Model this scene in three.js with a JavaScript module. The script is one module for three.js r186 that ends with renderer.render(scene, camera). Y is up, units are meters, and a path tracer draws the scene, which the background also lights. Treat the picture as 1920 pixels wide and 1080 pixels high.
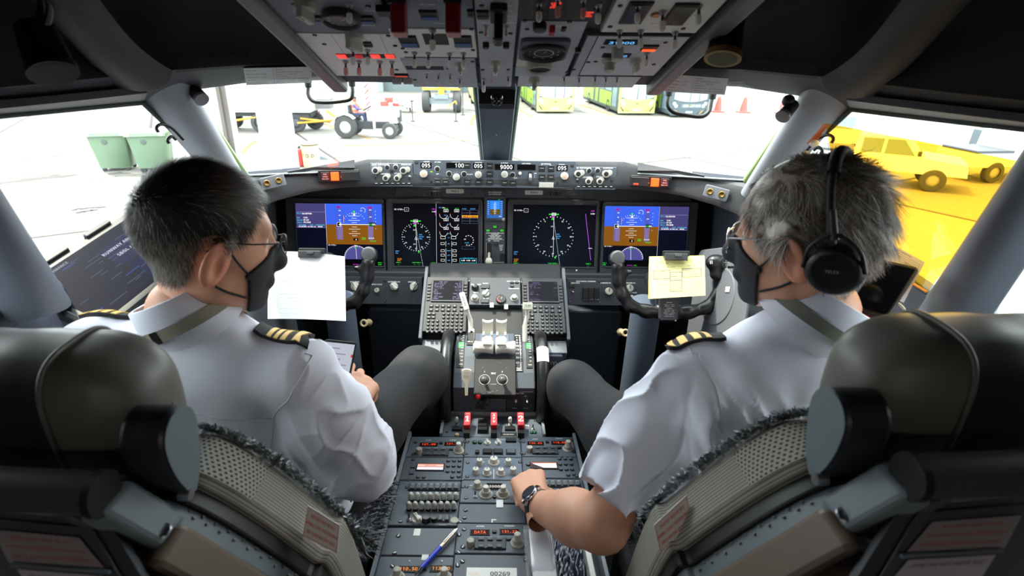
import * as THREE from 'three';
import { mergeGeometries, mergeVertices } from 'three/addons/utils/BufferGeometryUtils.js';
import { RectAreaLightUniformsLib } from 'three/addons/lights/RectAreaLightUniformsLib.js';
import { createNoise3D } from 'simplex-noise';

// ---------------------------------------------------------------- camera, sky, sun, exposure
const scene = new THREE.Scene();
const PITCH = Math.atan(0.455), ROLL = 0.010, FOCAL = 1000, EYE = new THREE.Vector3(0, 1.66, 0);
const camera = new THREE.PerspectiveCamera(2 * Math.atan(540 / FOCAL) * 180 / Math.PI, 16 / 9, 0.02, 400);
camera.position.copy(EYE);
camera.rotation.set(-PITCH, 0, 0);
camera.rotateZ(ROLL);
camera.setViewOffset(1920, 1080, 32, 0, 1920, 1080);
camera.focus = 1.75;
camera.userData.fStop = 4.5;

const renderer = new THREE.WebGLRenderer();
renderer.toneMapping = THREE.LinearToneMapping;
renderer.toneMappingExposure = 3.5;
renderer.shadowMap.enabled = true;
RectAreaLightUniformsLib.init();

scene.background = new THREE.Color(0.93, 0.97, 1.0);      // an even bright haze
scene.backgroundIntensity = 2.4;
const sun = new THREE.DirectionalLight(0xfff4e2, 2.6);
sun.position.set(-14, 34, -20);
sun.target.position.set(0, -2, -14);
sun.castShadow = true;
sun.shadow.radius = 7;
Object.assign(sun.shadow.camera, { left: -40, right: 40, top: 40, bottom: -40, near: 1, far: 120 });
scene.add(sun, sun.target);

// ---------------------------------------------------------------- helpers
const V = (x, y, z) => new THREE.Vector3(x, y, z);
const PI = Math.PI, clamp = (x, a, b) => Math.min(b, Math.max(a, x)), lerp = (a, b, t) => a + (b - a) * t;
const smooth = (a, b, x) => { const t = clamp((x - a) / (b - a), 0, 1); return t * t * (3 - 2 * t); };
function rng(seed) { let s = seed | 0; return () => { s = (s + 0x6d2b79f5) | 0; let t = Math.imul(s ^ (s >>> 15), 1 | s); t = (t + Math.imul(t ^ (t >>> 7), 61 | t)) ^ t; return ((t ^ (t >>> 14)) >>> 0) / 4294967296; }; }
const noise3 = createNoise3D(rng(11));
// surveyed sight lines: a point seen at (px, py) of the photograph, so many metres ahead of the lens
const SP = Math.sin(PITCH), CP = Math.cos(PITCH);
function sight(px, py) {
  const dx = px - 928, dy = py - 540, x = dx * Math.cos(ROLL) + dy * Math.sin(ROLL), y = -dx * Math.sin(ROLL) + dy * Math.cos(ROLL);
  const X = x / FOCAL, Y = y / FOCAL;
  return V(X, -(SP + Y * CP), -(CP - Y * SP));
}
const at = (px, py, d) => sight(px, py).multiplyScalar(d).add(EYE);
const GROUND = -2.84;
const onGround = (px, py, h = 0) => { const s = sight(px, py); return s.multiplyScalar((GROUND + h - EYE.y) / s.y).add(EYE); };

const names = {};
function numbered(n) { const k = names[n] = (names[n] ?? -1) + 1; return k ? n + '_' + String(k).padStart(3, '0') : n; }
const std = (color, roughness = 0.6, metalness = 0, more = {}) => new THREE.MeshStandardMaterial({ color, roughness, metalness, ...more });
const phys = (color, roughness, more = {}) => new THREE.MeshPhysicalMaterial({ color, roughness, ...more });
function mesh(name, geo, m, parent) {
  const o = new THREE.Mesh(geo, m);
  o.castShadow = o.receiveShadow = true;
  o.name = parent ? name : numbered(name);
  (parent || scene).add(o);
  return o;
}
function tag(o, label, category, group) { o.userData.label = label; o.userData.category = category; if (group) o.userData.group = group; return o; }
function thing(name, label, category, pos, group) {
  const o = new THREE.Group();
  o.name = numbered(name);
  if (pos) o.position.copy(pos);
  scene.add(o);
  return tag(o, label, category, group);
}
function struct(o, label, category) { o.userData.kind = 'structure'; return label ? tag(o, label, category) : o; }
// puts geometry given in world coordinates under a group that stands elsewhere
function local(geo, g) { g.updateMatrixWorld(true); return geo.clone().applyMatrix4(g.matrixWorld.clone().invert()); }

// ---- geometry
function geoFrom(pos, idx, uv) {
  const g = new THREE.BufferGeometry();
  g.setAttribute('position', new THREE.Float32BufferAttribute(pos, 3));
  if (uv) g.setAttribute('uv', new THREE.Float32BufferAttribute(uv, 2));
  if (idx) g.setIndex(idx);
  g.computeVertexNormals();
  return g;
}
const cache = {};
const once = (key, make) => cache[key] ?? (cache[key] = make());
// a key or box standing on z = 0, its front edges chamfered
function chamfer(w, h, d, c = 0.001) {
  return once(['ch', w.toFixed(5), h.toFixed(5), d.toFixed(5), c].join(), () => {
    const ring = (x, y, z) => [[-x, -y, z], [x, -y, z], [x, y, z], [-x, y, z]];
    const rs = [ring(w / 2, h / 2, 0), ring(w / 2, h / 2, d - c), ring(w / 2 - c, h / 2 - c, d)], p = [];
    const tri = (...t) => t.forEach((v) => p.push(...v));
    for (let k = 0; k < 2; k++) for (let i = 0; i < 4; i++) { const j = (i + 1) % 4; tri(rs[k][i], rs[k][j], rs[k + 1][j]); tri(rs[k][i], rs[k + 1][j], rs[k + 1][i]); }
    tri(rs[2][0], rs[2][1], rs[2][2]); tri(rs[2][0], rs[2][2], rs[2][3]);
    return geoFrom(p);
  });
}
function roundRect(w, h, r) {
  const s = new THREE.Shape(), x = w / 2, y = h / 2;
  s.moveTo(-x + r, -y); s.lineTo(x - r, -y); s.absarc(x - r, -y + r, r, -PI / 2, 0); s.lineTo(x, y - r); s.absarc(x - r, y - r, r, 0, PI / 2);
  s.lineTo(-x + r, y); s.absarc(-x + r, y - r, r, PI / 2, PI); s.lineTo(-x, -y + r); s.absarc(-x + r, -y + r, r, PI, PI * 1.5);
  return s;
}
function slab(shape, depth, bevel = 0.002, steps = 6) {
  return new THREE.ExtrudeGeometry(shape, { depth: Math.max(depth - 2 * bevel, 1e-4), bevelEnabled: bevel > 0, bevelThickness: bevel, bevelSize: bevel, bevelOffset: -bevel, bevelSegments: 2, curveSegments: steps }).translate(0, 0, bevel);
}
const rslab = (w, h, d, r = 0.006, bevel = 0.002) => once(['rs', w.toFixed(4), h.toFixed(4), d.toFixed(4), r, bevel].join(), () => slab(roundRect(w, h, Math.min(r, w / 2.01, h / 2.01)), d, bevel, 5));
// lathe about z, profile [[radius, z], ...]
const turned = (prof, seg = 20) => new THREE.LatheGeometry(prof.map(([r, z]) => new THREE.Vector2(Math.max(r, 0), z)), seg).rotateX(PI / 2);
const rod = (a, b, r, r2 = r, seg = 10) => {
  const d = b.clone().sub(a), g = new THREE.CylinderGeometry(r2, r, d.length(), seg);
  g.applyQuaternion(new THREE.Quaternion().setFromUnitVectors(V(0, 1, 0), d.clone().normalize()));
  return g.translate(...a.clone().add(b).multiplyScalar(0.5).toArray());
};
const tube = (pts, r, seg = 24, rad = 8, closed = false) => new THREE.TubeGeometry(new THREE.CatmullRomCurve3(pts, closed, 'centripetal'), seg, r, rad, closed);
const box = (w, h, d, x = 0, y = 0, z = 0) => new THREE.BoxGeometry(w, h, d).translate(x, y, z);
function merge(list) {
  return mergeGeometries(list.map((g) => {
    const q = g.index ? g.toNonIndexed() : g.clone();
    for (const k of Object.keys(q.attributes)) if (!['position', 'normal'].includes(k)) q.deleteAttribute(k);
    return q;
  }));
}
// surface through rows of points; thick > 0 gives it a back
function sheet(rows, thick = 0, closeUV = false) {
  const m = rows.length, n = rows[0].length, pos = [], uv = [], idx = [];
  for (let i = 0; i < m; i++) for (let j = 0; j < n; j++) { pos.push(...rows[i][j].toArray()); uv.push(j / (n - 1), 1 - i / (m - 1)); }
  for (let i = 0; i < m - 1; i++) for (let j = 0; j < n - 1; j++) { const a = i * n + j; idx.push(a, a + n, a + 1, a + 1, a + n, a + n + 1); }
  const g = geoFrom(pos, idx, uv);
  if (!thick) return g;
  const N = g.attributes.normal, P2 = [];
  for (let i = 0; i < m * n; i++) P2.push(pos[i * 3] - N.getX(i) * thick, pos[i * 3 + 1] - N.getY(i) * thick, pos[i * 3 + 2] - N.getZ(i) * thick);
  const all = pos.concat(P2), k = m * n, id2 = idx.slice();
  for (let t = 0; t < idx.length; t += 3) id2.push(idx[t] + k, idx[t + 2] + k, idx[t + 1] + k);
  const rim = [];
  for (let j = 0; j < n; j++) rim.push(j);
  for (let i = 1; i < m; i++) rim.push(i * n + n - 1);
  for (let j = n - 2; j >= 0; j--) rim.push((m - 1) * n + j);
  for (let i = m - 2; i > 0; i--) rim.push(i * n);
  const g2 = geoFrom(all, id2, uv.concat(uv));
  const rp = [], L = rim.length, gp = (q) => all.slice(q * 3, q * 3 + 3);
  for (let i = 0; i < L; i++) { const a = rim[i], b = rim[(i + 1) % L]; rp.push(...gp(a), ...gp(b), ...gp(b + k), ...gp(a), ...gp(b + k), ...gp(a + k)); }
  const side = geoFrom(rp, null, new Array(rp.length / 3 * 2).fill(0.5));
  return mergeGeometries([g2.toNonIndexed(), side]);
}
const rowsBetween = (A, B, n, bulge) => { const out = []; for (let i = 0; i <= n; i++) out.push(A.map((a, j) => { const p = a.clone().lerp(B[j], i / n); if (bulge) p.add(bulge(i / n, j)); return p; })); return out; };
const mirrorGeo = (g) => {
  const q = g.clone().scale(-1, 1, 1);
  if (q.index) { const a = q.index.array; for (let i = 0; i < a.length; i += 3) { const t = a[i]; a[i] = a[i + 1]; a[i + 1] = t; } return q; }
  for (const k of Object.keys(q.attributes)) {
    const s = q.attributes[k].itemSize, a = q.attributes[k].array;
    for (let i = 0; i < a.length; i += 3 * s) for (let c = 0; c < s; c++) { const t = a[i + c]; a[i + c] = a[i + s + c]; a[i + s + c] = t; }
  }
  return q;
};

// ---- textures
function canvas(w, h, draw) {
  const c = document.createElement('canvas'); c.width = w; c.height = h;
  draw(c.getContext('2d'), w, h);
  const t = new THREE.CanvasTexture(c);
  t.colorSpace = THREE.SRGBColorSpace; t.magFilter = THREE.LinearFilter; t.anisotropy = 8;
  return t;
}
function dataTex(n, f, srgb = false) {
  const d = new Uint8Array(n * n * 4);
  for (let y = 0; y < n; y++) for (let x = 0; x < n; x++) { const v = f(x / n, y / n), i = (y * n + x) * 4; for (let c = 0; c < 3; c++) d[i + c] = clamp(Array.isArray(v) ? v[c] : v, 0, 1) * 255; d[i + 3] = 255; }
  const t = new THREE.DataTexture(d, n, n);
  t.wrapS = t.wrapT = THREE.RepeatWrapping; t.magFilter = THREE.LinearFilter; t.needsUpdate = true;
  if (srgb) t.colorSpace = THREE.SRGBColorSpace;
  return t;
}
const text = (c, s, x, y, size, color = '#fff', align = 'center', font = 'sans-serif', bold = true) => { c.font = (bold ? 'bold ' : '') + size + 'px ' + font; c.fillStyle = color; c.textAlign = align; c.textBaseline = 'middle'; c.fillText(s, x, y); };

const screenMat = (t, glow) => phys(0x06070a, 0.3, { specularIntensity: 0.12, emissive: 0xffffff, emissiveMap: t, emissiveIntensity: glow });   // coated glass
// ---- instrument panels: a plane with its own axes; u to the right, v up the panel, n out of it
class Plane {
  constructor(o, e2) { this.o = o; this.e1 = V(1, 0, 0); this.e2 = e2.clone().normalize(); this.n = this.e1.clone().cross(this.e2); this.q = new THREE.Quaternion().setFromRotationMatrix(new THREE.Matrix4().makeBasis(this.e1, this.e2, this.n)); }
  uv(px, py, lift = 0) { const s = sight(px, py), o = this.o.clone().addScaledVector(this.n, lift), t = o.clone().sub(EYE).dot(this.n) / s.dot(this.n), p = EYE.clone().addScaledVector(s, t).sub(this.o); return [p.dot(this.e1), p.dot(this.e2)]; }
  w(u, v, h = 0) { return this.o.clone().addScaledVector(this.e1, u).addScaledVector(this.e2, v).addScaledVector(this.n, h); }
}
const M = {};     // shared materials, filled below
// one panel unit: a plate with printed legends; c.L(px, py) finds a place on it
function unit(pl, name, label, category, rect, o = {}) {
  const [u0, v0, u1, v1] = rect, w = u1 - u0, h = v1 - v0, uc = (u0 + u1) / 2, vc = (v0 + v1) / 2, lift = o.lift ?? 0.004, depth = o.depth ?? 0.02;
  const g = thing(name, label, category, pl.w(uc, vc, 0), o.group);
  g.quaternion.copy(pl.q);
  const body = mesh('body', o.body ?? chamfer(w, h, depth, Math.min(0.0015, depth / 3)), o.mat ?? M.panel, g);
  body.position.z = lift - depth;
  const c = { g, pl, w, h, lift, L: (px, py) => { const [u, v] = pl.uv(px, py, lift); return [u - uc, v - vc]; } };
  if (o.print) {
    const res = o.res ?? 2600, W = Math.round(w * res), H = Math.round(h * res);
    const t = canvas(W, H, (k) => {
      k.fillStyle = o.ground ?? '#5c636c'; k.fillRect(0, 0, W, H);
      const X = (x) => (x + w / 2) * res, Y = (y) => (h / 2 - y) * res, at2 = (px, py) => { const [x, y] = c.L(px, py); return [X(x), Y(y)]; };
      o.print({ k, W, H, res, X, Y, at: at2,
        t: (px, py, s, size = 0.0035, col = '#e8e8e2', al = 'center') => text(k, s, ...at2(px, py), size * res, col, al),
        rect: (px0, py0, px1, py1, col) => { const a = at2(px0, py0), b = at2(px1, py1); k.fillStyle = col; k.fillRect(Math.min(a[0], b[0]), Math.min(a[1], b[1]), Math.abs(b[0] - a[0]), Math.abs(b[1] - a[1])); },
        ring: (px, py, r, col = '#ddd', lw = 0.0006) => { k.strokeStyle = col; k.lineWidth = lw * res; k.beginPath(); k.arc(...at2(px, py), r * res, 0, 7); k.stroke(); },
        line: (px0, py0, px1, py1, col = '#ddd', lw = 0.0006) => { k.strokeStyle = col; k.lineWidth = lw * res; k.beginPath(); k.moveTo(...at2(px0, py0)); k.lineTo(...at2(px1, py1)); k.stroke(); } });
    });
    const ins = o.inset ?? 0.0016;
    const f = mesh('face', new THREE.PlaneGeometry(w - 2 * ins, h - 2 * ins), std(0xffffff, o.rough ?? 0.55, 0, { map: t }), g);
    f.position.z = lift + 0.0003;
  }
  return c;
}
function put(c, name, geo, m, px, py, z = 0) { const [x, y] = c.L(px, py), o = mesh(name, geo, m, c.g); o.position.set(x, y, c.lift + z); return o; }
// controls
function knob(c, px, py, r = 0.009, h = 0.014, m = M.knob, o = {}) {
  const k = put(c, o.name ?? 'knob', once(['kn', r, h, o.skirt ? 1 : 0].join(), () => turned(o.skirt ? [[r * 1.45, 0], [r * 1.45, h * 0.18], [r * 1.3, h * 0.28], [r, h * 0.34], [r * 0.94, h * 0.93], [r * 0.84, h], [0, h]] : [[r, 0], [r * 0.95, h * 0.9], [r * 0.85, h], [0, h]], 22)), m, px, py);
  if (o.cap) { const t = mesh('knob_cap', once('cap' + r, () => turned([[r * 0.62, 0], [r * 0.6, 0.0012], [0, 0.0014]], 16)), o.cap, k); t.position.z = h; }
  if (o.mark) { const t = mesh('pointer', once('mk' + r + h, () => box(r * 0.22, r * 0.95, 0.0006)), o.mark, k); t.position.set(0, r * 0.42, h); k.rotation.z = o.turn ?? 0; }
  return k;
}
function stackKnob(c, px, py, r = 0.011, h = 0.012, r2 = 0.0065, h2 = 0.012) {
  const a = knob(c, px, py, r, h, M.knob, { skirt: true });
  const b = mesh('inner_knob', once('ik' + r2 + h2, () => turned([[r2, 0], [r2 * 0.95, h2 * 0.9], [r2 * 0.8, h2], [0, h2]], 18)), M.knobLight, a);
  b.position.z = h;
  return a;
}
function selector(c, px, py, r = 0.011, turn = 0, h = 0.016, m = M.knobLight) {
  const k = put(c, 'selector_knob', once('sel' + r + h, () => merge([turned([[r * 1.15, 0], [r * 1.1, h * 0.3], [r, h * 0.4], [0, h * 0.4]], 20), chamfer(r * 0.72, r * 2.2, h, 0.0012)])), m, px, py);
  mesh('pointer', once('pt' + r, () => box(r * 0.14, r * 0.9, 0.0006)), M.ink, k).position.set(0, r * 0.6, h);
  k.rotation.z = turn;
  return k;
}
function toggle(c, px, py, o = {}) {
  const s = o.s ?? 1, k = put(c, 'toggle_switch', once('tgb' + s, () => merge([turned([[0.0062 * s, 0], [0.0062 * s, 0.002 * s], [0.0045 * s, 0.003 * s], [0, 0.003 * s]], 6), turned([[0.0042 * s, 0.003 * s], [0.0038 * s, 0.0055 * s], [0, 0.0055 * s]], 14)])), M.steel, px, py);
  const l = mesh('lever', once('tgl' + s + (o.bare ? 'b' : ''), () => turned(o.bare ? [[0.0012 * s, 0.004 * s], [0.0021 * s, 0.014 * s], [0.0024 * s, 0.017 * s], [0.0016 * s, 0.0185 * s], [0, 0.019 * s]] : [[0.0018 * s, 0.004 * s], [0.0026 * s, 0.014 * s], [0, 0.014 * s]], 12)), o.lever ?? M.leverDark, k);
  l.rotation.x = o.tilt ?? 0;
  if (!o.bare) mesh('tip', once('tgt' + s, () => turned([[0.0026 * s, 0.0135 * s], [0.0042 * s, 0.0145 * s], [0.0046 * s, 0.023 * s], [0.0036 * s, 0.027 * s], [0.0015 * s, 0.0285 * s], [0, 0.0287 * s]], 14)), o.tip ?? M.tip, l);
  return k;
}
function button(c, px, py, w, h, m = M.btn, d = 0.004, name = 'button') { return put(c, name, chamfer(w, h, d, 0.0009), m, px, py); }
function screw(c, px, py, r = 0.0045) {
  const k = put(c, 'fastener', once('scr' + r, () => merge([turned([[r, 0], [r, 0.0012], [r * 0.8, 0.002], [0, 0.002]], 12)])), M.dark, px, py);
  mesh('slot', once('scs' + r, () => box(r * 1.3, r * 0.24, 0.0004)), M.steel, k).position.z = 0.0021;
  k.rotation.z = ((px * 7 + py * 3) % 10) * 0.3;
  return k;
}
// lit readout
function readout(c, px, py, w, h, s, col, o = {}) {
  const W = 256, H = Math.max(32, Math.round(256 * h / w));
  const t = canvas(W, H, (k) => { k.fillStyle = o.bg ?? '#050505'; k.fillRect(0, 0, W, H); if (s) text(k, s, o.al === 'right' ? W * 0.93 : W / 2, H * 0.53, Math.min(H * (o.size ?? 0.8), W / s.length * 1.45), col, o.al ?? 'center', 'monospace'); });
  const k = put(c, 'display', chamfer(w + 0.003, h + 0.003, 0.002, 0.0006), M.black, px, py);
  const f = mesh('screen', new THREE.PlaneGeometry(w, h), screenMat(t, o.glow ?? 0.38), k);
  f.position.z = 0.0022;
  return k;
}
Object.assign(M, {
  panel: std(0x4d545e, 0.5), panelDark: std(0x2f343b, 0.55), panelLight: std(0x9a9a98, 0.55), trim: std(0x33353b, 0.6), liner: std(0x2b2c31, 0.75), linerDark: std(0x17181c, 0.85),
  bezel: std(0x35363b, 0.5), black: std(0x0b0b0c, 0.45), dark: std(0x1a1b1e, 0.5), ink: std(0x151515, 0.6), white: std(0xdcdcd6, 0.5), knob: std(0xa5a298, 0.5), knobLight: std(0xc3c1b8, 0.5), knobBlack: std(0x17171a, 0.4),
  steel: std(0x9a9aa0, 0.3, 0.9), leverDark: std(0x55565a, 0.35, 0.6), tip: phys(0xf0eeea, 0.7, { transmission: 0.45 }), tipRed: phys(0xe8bdb8, 0.7, { transmission: 0.45 }), btn: std(0x1d1e21, 0.4), btnGrey: std(0x4a5059, 0.5), red: std(0xb01421, 0.4), gold: std(0xcfa24a, 0.35, 0.3),
  side: std(0x6c7480, 0.55), sideDark: std(0x4b515b, 0.6), blueGrey: std(0x55606f, 0.5), cream: std(0xcbb48e, 0.5), chrome: std(0xcfd2d6, 0.12, 1), rubber: std(0x141416, 0.7), whitePaper: std(0xf0f0f2, 0.75), aluminium: std(0xb9bcc0, 0.35, 0.8),
});
// ---------------------------------------------------------------- the flight deck itself
const P = (a) => V(a[0], a[1], a[2]), PL = (list) => list.map(P);
const flip = (list) => list.map((p) => V(-p.x, p.y, p.z));
const WIN = { // left hand side; the right is its mirror
  w1: PL([[-0.05, 1.602, -1.345], [-0.70, 1.590, -1.245], [-0.745, 1.305, -1.558], [-0.05, 1.245, -2.03]]),
  w2: PL([[-0.745, 1.545, -1.18], [-0.852, 1.548, -0.83], [-0.828, 1.235, -0.90], [-0.775, 1.31, -1.50]]),
  w3: PL([[-0.855, 1.53, -0.775], [-0.875, 1.50, -0.42], [-0.865, 1.27, -0.42], [-0.825, 1.246, -0.80]]),
};
const glass = phys(0xf4fbf8, 0.0, { transmission: 1, thickness: 0, ior: 1.45, specularIntensity: 0.5 });
M.post = std(0x868b93, 0.45); M.primer = std(0x7f9a62, 0.55); M.seal = std(0x33403d, 0.7);
const carpet = dataTex(128, (x, y) => 0.5 + 0.5 * noise3(x * 40, y * 40, 3));
struct(mesh('floor', box(3.0, 0.06, 4.6, 0, -0.03, 0.1), std(0x1c1d21, 0.95, 0, { bumpMap: carpet, bumpScale: 0.002 })), 'dark flight deck floor under the seats', 'floor');
function quadPane(q) { return geoFrom([q[0], q[1], q[2], q[3]].flatMap((p) => p.toArray()), [0, 1, 2, 0, 2, 3]); }
let wn = 0;
for (const s of [1, -1]) for (const k of ['w1', 'w2', 'w3']) {
  const q = s > 0 ? WIN[k] : flip(WIN[k]).reverse();
  const g = thing('window_' + (++wn), (s > 0 ? 'left' : 'right') + ({ w1: ' windshield pane beside the centre post', w2: ' large side window of the flight deck', w3: ' small rear side window behind the seat' })[k], 'window', q[3]);
  struct(g);
  mesh('pane', local(quadPane(q), g), glass, g);
  // rubber edge all round the pane
  const c = q[0].clone().add(q[1]).add(q[2]).add(q[3]).multiplyScalar(0.25), rim = [];
  for (let i = 0; i < 4; i++) rim.push(rod(q[i].clone().lerp(c, 0.004), q[(i + 1) % 4].clone().lerp(c, 0.004), k === 'w1' ? 0.003 : 0.006, k === 'w1' ? 0.003 : 0.006, 6));
  const outer = s > 0 ? 1 : 1;
  mesh('seal', local(merge(k === 'w1' ? rim.filter((_, i) => i !== outer) : rim), g), k === 'w1' ? std(0x99a3a5, 0.5) : M.seal, g);
  if (k === 'w1') mesh('green_edge', local(merge([rod(q[1].clone().lerp(q[0], 0.012), q[2].clone().lerp(q[3], 0.012), 0.010, 0.010, 6)]), g), M.primer, g);
}
// walls below the windows
const sillL = PL([[-0.80, 1.2, -2.18], [-0.795, 1.31, -1.56], [-0.775, 1.31, -1.50], [-0.80, 1.275, -1.2], [-0.828, 1.235, -0.90], [-0.827, 1.244, -0.82], [-0.845, 1.26, -0.6], [-0.865, 1.27, -0.42], [-0.89, 1.27, 0.3], [-0.89, 1.27, 1.0]]);
const lowL = sillL.map((p) => V(p.x + (p.z < -1.3 ? 0.02 : 0.0), 0, p.z)), midL = sillL.map((p) => V(p.x - 0.04 + (p.z < -1.3 ? 0.04 : 0), 0.85, p.z));
const headL = PL([[0, 1.582, -1.385], [-0.30, 1.584, -1.36], [-0.56, 1.578, -1.315], [-0.70, 1.56, -1.265], [-0.745, 1.545, -1.18], [-0.80, 1.546, -1.0], [-0.855, 1.548, -0.82], [-0.865, 1.52, -0.6], [-0.875, 1.50, -0.42], [-0.89, 1.5, 0.3], [-0.89, 1.5, 1.0]]);
const lipL = PL([[0, 1.62, -1.19], [-0.30, 1.622, -1.19], [-0.5, 1.620, -1.17], [-0.61, 1.612, -1.09], [-0.655, 1.606, -1.02], [-0.70, 1.60, -0.90], [-0.76, 1.594, -0.76], [-0.78, 1.58, -0.55], [-0.79, 1.57, -0.3], [-0.80, 1.57, 0.3], [-0.80, 1.57, 1.0]]);
const upL = lipL.map((p) => V(p.x * 1.04, 1.78, p.z - (p.z < -0.5 ? 0.02 : 0))), crownL = lipL.map((p, i) => V(p.x * 0.55, i < 3 ? 1.80 : 1.96, p.z + (p.z < -0.9 ? 0.25 : 0))), topL = lipL.map((p, i) => V(0, i < 3 ? 1.85 : 2.02, p.z + (p.z < -0.9 ? 0.3 : 0)));
const side = { wall: std(0x6f7682, 0.6), dark: std(0x454a54, 0.65) };
for (const s of [1, -1]) {
  const word = s > 0 ? 'left' : 'right', f = (g) => (s > 0 ? g : mirrorGeo(g));
  struct(mesh('wall_' + word, f(sheet([sillL, midL, lowL].reverse().map((r) => r), 0.03)), side.dark), 'grey ' + word + ' side wall under the side windows', 'wall');
  // posts between windows: outer, middle; and the wall behind the small window
  const post = (A, B, m, name) => f(sheet([A, B], 0.035));
  const g = thing('trim_' + (s > 0 ? 1 : 2), word + ' window posts, grey padded metal between the panes', 'window post', V(s * -0.8, 1.3, -1.1)); struct(g);
  const w1 = WIN.w1, w2 = WIN.w2, w3 = WIN.w3, mid = (a, b, c, n) => { const out = []; for (let i = 0; i <= n; i++) { const t = i / n; out.push(a.clone().lerp(b, t).add(V(c * Math.sin(t * PI), 0, 0))); } return out; };
  const column = (a0, a1, b0, b1, bulge, n = 8, m = 8) => { // from edge a (bottom-top) to edge b, swelling into the cabin
    const rows = [], c = V(0, 1.4, -0.9);
    for (let i = 0; i <= m; i++) { const t = i / m, row = []; for (let j = 0; j <= n; j++) { const u = j / n, p = a0.clone().lerp(a1, u).lerp(b0.clone().lerp(b1, u), t); p.add(c.clone().sub(p).setY(0).normalize().multiplyScalar(bulge * Math.sin(t * PI) ** 0.6)); row.push(p); } rows.push(row); }
    return sheet(rows, 0.012);
  };
  mesh('front_post', local(f(column(w1[2].clone().add(V(0, -0.03, 0)), w1[1].clone().add(V(0.005, 0.04, 0.03)), w2[3].clone().add(V(0, -0.03, 0)), w2[0].clone().add(V(0, 0.05, 0.03)), 0.055)), g), M.post, g);
  mesh('rear_post', local(f(column(w2[2].clone().add(V(0, -0.02, 0)), w2[1].clone().add(V(-0.005, 0.02, 0)), w3[3].clone().add(V(0, -0.02, 0)), w3[0].clone().add(V(0, 0.03, 0)), 0.045)), g), std(0x6a7280, 0.45), g);
  mesh('side_strip', local(f(sheet([PL([[-0.875, 1.50, -0.42], [-0.89, 1.50, 1.0]]), PL([[-0.865, 1.27, -0.42], [-0.89, 1.27, 1.0]])], 0.03)), g), side.dark, g);
  const boss = thing('trim_' + (s > 0 ? 3 : 4), word + ' post foot, smooth grey moulding with two dark bolt holes', 'post foot', V(s * -0.825, 1.215, -0.845)); struct(boss);
  const bq = new THREE.Quaternion().setFromUnitVectors(V(0, 0, 1), V(s * 0.72, 0.42, 0.55).normalize());
  boss.quaternion.copy(bq);
  mesh('moulding', rslab(0.10, 0.14, 0.045, 0.03, 0.014), std(0x67707e, 0.4), boss).position.z = -0.035;
  mesh('bolt_plate', rslab(0.075, 0.026, 0.004, 0.012, 0.0015), std(0x7b8490, 0.4), boss).position.set(0, 0.045, 0.015);
  for (const x of [-0.018, 0.018]) mesh('bolt_hole', turned([[0.008, 0], [0.0065, 0.0012], [0, 0.0005]], 14), M.black, boss).position.set(x, 0.045, 0.0192);
  const front = mesh('trim_' + (s > 0 ? 6 : 7), f(sheet([PL([[0, 1.243, -2.03], [-0.05, 1.243, -2.03], [-0.4, 1.272, -1.79], [-0.745, 1.303, -1.558], [-0.80, 1.30, -1.53]]), PL([[0, 1.14, -2.16], [-0.05, 1.14, -2.16], [-0.4, 1.12, -2.16], [-0.80, 1.12, -2.16], [-0.84, 1.12, -2.16]])].map((r) => r.reverse()), 0.004)), M.linerDark);
  struct(front, 'dark sill sloping down outside the ' + word + ' windshield', 'sill');
  struct(mesh('wall_front_' + word, box(0.86, 1.16, 0.03, s * -0.42, 0.575, -2.175), M.linerDark), 'dark nose bulkhead behind the ' + word + ' instruments', 'wall');
  const roof = thing(s > 0 ? 'ceiling' : 'ceiling', 'dark padded ceiling liner with recess on the ' + word + ' of the overhead panel', 'ceiling', V(s * -0.5, 1.7, -0.6)); struct(roof);
  mesh('header_band', local(f(sheet([headL, lipL], 0.02)), roof), std(0x3a3c43, 0.65), roof);
  const rec = [lipL, lipL.map((p) => V(p.x * 1.008, p.y + 0.02, p.z - 0.004)), upL, crownL, topL];
  mesh('recess', local(f(sheet(rec, 0.02)), roof), M.liner, roof);
  const rib = (pts, w, h) => { const c = new THREE.CatmullRomCurve3(pts), rows = []; for (let i = 0; i <= 14; i++) { const t = i / 14, p = c.getPoint(t), d = c.getTangent(t), sd = d.clone().cross(V(0, 1, 0)).normalize(), row = []; for (let j = 0; j <= 6; j++) { const a = PI * (j / 6); row.push(p.clone().addScaledVector(sd, Math.cos(a) * w * (1 + 0.9 * Math.pow(1 - t, 4))).add(V(0, -Math.sin(a) * h, 0))); } rows.push(row); } return sheet(rows, 0.01); };
  mesh('rib', local(f(rib(PL([[-0.66, 1.615, -1.05], [-0.635, 1.66, -0.95], [-0.60, 1.72, -0.84], [-0.55, 1.80, -0.7]]), 0.028, 0.03)), roof), std(0x404248, 0.65), roof);
  const band = mesh('window_band', local(f(sheet([headL.slice(4, 9).map((p) => p.clone().add(V(0.004, 0.002, 0))), headL.slice(4, 9).map((p, i) => p.clone().lerp(lipL[i + 4], 0.62).add(V(0.02, -0.012, 0.0)))], 0.012)), roof), std(0x44474f, 0.6), roof);
}
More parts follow.
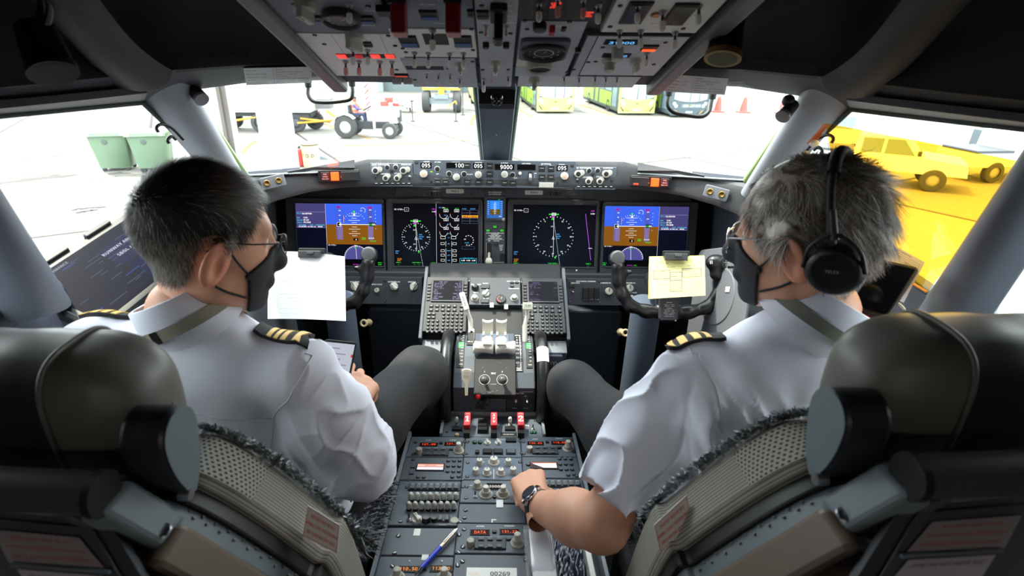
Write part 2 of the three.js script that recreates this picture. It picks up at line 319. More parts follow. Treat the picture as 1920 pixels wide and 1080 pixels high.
// rear wall with an open doorway to an unseen entry area with an added fill light
const rear = thing('wall_rear', 'rear bulkhead with the open flight deck doorway', 'wall', V(0, 0, 1.0)); struct(rear);
mesh('bulkhead', merge([box(0.6, 2.1, 0.05, -0.65, 1.05, 0), box(0.6, 2.1, 0.05, 0.65, 1.05, 0), box(0.7, 0.2, 0.05, 0, 2.0, 0)]), side.dark, rear);
const entry = thing('wall_entry', 'pale entry area behind the flight deck', 'wall', V(0, 0, 1.9)); struct(entry);
mesh('lining', merge([box(2.6, 0.05, 1.8, 0, 2.13, 0), box(0.05, 2.15, 1.8, -1.3, 1.05, 0), box(0.05, 2.15, 1.8, 1.3, 1.05, 0), box(2.6, 2.15, 0.05, 0, 1.05, 0.9)]), std(0xd8d6d0, 0.7), entry);
mesh('threshold', box(2.6, 0.04, 1.8, 0, -0.08, 0), M.dark, entry);
const entryFill = thing('fill_light', 'added fill light on the unseen entry ceiling behind the camera', 'light', V(0, 2.09, 1.7));  // added fill, out of view: brightens the seat backs from behind
mesh('lamp_panel', box(1.0, 0.02, 0.5), std(0xffffff, 0.5, 0, { emissive: 0xfff2e0, emissiveIntensity: 0.5 }), entryFill);
const ral = new THREE.RectAreaLight(0xfff6ec, 1.6, 1.0, 0.5); ral.position.set(0, -0.015, 0); ral.rotation.x = -PI / 2; entryFill.add(ral);

// centre post of the windshield
const cpost = thing('trim_5', 'dark grey centre post between the two windshield panes', 'window post', V(0, 1.285, -2.03)); struct(cpost);
const cp = (pts) => { const rows = [[0, 1.25, -2.03], [0, 1.42, -1.68], [0, 1.59, -1.33]].map(([x, y, z]) => pts.map(([dx, dz]) => V(dx, y + dz * 0.6, z + dz))); return rows; };
mesh('post', local(sheet(cp([[-0.05, -0.03], [-0.044, 0.0], [-0.034, 0.018], [0, 0.028], [0.034, 0.018], [0.044, 0.0], [0.05, -0.03]]), 0.01), cpost), M.blueGrey, cpost);
for (const s of [1, -1]) mesh('green_edge', local(rod(V(s * 0.052, 1.25, -2.03), V(s * 0.052, 1.585, -1.345), 0.008, 0.008, 6), cpost), std(0x45604f, 0.5), cpost);
mesh('post_cap', local(box(0.086, 0.045, 0.03).rotateX(-0.5).translate(0, 1.545, -1.37), cpost), M.dark, cpost);
mesh('compass_lens', local(new THREE.SphereGeometry(0.017, 14, 8).translate(0, 1.545, -1.345), cpost), phys(0x0a0a0a, 0.1), cpost);
mesh('rivet', local(new THREE.SphereGeometry(0.002, 6, 4).translate(0, 1.415, -1.645), cpost), M.white, cpost);

// ---------------------------------------------------------------- planes of the instrument panels
const PM = new Plane(V(0, 1.032, -1.845), V(0, Math.cos(0.253), -Math.sin(0.253)));               // main panel
const PG = new Plane(at(928, 326, 1.775), V(0, Math.cos(0.2), -Math.sin(0.2)));                      // glareshield face
const PF = new Plane(V(0, 0.94, -1.671), V(0, 0.1155, -0.184));                                      // forward electronics, sloping
const PD = new Plane(at(740, 545, 1.88).setX(0), V(0, Math.cos(0.35), -Math.sin(0.35)));             // lower panels
const PP = new Plane(V(0, 0.661, -1.182), V(0, -0.044, -0.436));                                     // pedestal top
const PO = new Plane(V(0, 1.577, -1.30), V(0, 0.143, 0.40));                                         // overhead, facing down and aft
const px = (pl, x, y, l = 0) => pl.uv(x, y, l);
const rectPx = (pl, x0, y0, x1, y1, l = 0) => { const a = pl.uv(x0, (y0 + y1) / 2, l), b = pl.uv(x1, (y0 + y1) / 2, l), c = pl.uv((x0 + x1) / 2, y1, l), d = pl.uv((x0 + x1) / 2, y0, l); return [a[0], c[1], b[0], d[1]]; };

// glareshield hood
const gs = thing('glareshield', 'black padded glareshield hood arching over the displays', 'glareshield', V(0, 1.25, -1.8));
const st = [[928, 300.5, 352, 1.775], [690, 298.5, 350, 1.77], [640, 308.5, 352, 1.74], [580, 319.5, 360, 1.69], [520, 331, 376, 1.63], [478, 339, 392, 1.58], [445, 346, 415, 1.53]];
const gT = st.map(([x, t, b, d]) => at(x, t, d)), gB = st.map(([x, t, b, d]) => at(x, b, d));
gT[0].x = gB[0].x = 0;
const gW = gT.map((p) => { const t = clamp((-p.x - 0.05) / 0.69, 0, 1); return V(p.x, lerp(1.247, 1.30, t), lerp(-2.02, -1.57, t)); });
const gU = gB.map((p, i) => V(p.x, p.y + 0.012, p.z - (i > 4 ? 0.03 : 0.12)));
M.hood = std(0x26272b, 0.7); M.hoodTop = std(0x55575c, 0.8);
for (const s of [1, -1]) {
  const f = (g) => (s > 0 ? g : mirrorGeo(g));
  const lip = gT.map((p, i) => p.clone().lerp(gB[i], 0.16).add(V(0, 0, 0.012))), lip2 = gT.map((p, i) => p.clone().lerp(gB[i], 0.8).add(V(0, 0, 0.010)));
  mesh('hood_face', local(f(sheet([gT, lip, lip2, gB], 0)), gs), M.hood, gs);
  mesh('hood_top', local(f(sheet([gW, gT.map((p, i) => gW[i].clone().lerp(p, 0.6).add(V(0, 0.004, 0))), gT], 0)), gs), M.hoodTop, gs);
  mesh('hood_underside', local(f(sheet([gB, gU], 0)), gs), M.linerDark, gs);
  // raised pad beside the warning lights and the small jack plate at the outer end
  const b = (x, y, d) => at(x, y, d);
  mesh('pad', local(f(sheet([[b(664, 302, 1.74), b(590, 316, 1.685), b(540, 326, 1.64)], [b(664, 318, 1.735), b(590, 319, 1.68), b(540, 328, 1.636)]], 0.012)), gs), std(0x303136, 0.65), gs);
}
// ---------------------------------------------------------------- main instrument panel
const mainBack = thing('instrument_panel', 'dark main instrument panel carrying the large displays', 'panel', PM.w(0, 0, -0.02));
mainBack.quaternion.copy(PM.q);
mesh('backing', rslab(1.42, 0.34, 0.03, 0.03, 0.004), M.trim, mainBack).position.set(0, 0.02, -0.022);
mesh('lower_ledge', chamfer(1.30, 0.03, 0.05, 0.006), M.bezel, mainBack).position.set(0, -0.148, 0);

function pfd(c, dx) { // attitude display, 485 x 538 units, its left edge at dx
  c.save(); c.translate(dx, 0); c.beginPath(); c.rect(0, 0, 485, 538); c.clip();
  c.fillStyle = '#3a62e6'; c.fillRect(0, 0, 485, 178); c.fillStyle = '#83510f'; c.fillRect(0, 178, 485, 172); c.fillStyle = '#070817'; c.fillRect(0, 350, 485, 190);
  c.fillStyle = '#6a5f93'; c.fillRect(85, 25, 40, 280); c.fillRect(360, 25, 42, 280); c.fillStyle = '#3c5fd8'; c.fillRect(85, 25, 40, 150); c.fillStyle = '#4a55b8'; c.fillRect(360, 30, 42, 146);
  c.fillStyle = '#7d6a9c'; c.fillRect(100, 190, 42, 120); c.fillRect(362, 190, 44, 120);
  c.fillStyle = '#fff'; c.fillRect(105, 174, 290, 5);
  for (let i = -5; i <= 5; i++) if (i) c.fillRect(i % 2 ? 222 : 195, 178 + i * 19, i % 2 ? 44 : 98, 3);
  c.strokeStyle = '#fff'; c.lineWidth = 3; for (let a = -60; a <= 60; a += 12) { const r = a * PI / 180; c.beginPath(); c.moveTo(245 + Math.sin(r) * 92, 172 - Math.cos(r) * 92); c.lineTo(245 + Math.sin(r) * 102, 172 - Math.cos(r) * 102); c.stroke(); }
  c.fillStyle = '#2fe02f'; c.fillRect(236, 60, 18, 14); c.fillStyle = '#fff'; c.beginPath(); c.moveTo(245, 76); c.lineTo(234, 100); c.lineTo(256, 100); c.fill();
  c.fillStyle = '#c03ad0'; c.fillRect(96, 20, 34, 18); c.fillRect(360, 22, 44, 18); c.fillStyle = '#000'; c.fillRect(100, 23, 26, 12); c.fillRect(364, 25, 36, 12); text(c, '145', 113, 29, 14, '#e23cf0'); text(c, '9000', 382, 31, 14, '#e23cf0');
  c.fillStyle = '#e6a020'; c.fillRect(148, 98, 6, 62); c.fillStyle = '#000'; for (let i = 0; i < 5; i++) c.fillRect(142, 100 + i * 12, 8, 5);
  for (let i = 0; i < 6; i++) { text(c, ['100', '', '80', '', '60', '45'][i], 120, 58 + i * 20, 13); text(c, ['400', '', '', '200', '', ''][i] || '', 385, 50 + i * 20, 13); c.fillRect(425, 60 + i * 30, 7, 4); }
  c.fillStyle = '#000'; c.fillRect(94, 160, 34, 34); c.fillRect(372, 160, 56, 30); c.strokeRect(94, 160, 34, 34); c.fillStyle = '#fff'; c.beginPath(); c.moveTo(126, 165); c.lineTo(106, 177); c.lineTo(126, 190); c.fill(); text(c, '24', 386, 176, 24, '#2fe02f'); text(c, '00', 412, 176, 24);
  c.strokeStyle = '#fff'; c.beginPath(); c.arc(320, 55, 22, -2.6, 0.9); c.stroke(); text(c, '0.0', 306, 58, 13);
  c.fillStyle = '#000'; c.fillRect(232, 296, 42, 22); text(c, '-0', 253, 307, 18); text(c, 'FLCH', 322, 292, 14, '#2fe02f'); text(c, 'VNAV', 322, 304, 14, '#2fe02f'); text(c, '29.92 IN', 388, 294, 13); text(c, 'TRANSIT', 402, 320, 14, '#2fe02f');
  c.fillStyle = '#4d4b8c'; c.beginPath(); c.arc(255, 470, 108, PI, 0); c.lineTo(363, 480); c.lineTo(147, 480); c.fill();
  c.strokeStyle = '#fff'; c.lineWidth = 3; c.beginPath(); c.arc(255, 470, 108, PI, 0); c.stroke();
  for (let a = -85; a <= 85; a += 10) { const r = a * PI / 180; c.beginPath(); c.moveTo(255 + Math.sin(r) * 108, 470 - Math.cos(r) * 108); c.lineTo(255 + Math.sin(r) * 97, 470 - Math.cos(r) * 97); c.stroke(); }
  c.beginPath(); c.moveTo(248, 356); c.lineTo(254, 478); c.stroke(); text(c, '096', 248, 362, 16); c.fillStyle = '#2fe02f'; c.beginPath(); c.moveTo(246, 366); c.lineTo(236, 382); c.lineTo(256, 382); c.fill(); c.fillStyle = '#e23cf0'; c.fillRect(226, 360, 12, 8);
  text(c, 'GS  0 TAS---', 46, 357, 14); c.fillStyle = '#000'; c.fillRect(130, 482, 350, 60); text(c, '145 HDG', 244, 526, 13, '#e23cf0'); text(c, 'MAG', 296, 526, 13, '#2fe02f');
  for (const x of [10, 452]) { text(c, 'VOR 1', x + 6, 508, 15, '#2fe02f'); text(c, 'DME', x + 4, 524, 15, '#2fe02f'); }
  c.restore();
}
function flightInfo(c, dx) {
  c.save(); c.translate(dx, 0); c.fillStyle = '#453f74'; c.fillRect(0, 0, 255, 208); c.fillStyle = '#080a1c'; c.fillRect(0, 208, 255, 330);
  c.fillStyle = '#9a97c8'; c.fillRect(4, 72, 248, 2); c.fillRect(4, 205, 248, 2);
  text(c, 'FLT #', 26, 86, 16, '#39d0e8'); text(c, 'GLO9104', 95, 86, 20);
  ['MIC', 'SELCAL', 'TAIL #'].forEach((t, i) => { text(c, t, 6, 122 + i * 20, 15, '#39d0e8', 'left'); text(c, ['1234', 'EF-GH', 'PR-XMB'][i], 62, 122 + i * 20, 17, '#fff', 'left'); });
  text(c, 'UTC TIME', 52, 184, 13, '#39d0e8'); text(c, 'DATE', 132, 184, 13, '#39d0e8'); text(c, 'ELAPSED TIME', 205, 184, 12, '#39d0e8'); text(c, '15:39:09Z', 52, 198, 16); text(c, '07 DEC 20', 132, 198, 15); text(c, '00:00', 205, 198, 16);
  c.restore();
}
function rose(c, x, y, r, k = 1) {
  c.strokeStyle = '#fff'; c.fillStyle = '#fff';
  for (let a = 0; a < 360; a += 10) { const q = a * PI / 180, l = a % 30 ? 8 : 14; c.lineWidth = 4 * k; c.beginPath(); c.moveTo(x + Math.sin(q) * r, y - Math.cos(q) * r); c.lineTo(x + Math.sin(q) * (r - l * k), y - Math.cos(q) * (r - l * k)); c.stroke(); if (a % 30 === 0) text(c, String((Math.round(a / 10) + 9) % 36), x + Math.sin(q) * (r - 24 * k), y - Math.cos(q) * (r - 24 * k), 14 * k); }
  c.lineWidth = 3; c.beginPath(); c.moveTo(x, y - r); c.lineTo(x + 4, y + r * 0.9); c.stroke();
  c.strokeStyle = '#dff5df'; c.setLineDash([9, 5]); c.beginPath(); c.moveTo(x - 4, y - r * 0.95); c.lineTo(x + r * 0.5, y + r * 2.3); c.stroke(); c.setLineDash([]);
  c.fillStyle = '#2fe02f'; c.fillRect(x - 44, y - r - 20, 26, 10); c.fillRect(x + 18, y - r - 20, 26, 10); text(c, '096', x, y - r - 15, 20 * k); c.strokeStyle = '#fff'; c.strokeRect(x - 17, y - r - 27, 34, 22);
  c.fillStyle = '#c03ad0'; c.fillRect(x - 26, y - r + 2, 34, 8); c.fillStyle = '#2fe02f'; c.beginPath(); c.moveTo(x - 12, y - r + 8); c.lineTo(x - 22, y - r + 32); c.lineTo(x - 2, y - r + 32); c.fill(); c.beginPath(); c.moveTo(x + 22, y + r + 20); c.lineTo(x + 12, y + r - 2); c.lineTo(x + 32, y + r - 2); c.fill();
  c.strokeStyle = '#fff'; c.lineWidth = 3; c.beginPath(); c.moveTo(x, y - 4); c.lineTo(x - 10, y + 22); c.lineTo(x + 10, y + 22); c.closePath(); c.stroke(); text(c, '2.5', x - 14, y - r / 2, 14); text(c, '2.5', x - 14, y + r / 2, 14);
  text(c, 'GIG', x + 40, y - 22, 15, '#5cb8ff'); text(c, 'RJ160', x + 46, y - 4, 15, '#5cb8ff'); text(c, 'SBGL', x + 40, y + 14, 13, '#5cb8ff');
}
function navCommon(c, W, H) {
  const g = c.createRadialGradient(W * 0.52, H * 0.75, 20, W * 0.5, H * 0.7, W * 0.62); g.addColorStop(0, '#0b1420'); g.addColorStop(1, '#05060c'); c.fillStyle = g; c.fillRect(0, 0, W, H);
  text(c, 'GS  0 TAS---', 10, 50, 16, '#fff', 'left'); c.strokeStyle = '#fff'; c.lineWidth = 2; c.strokeRect(96, 36, 36, 30); text(c, '---', 114, 51, 14);
}
const lcd = (w, h, draw) => canvas(w, h, draw);
function displayUnit(name, label, bez, scr, tex, o = {}) {
  const r = rectPx(PM, ...bez), c = unit(PM, name, label, 'display', r, { depth: 0.03, lift: 0.012, mat: M.bezel, group: 'large flight displays', body: rslab(r[2] - r[0], r[3] - r[1], 0.03, 0.012, 0.003) });
  const s = rectPx(PM, ...scr, 0.012), w = s[2] - s[0], h = s[3] - s[1], cx = (s[0] + s[2] - r[0] - r[2]) / 2, cy = (s[1] + s[3] - r[1] - r[3]) / 2;
  const b = 0.005, frame = roundRect(w + 2 * b, h + 2 * b, 0.004), hole = new THREE.Path(); hole.moveTo(-w / 2, -h / 2); hole.lineTo(-w / 2, h / 2); hole.lineTo(w / 2, h / 2); hole.lineTo(w / 2, -h / 2); hole.closePath(); frame.holes.push(hole);
  const f = mesh('screen_frame', slab(frame, 0.004, 0.0012, 3), M.trim, c.g); f.position.set(cx, cy, 0.0115);
  const m = mesh('screen', new THREE.PlaneGeometry(w, h), screenMat(tex, o.glow ?? 0.33), c.g); m.position.set(cx, cy, 0.0126);
  return c;
}
const W1 = 747, H1 = 538;
const duLO = displayUnit('flight_display', 'large display at far left with blue and brown attitude picture', [540, 371, 723, 515], [557, 382, 718, 498], lcd(W1, H1, (c) => { flightInfo(c, 0); pfd(c, 258); c.fillStyle = '#c8c8d8'; c.fillRect(255, 0, 3, H1); }));
const duRO = displayUnit('flight_display', 'large display at far right with blue and brown attitude picture', [1126, 378, 1303, 517], [1132, 387, 1288, 500], lcd(W1, H1, (c) => { pfd(c, 0); flightInfo(c, 492); c.fillStyle = '#c8c8d8'; c.fillRect(486, 0, 3, H1); }));
const duLI = displayUnit('flight_display', 'large black map display with engine gauges left of the gear lever', [726, 372, 905, 516], [738, 382, 897, 499], lcd(720, 536, (c) => {
  navCommon(c, 360, 536); c.fillStyle = '#05060c'; c.fillRect(360, 0, 360, 536); c.fillStyle = '#c8c8d8'; c.fillRect(362, 0, 3, 520); rose(c, 190, 285, 122, 1);
  text(c, 'KGF', 340, 44, 15, '#e23cf0'); text(c, '5.0M', 345, 66, 15); c.fillStyle = '#e23cf0'; c.fillRect(356, 50, 3, 50);
  text(c, 'ARPT', 12, 408, 14, '#5cb8ff', 'left'); text(c, 'STA', 12, 426, 14, '#5cb8ff', 'left'); text(c, 'TCAS', 26, 476, 17, '#e68a20', 'left'); text(c, 'OFF', 26, 490, 17, '#e68a20', 'left');
  for (const x of [28, 165, 200, 330]) { text(c, 'VOR 1', x + 10, 506, 15, '#2fe02f'); text(c, '----', x + 10, 524, 15, '#2fe02f'); }
  text(c, 'N1', 440, 96, 13, '#5cb8ff'); c.strokeStyle = '#fff'; c.lineWidth = 3;
  for (const x of [425, 515]) {
    for (const y of [92, 168, 242]) { c.beginPath(); c.arc(x, y, 33, 0.1, PI + 0.25); c.stroke(); c.strokeRect(x + 2, y - 44, 38, 20); text(c, '0.0', x + 21, y - 33, 16); c.fillStyle = '#e02020'; c.fillRect(x - 36, y - 10, 6, 7); }
    text(c, '92.4', x + 22, 40, 16, '#2fe02f'); c.strokeRect(x - 26, 276, 40, 22);
    for (const y of [330, 392, 430, 474]) { c.strokeRect(x - 18 + (x > 500 ? 6 : -6), y, 30, 18); c.beginPath(); c.moveTo(x + (x > 500 ? -22 : 18), y - 12); c.lineTo(x + (x > 500 ? -22 : 18), y + 34); c.stroke(); }
  }
  ['N1', 'EGT', 'N2', 'FF', 'OIL', 'TEMP', 'QTY', 'VIB'].forEach((t, i) => text(c, t, 468, [112, 172, 252, 288, 340, 400, 440, 484][i], 13, '#5cb8ff'));
  text(c, 'TAT', 395, 32, 13, '#5cb8ff'); text(c, '26c', 425, 32, 15); text(c, 'R-CLB', 600, 40, 13, '#5cb8ff'); text(c, 'ASSUM', 672, 40, 13, '#5cb8ff');
  for (const x of [580, 650]) { c.strokeStyle = '#5a5a80'; c.lineWidth = 2; for (let i = 0; i < 5; i++) c.strokeRect(x, 52 + i * 23, 66, 22); c.fillStyle = '#f0a030'; c.fillRect(x, 94, 66, 22); text(c, 'LOW OIL', x + 33, 101, 11, '#402000'); text(c, 'PRESSURE', x + 33, 111, 11, '#402000'); }
  c.strokeStyle = '#fff'; c.lineWidth = 6; for (let i = 0; i < 9; i++) { const a = -2.2 + i * 0.5; c.beginPath(); c.arc(636, 310, 42, a, a + 0.24); c.stroke(); } text(c, 'UP', 606, 300, 14); text(c, 'FLAPS', 622, 330, 13, '#39d0e8');
  c.lineWidth = 2; c.strokeStyle = '#5a5a80'; c.strokeRect(580, 362, 106, 24); c.strokeStyle = '#39d0e8'; c.lineWidth = 3; c.strokeRect(562, 466, 144, 38); text(c, 'FUEL LB X 1000', 634, 464, 12, '#39d0e8'); ['4.00', '0.00', '4.00'].forEach((t, i) => text(c, t, 590 + i * 45, 484, 17)); text(c, 'TOTAL', 572, 514, 13, '#39d0e8'); text(c, '8.0', 620, 514, 16);
}));
const duRI = displayUnit('flight_display', 'large black map display with compass rose right of the gear lever', [951, 374, 1121, 518], [961, 384, 1116, 500], lcd(720, 540, (c) => {
  navCommon(c, 720, 540); rose(c, 355, 275, 178, 1.15); c.strokeStyle = '#b050e8'; c.lineWidth = 5; c.beginPath(); c.moveTo(628, 74); c.lineTo(690, 480); c.stroke(); text(c, 'KGF', 690, 50, 16, '#e23cf0'); text(c, '5.0M', 690, 74, 16); c.fillStyle = '#fff'; c.fillRect(664, 372, 34, 4);
  text(c, 'ARPT', 14, 412, 15, '#5cb8ff', 'left'); text(c, 'STA', 14, 430, 15, '#5cb8ff', 'left'); text(c, 'TCAS', 14, 478, 18, '#e68a20', 'left'); text(c, 'OFF', 14, 494, 18, '#e68a20', 'left');
  for (const x of [24, 328, 368, 660]) { text(c, 'VOR 1', x + 10, 512, 16, '#2fe02f'); text(c, '----', x + 10, 530, 16, '#2fe02f'); }
}));
for (const [c, x, y] of [[duLI, 865, 505], [duRI, 1081, 507]]) put(c, 'brightness_sensor', once('sens', () => turned([[0.0035, 0], [0.003, 0.0015], [0, 0.002]], 12)), M.white, x, y);
for (const [c, xs, y0, y1] of [[duLI, [760, 880], 374, 512], [duRI, [980, 1095], 377, 514], [duLO, [700], 373, 512], [duRO, [1150], 380, 514]]) for (const x of xs) for (const y of [y0, y1]) put(c, 'latch', chamfer(0.003, 0.009, 0.001, 0.0003), M.black, x, y);

// strip above the inner displays
{
  const r = rectPx(PM, 742, 353, 1115, 371), c = unit(PM, 'annunciator_strip', 'dark strip of small switches above the inner displays', 'panel', r, { lift: 0.008, mat: M.trim });
  for (const [x0, n] of [[805, 3], [1027, 3]]) for (let i = 0; i < n; i++) button(c, x0 + i * 10, 363, 0.016, 0.017, M.btn);
  for (const [x0, x1, y] of [[755, 792, 365], [1062, 1098, 369]]) put(c, 'recessed_plate', chamfer((x1 - x0) / 530, 0.013, 0.0015, 0.0005), M.dark, (x0 + x1) / 2, y);
  for (const [x, y] of [[884, 363], [985, 352], [896, 355], [908, 358]]) put(c, 'lamp_cap', chamfer(0.008, 0.006, 0.002, 0.0006), M.btn, x, y);
  for (const [x, y, lab] of [[853, 358.5, 'left'], [1001, 361, 'right']]) {
    const [u, v] = PM.uv(x, y, 0.01), g = thing('placard', 'small silver MAX 8 nameplate above the ' + lab + ' map display', 'nameplate', PM.w(u, v, 0.0085)); g.quaternion.copy(PM.q);
    mesh('plate', rslab(0.064, 0.0155, 0.003, 0.004, 0.0008), std(0xb9b7b0, 0.4, 0.3), g);
    mesh('lettering', new THREE.PlaneGeometry(0.056, 0.012), std(0xffffff, 0.5, 0, { map: once('max8', () => canvas(224, 48, (k) => { k.fillStyle = '#b9b7b0'; k.fillRect(0, 0, 224, 48); text(k, 'MAX 8', 112, 25, 36, '#2a2a2a'); })) }), g).position.z = 0.0032;
  }
}
// centre strip: standby display, gear lights, gear lever, placards
{
  const r = rectPx(PM, 908, 355, 947, 518), c = unit(PM, 'gear_panel', 'narrow centre panel with standby display, green gear lights and gear lever', 'panel', r, { lift: 0.010, mat: M.trim, print: (f) => {
    f.t(928, 360, 'GPS NAVIGATION', 0.006, '#ddd'); f.t(928, 364, '(CPT INITIATED)', 0.006, '#ddd');
    ['LANDING GEAR LIMIT (IAS)', 'OPERATING', 'EXTEND 270K-.82M', 'RETRACT 235K', 'EXTENDED 320K-.82M'].forEach((s, i) => f.t(928, 437 + i * 2.6, s, 0.0052, '#e6e6de'));
    f.k.fillStyle = '#d8d8d0'; f.rect(910, 449, 946, 449.8, '#d8d8d0'); f.rect(910, 492, 946, 492.8, '#d8d8d0'); f.t(917, 452, 'UP', 0.006); f.t(917, 474, '', 0.005); f.t(931, 452, 'LOCK OVRD', 0.004); f.line(911, 455, 911, 488, '#ddd', 0.0008);
    ['FLAPS LIMIT (IAS)', '1-250K   15-200K', '2-250K   25-190K', '5-250K   30-175K', '10-210K  40-162K', '230K ALT', 'FLAP EXTEND'].forEach((s, i) => f.t(928, 496 + i * 3, s, 0.0052, '#e6e6de'));
    ['INHIBIT', 'NORM', 'GEAR', 'FLAP'].forEach((s, i) => f.t(940, 460 + i * 3, s, 0.0044));
  }, ground: '#303238' });
  const s = lcd(240, 280, (k) => { k.fillStyle = '#2a5fa8'; k.fillRect(0, 0, 240, 280); k.fillStyle = '#101820'; k.fillRect(0, 0, 240, 20); k.fillStyle = '#2f7fe8'; k.fillRect(48, 30, 144, 120); k.fillStyle = '#5a4a18'; k.fillRect(48, 150, 144, 80); k.fillStyle = '#fff'; for (let i = 0; i < 7; i++) { k.fillRect(14, 36 + i * 30, 16, 4); k.fillRect(208, 36 + i * 30, 16, 4); k.fillRect(100 - (i % 2) * 10, 60 + i * 24, 40 + (i % 2) * 20, 3); } text(k, 'APP', 180, 11, 16, '#2fe02f'); text(k, '1013', 200, 252, 20); k.fillRect(118, 40, 3, 190); });
  const d = put(c, 'standby_bezel', rslab(0.075, 0.088, 0.008, 0.006, 0.0015), M.bezel, 928, 391);
  const sc = mesh('screen', new THREE.PlaneGeometry(0.058, 0.068), screenMat(s, 0.38), d); sc.position.z = 0.0083;
  const kn = mesh('knob', turned([[0.0065, 0], [0.006, 0.007], [0, 0.008]], 14), M.knob, d); kn.position.set(0.031, -0.038, 0.006);
  const greenTex = lcd(64, 48, (k) => { k.fillStyle = '#06180a'; k.fillRect(0, 0, 64, 48); text(k, 'NOSE', 32, 15, 22, '#38e838'); text(k, 'GEAR', 32, 36, 22, '#38e838'); });
  for (const [x, y] of [[928, 425], [915, 432], [941, 432]]) { const b = button(c, x, y, 0.016, 0.011, M.btn, 0.004, 'gear_light'); mesh('light_lens', new THREE.PlaneGeometry(0.014, 0.0095), std(0x05100a, 0.3, 0, { emissive: 0xffffff, emissiveMap: greenTex, emissiveIntensity: 0.5 }), b).position.z = 0.0042; }
  put(c, 'lever_slot', rslab(0.019, 0.058, 0.002, 0.009, 0.0008), M.black, 917, 470);
  const lev = put(c, 'gear_lever', merge([rod(V(0, 0.01, 0), V(0, 0, 0.06), 0.005), turned([[0.011, 0.055], [0.0125, 0.062], [0.0125, 0.075], [0.010, 0.080], [0, 0.081]], 18)]), phys(0xb9b4a8, 0.35), 917, 480); lev.rotation.x = 0.15;
  knob(c, 931, 457, 0.006, 0.008, M.knobBlack); put(c, 'guard_slot', chamfer(0.018, 0.026, 0.002), M.black, 942, 482);
}
// lower panels left and right of the control units
for (const sd of [0, 1]) {
  const r = sd ? rectPx(PD, 1062, 523, 1300, 573) : rectPx(PD, 600, 519, 792, 570);
  const c = unit(PD, 'lower_panel', sd ? 'dark lower panel behind the right yoke with knobs and guarded switches' : 'dark lower panel of round dimmer knobs beside the left yoke', 'panel', r, { lift: 0.006, depth: 0.05, mat: M.trim, ground: '#31343b', print: (f) => {
    const L = sd ? [[1098, 527, 'NOSE WHEEL STEERING'], [1078, 530, 'GND PROX'], [1135, 530, 'INBOARD DU'], [1180, 530, 'OUTBOARD DU'], [1183, 549, 'BACKGROUND'], [1108, 562, 'FLAP   GEAR   TERR']] : [[666, 528, 'MAIN PANEL'], [739, 528, 'OUTBOARD DU'], [776, 528, 'INBOARD DU'], [666, 548, 'PANEL'], [707, 533, 'AFDS FLOOD'], [668, 547, '']];
    L.forEach(([x, y, s]) => f.t(x, y, s, 0.0062)); f.line(sd ? 1128 : 722, 524, sd ? 1128 : 722, 571, '#17181b', 0.0015);
  } });
  if (!sd) { for (const [x, y, q, t] of [[666, 537, 0.016, 0.5], [739, 537, 0.0145, 0.9], [776, 537, 0.0145, -0.6]]) selector(c, x, y, q * 0.85, t, 0.014); for (const [x, y] of [[707, 544], [663, 557], [680, 556]]) knob(c, x, y, 0.0085, 0.012, M.knob, { mark: M.ink }); for (const x of [722, 783]) for (const y of [527, 563]) screw(c, x, y); }
  else { for (const [x, y] of [[1180, 540], [1141, 546]]) knob(c, x, y, 0.013, 0.014, M.knob, { mark: M.ink }); for (const [x, y] of [[1167, 556], [1184, 557]]) knob(c, x, y, 0.008, 0.012, M.knob); button(c, 1072, 536, 0.022, 0.012); toggle(c, 1074, 548, { bare: true, s: 0.8 }); for (let i = 0; i < 3; i++) button(c, 1097 + i * 10.5, 549, 0.018, 0.036, M.black, 0.012, 'guard'); for (const x of [1068, 1124]) for (const y of [528, 566]) screw(c, x, y); }
}

// ---------------------------------------------------------------- glareshield control units
function efis(label, R, dx, dy) {
  const c = unit(PG, 'display_control_panel', label, 'panel', R, { lift: 0.016, depth: 0.03, mat: M.panel, group: 'display control panels', ground: '#474d56', print: (f) => {
    for (const [x, y, s] of [[701, 308, 'RADIO'], [716, 308, 'MINS BARO'], [727, 308, 'FPV'], [742, 308, 'MTRS'], [762, 308, 'IN BARO HPA'], [720, 326, 'VOR MAP'], [746, 325, 'CTR 20 40'], [703, 340, 'OFF'], [769, 340, 'OFF'], [712, 333, '1'], [762, 333, '2']]) f.t(x + dx, y + dy, s, 0.0052);
  } });
  for (const [x, y] of [[705, 320], [757, 320]]) { knob(c, x + dx, y + dy, 0.0125, 0.012, M.knob, { cap: M.knobBlack }); knob(c, x + dx + 7, y + dy - 2, 0.010, 0.006, M.knob); }
  for (const [x, y] of [[724, 334], [745, 334]]) { knob(c, x + dx, y + dy, 0.0105, 0.012, M.knob, { cap: M.knobBlack }); knob(c, x + dx + 4, y + dy - 4, 0.009, 0.006, M.knob); }
  for (const [x, y] of [[726, 314], [742, 314]]) { knob(c, x + dx, y + dy, 0.0075, 0.008, M.knobBlack); put(c, 'ring', once('efr', () => turned([[0.0088, 0], [0.0088, 0.001], [0.0078, 0.001]], 18)), M.white, x + dx, y + dy); }
  knob(c, 734 + dx, 321 + dy, 0.0055, 0.007, M.knobBlack);
  for (const x of [704, 768]) { put(c, 'switch_slot', chamfer(0.0065, 0.014, 0.001, 0.0003), M.white, x + dx, 333 + dy); put(c, 'toggle_switch', chamfer(0.0045, 0.007, 0.005, 0.0006), M.black, x + dx, 333 + dy, 0.001); }
  for (let i = 0; i < 7; i++) { const b = button(c, 706 + i * 10.2 + dx, 343.5 + dy, 0.013, 0.0085, M.btn, 0.004); mesh('legend', once('lg7', () => box(0.008, 0.0014, 0.0002)), M.white, b).position.z = 0.0041; }
}
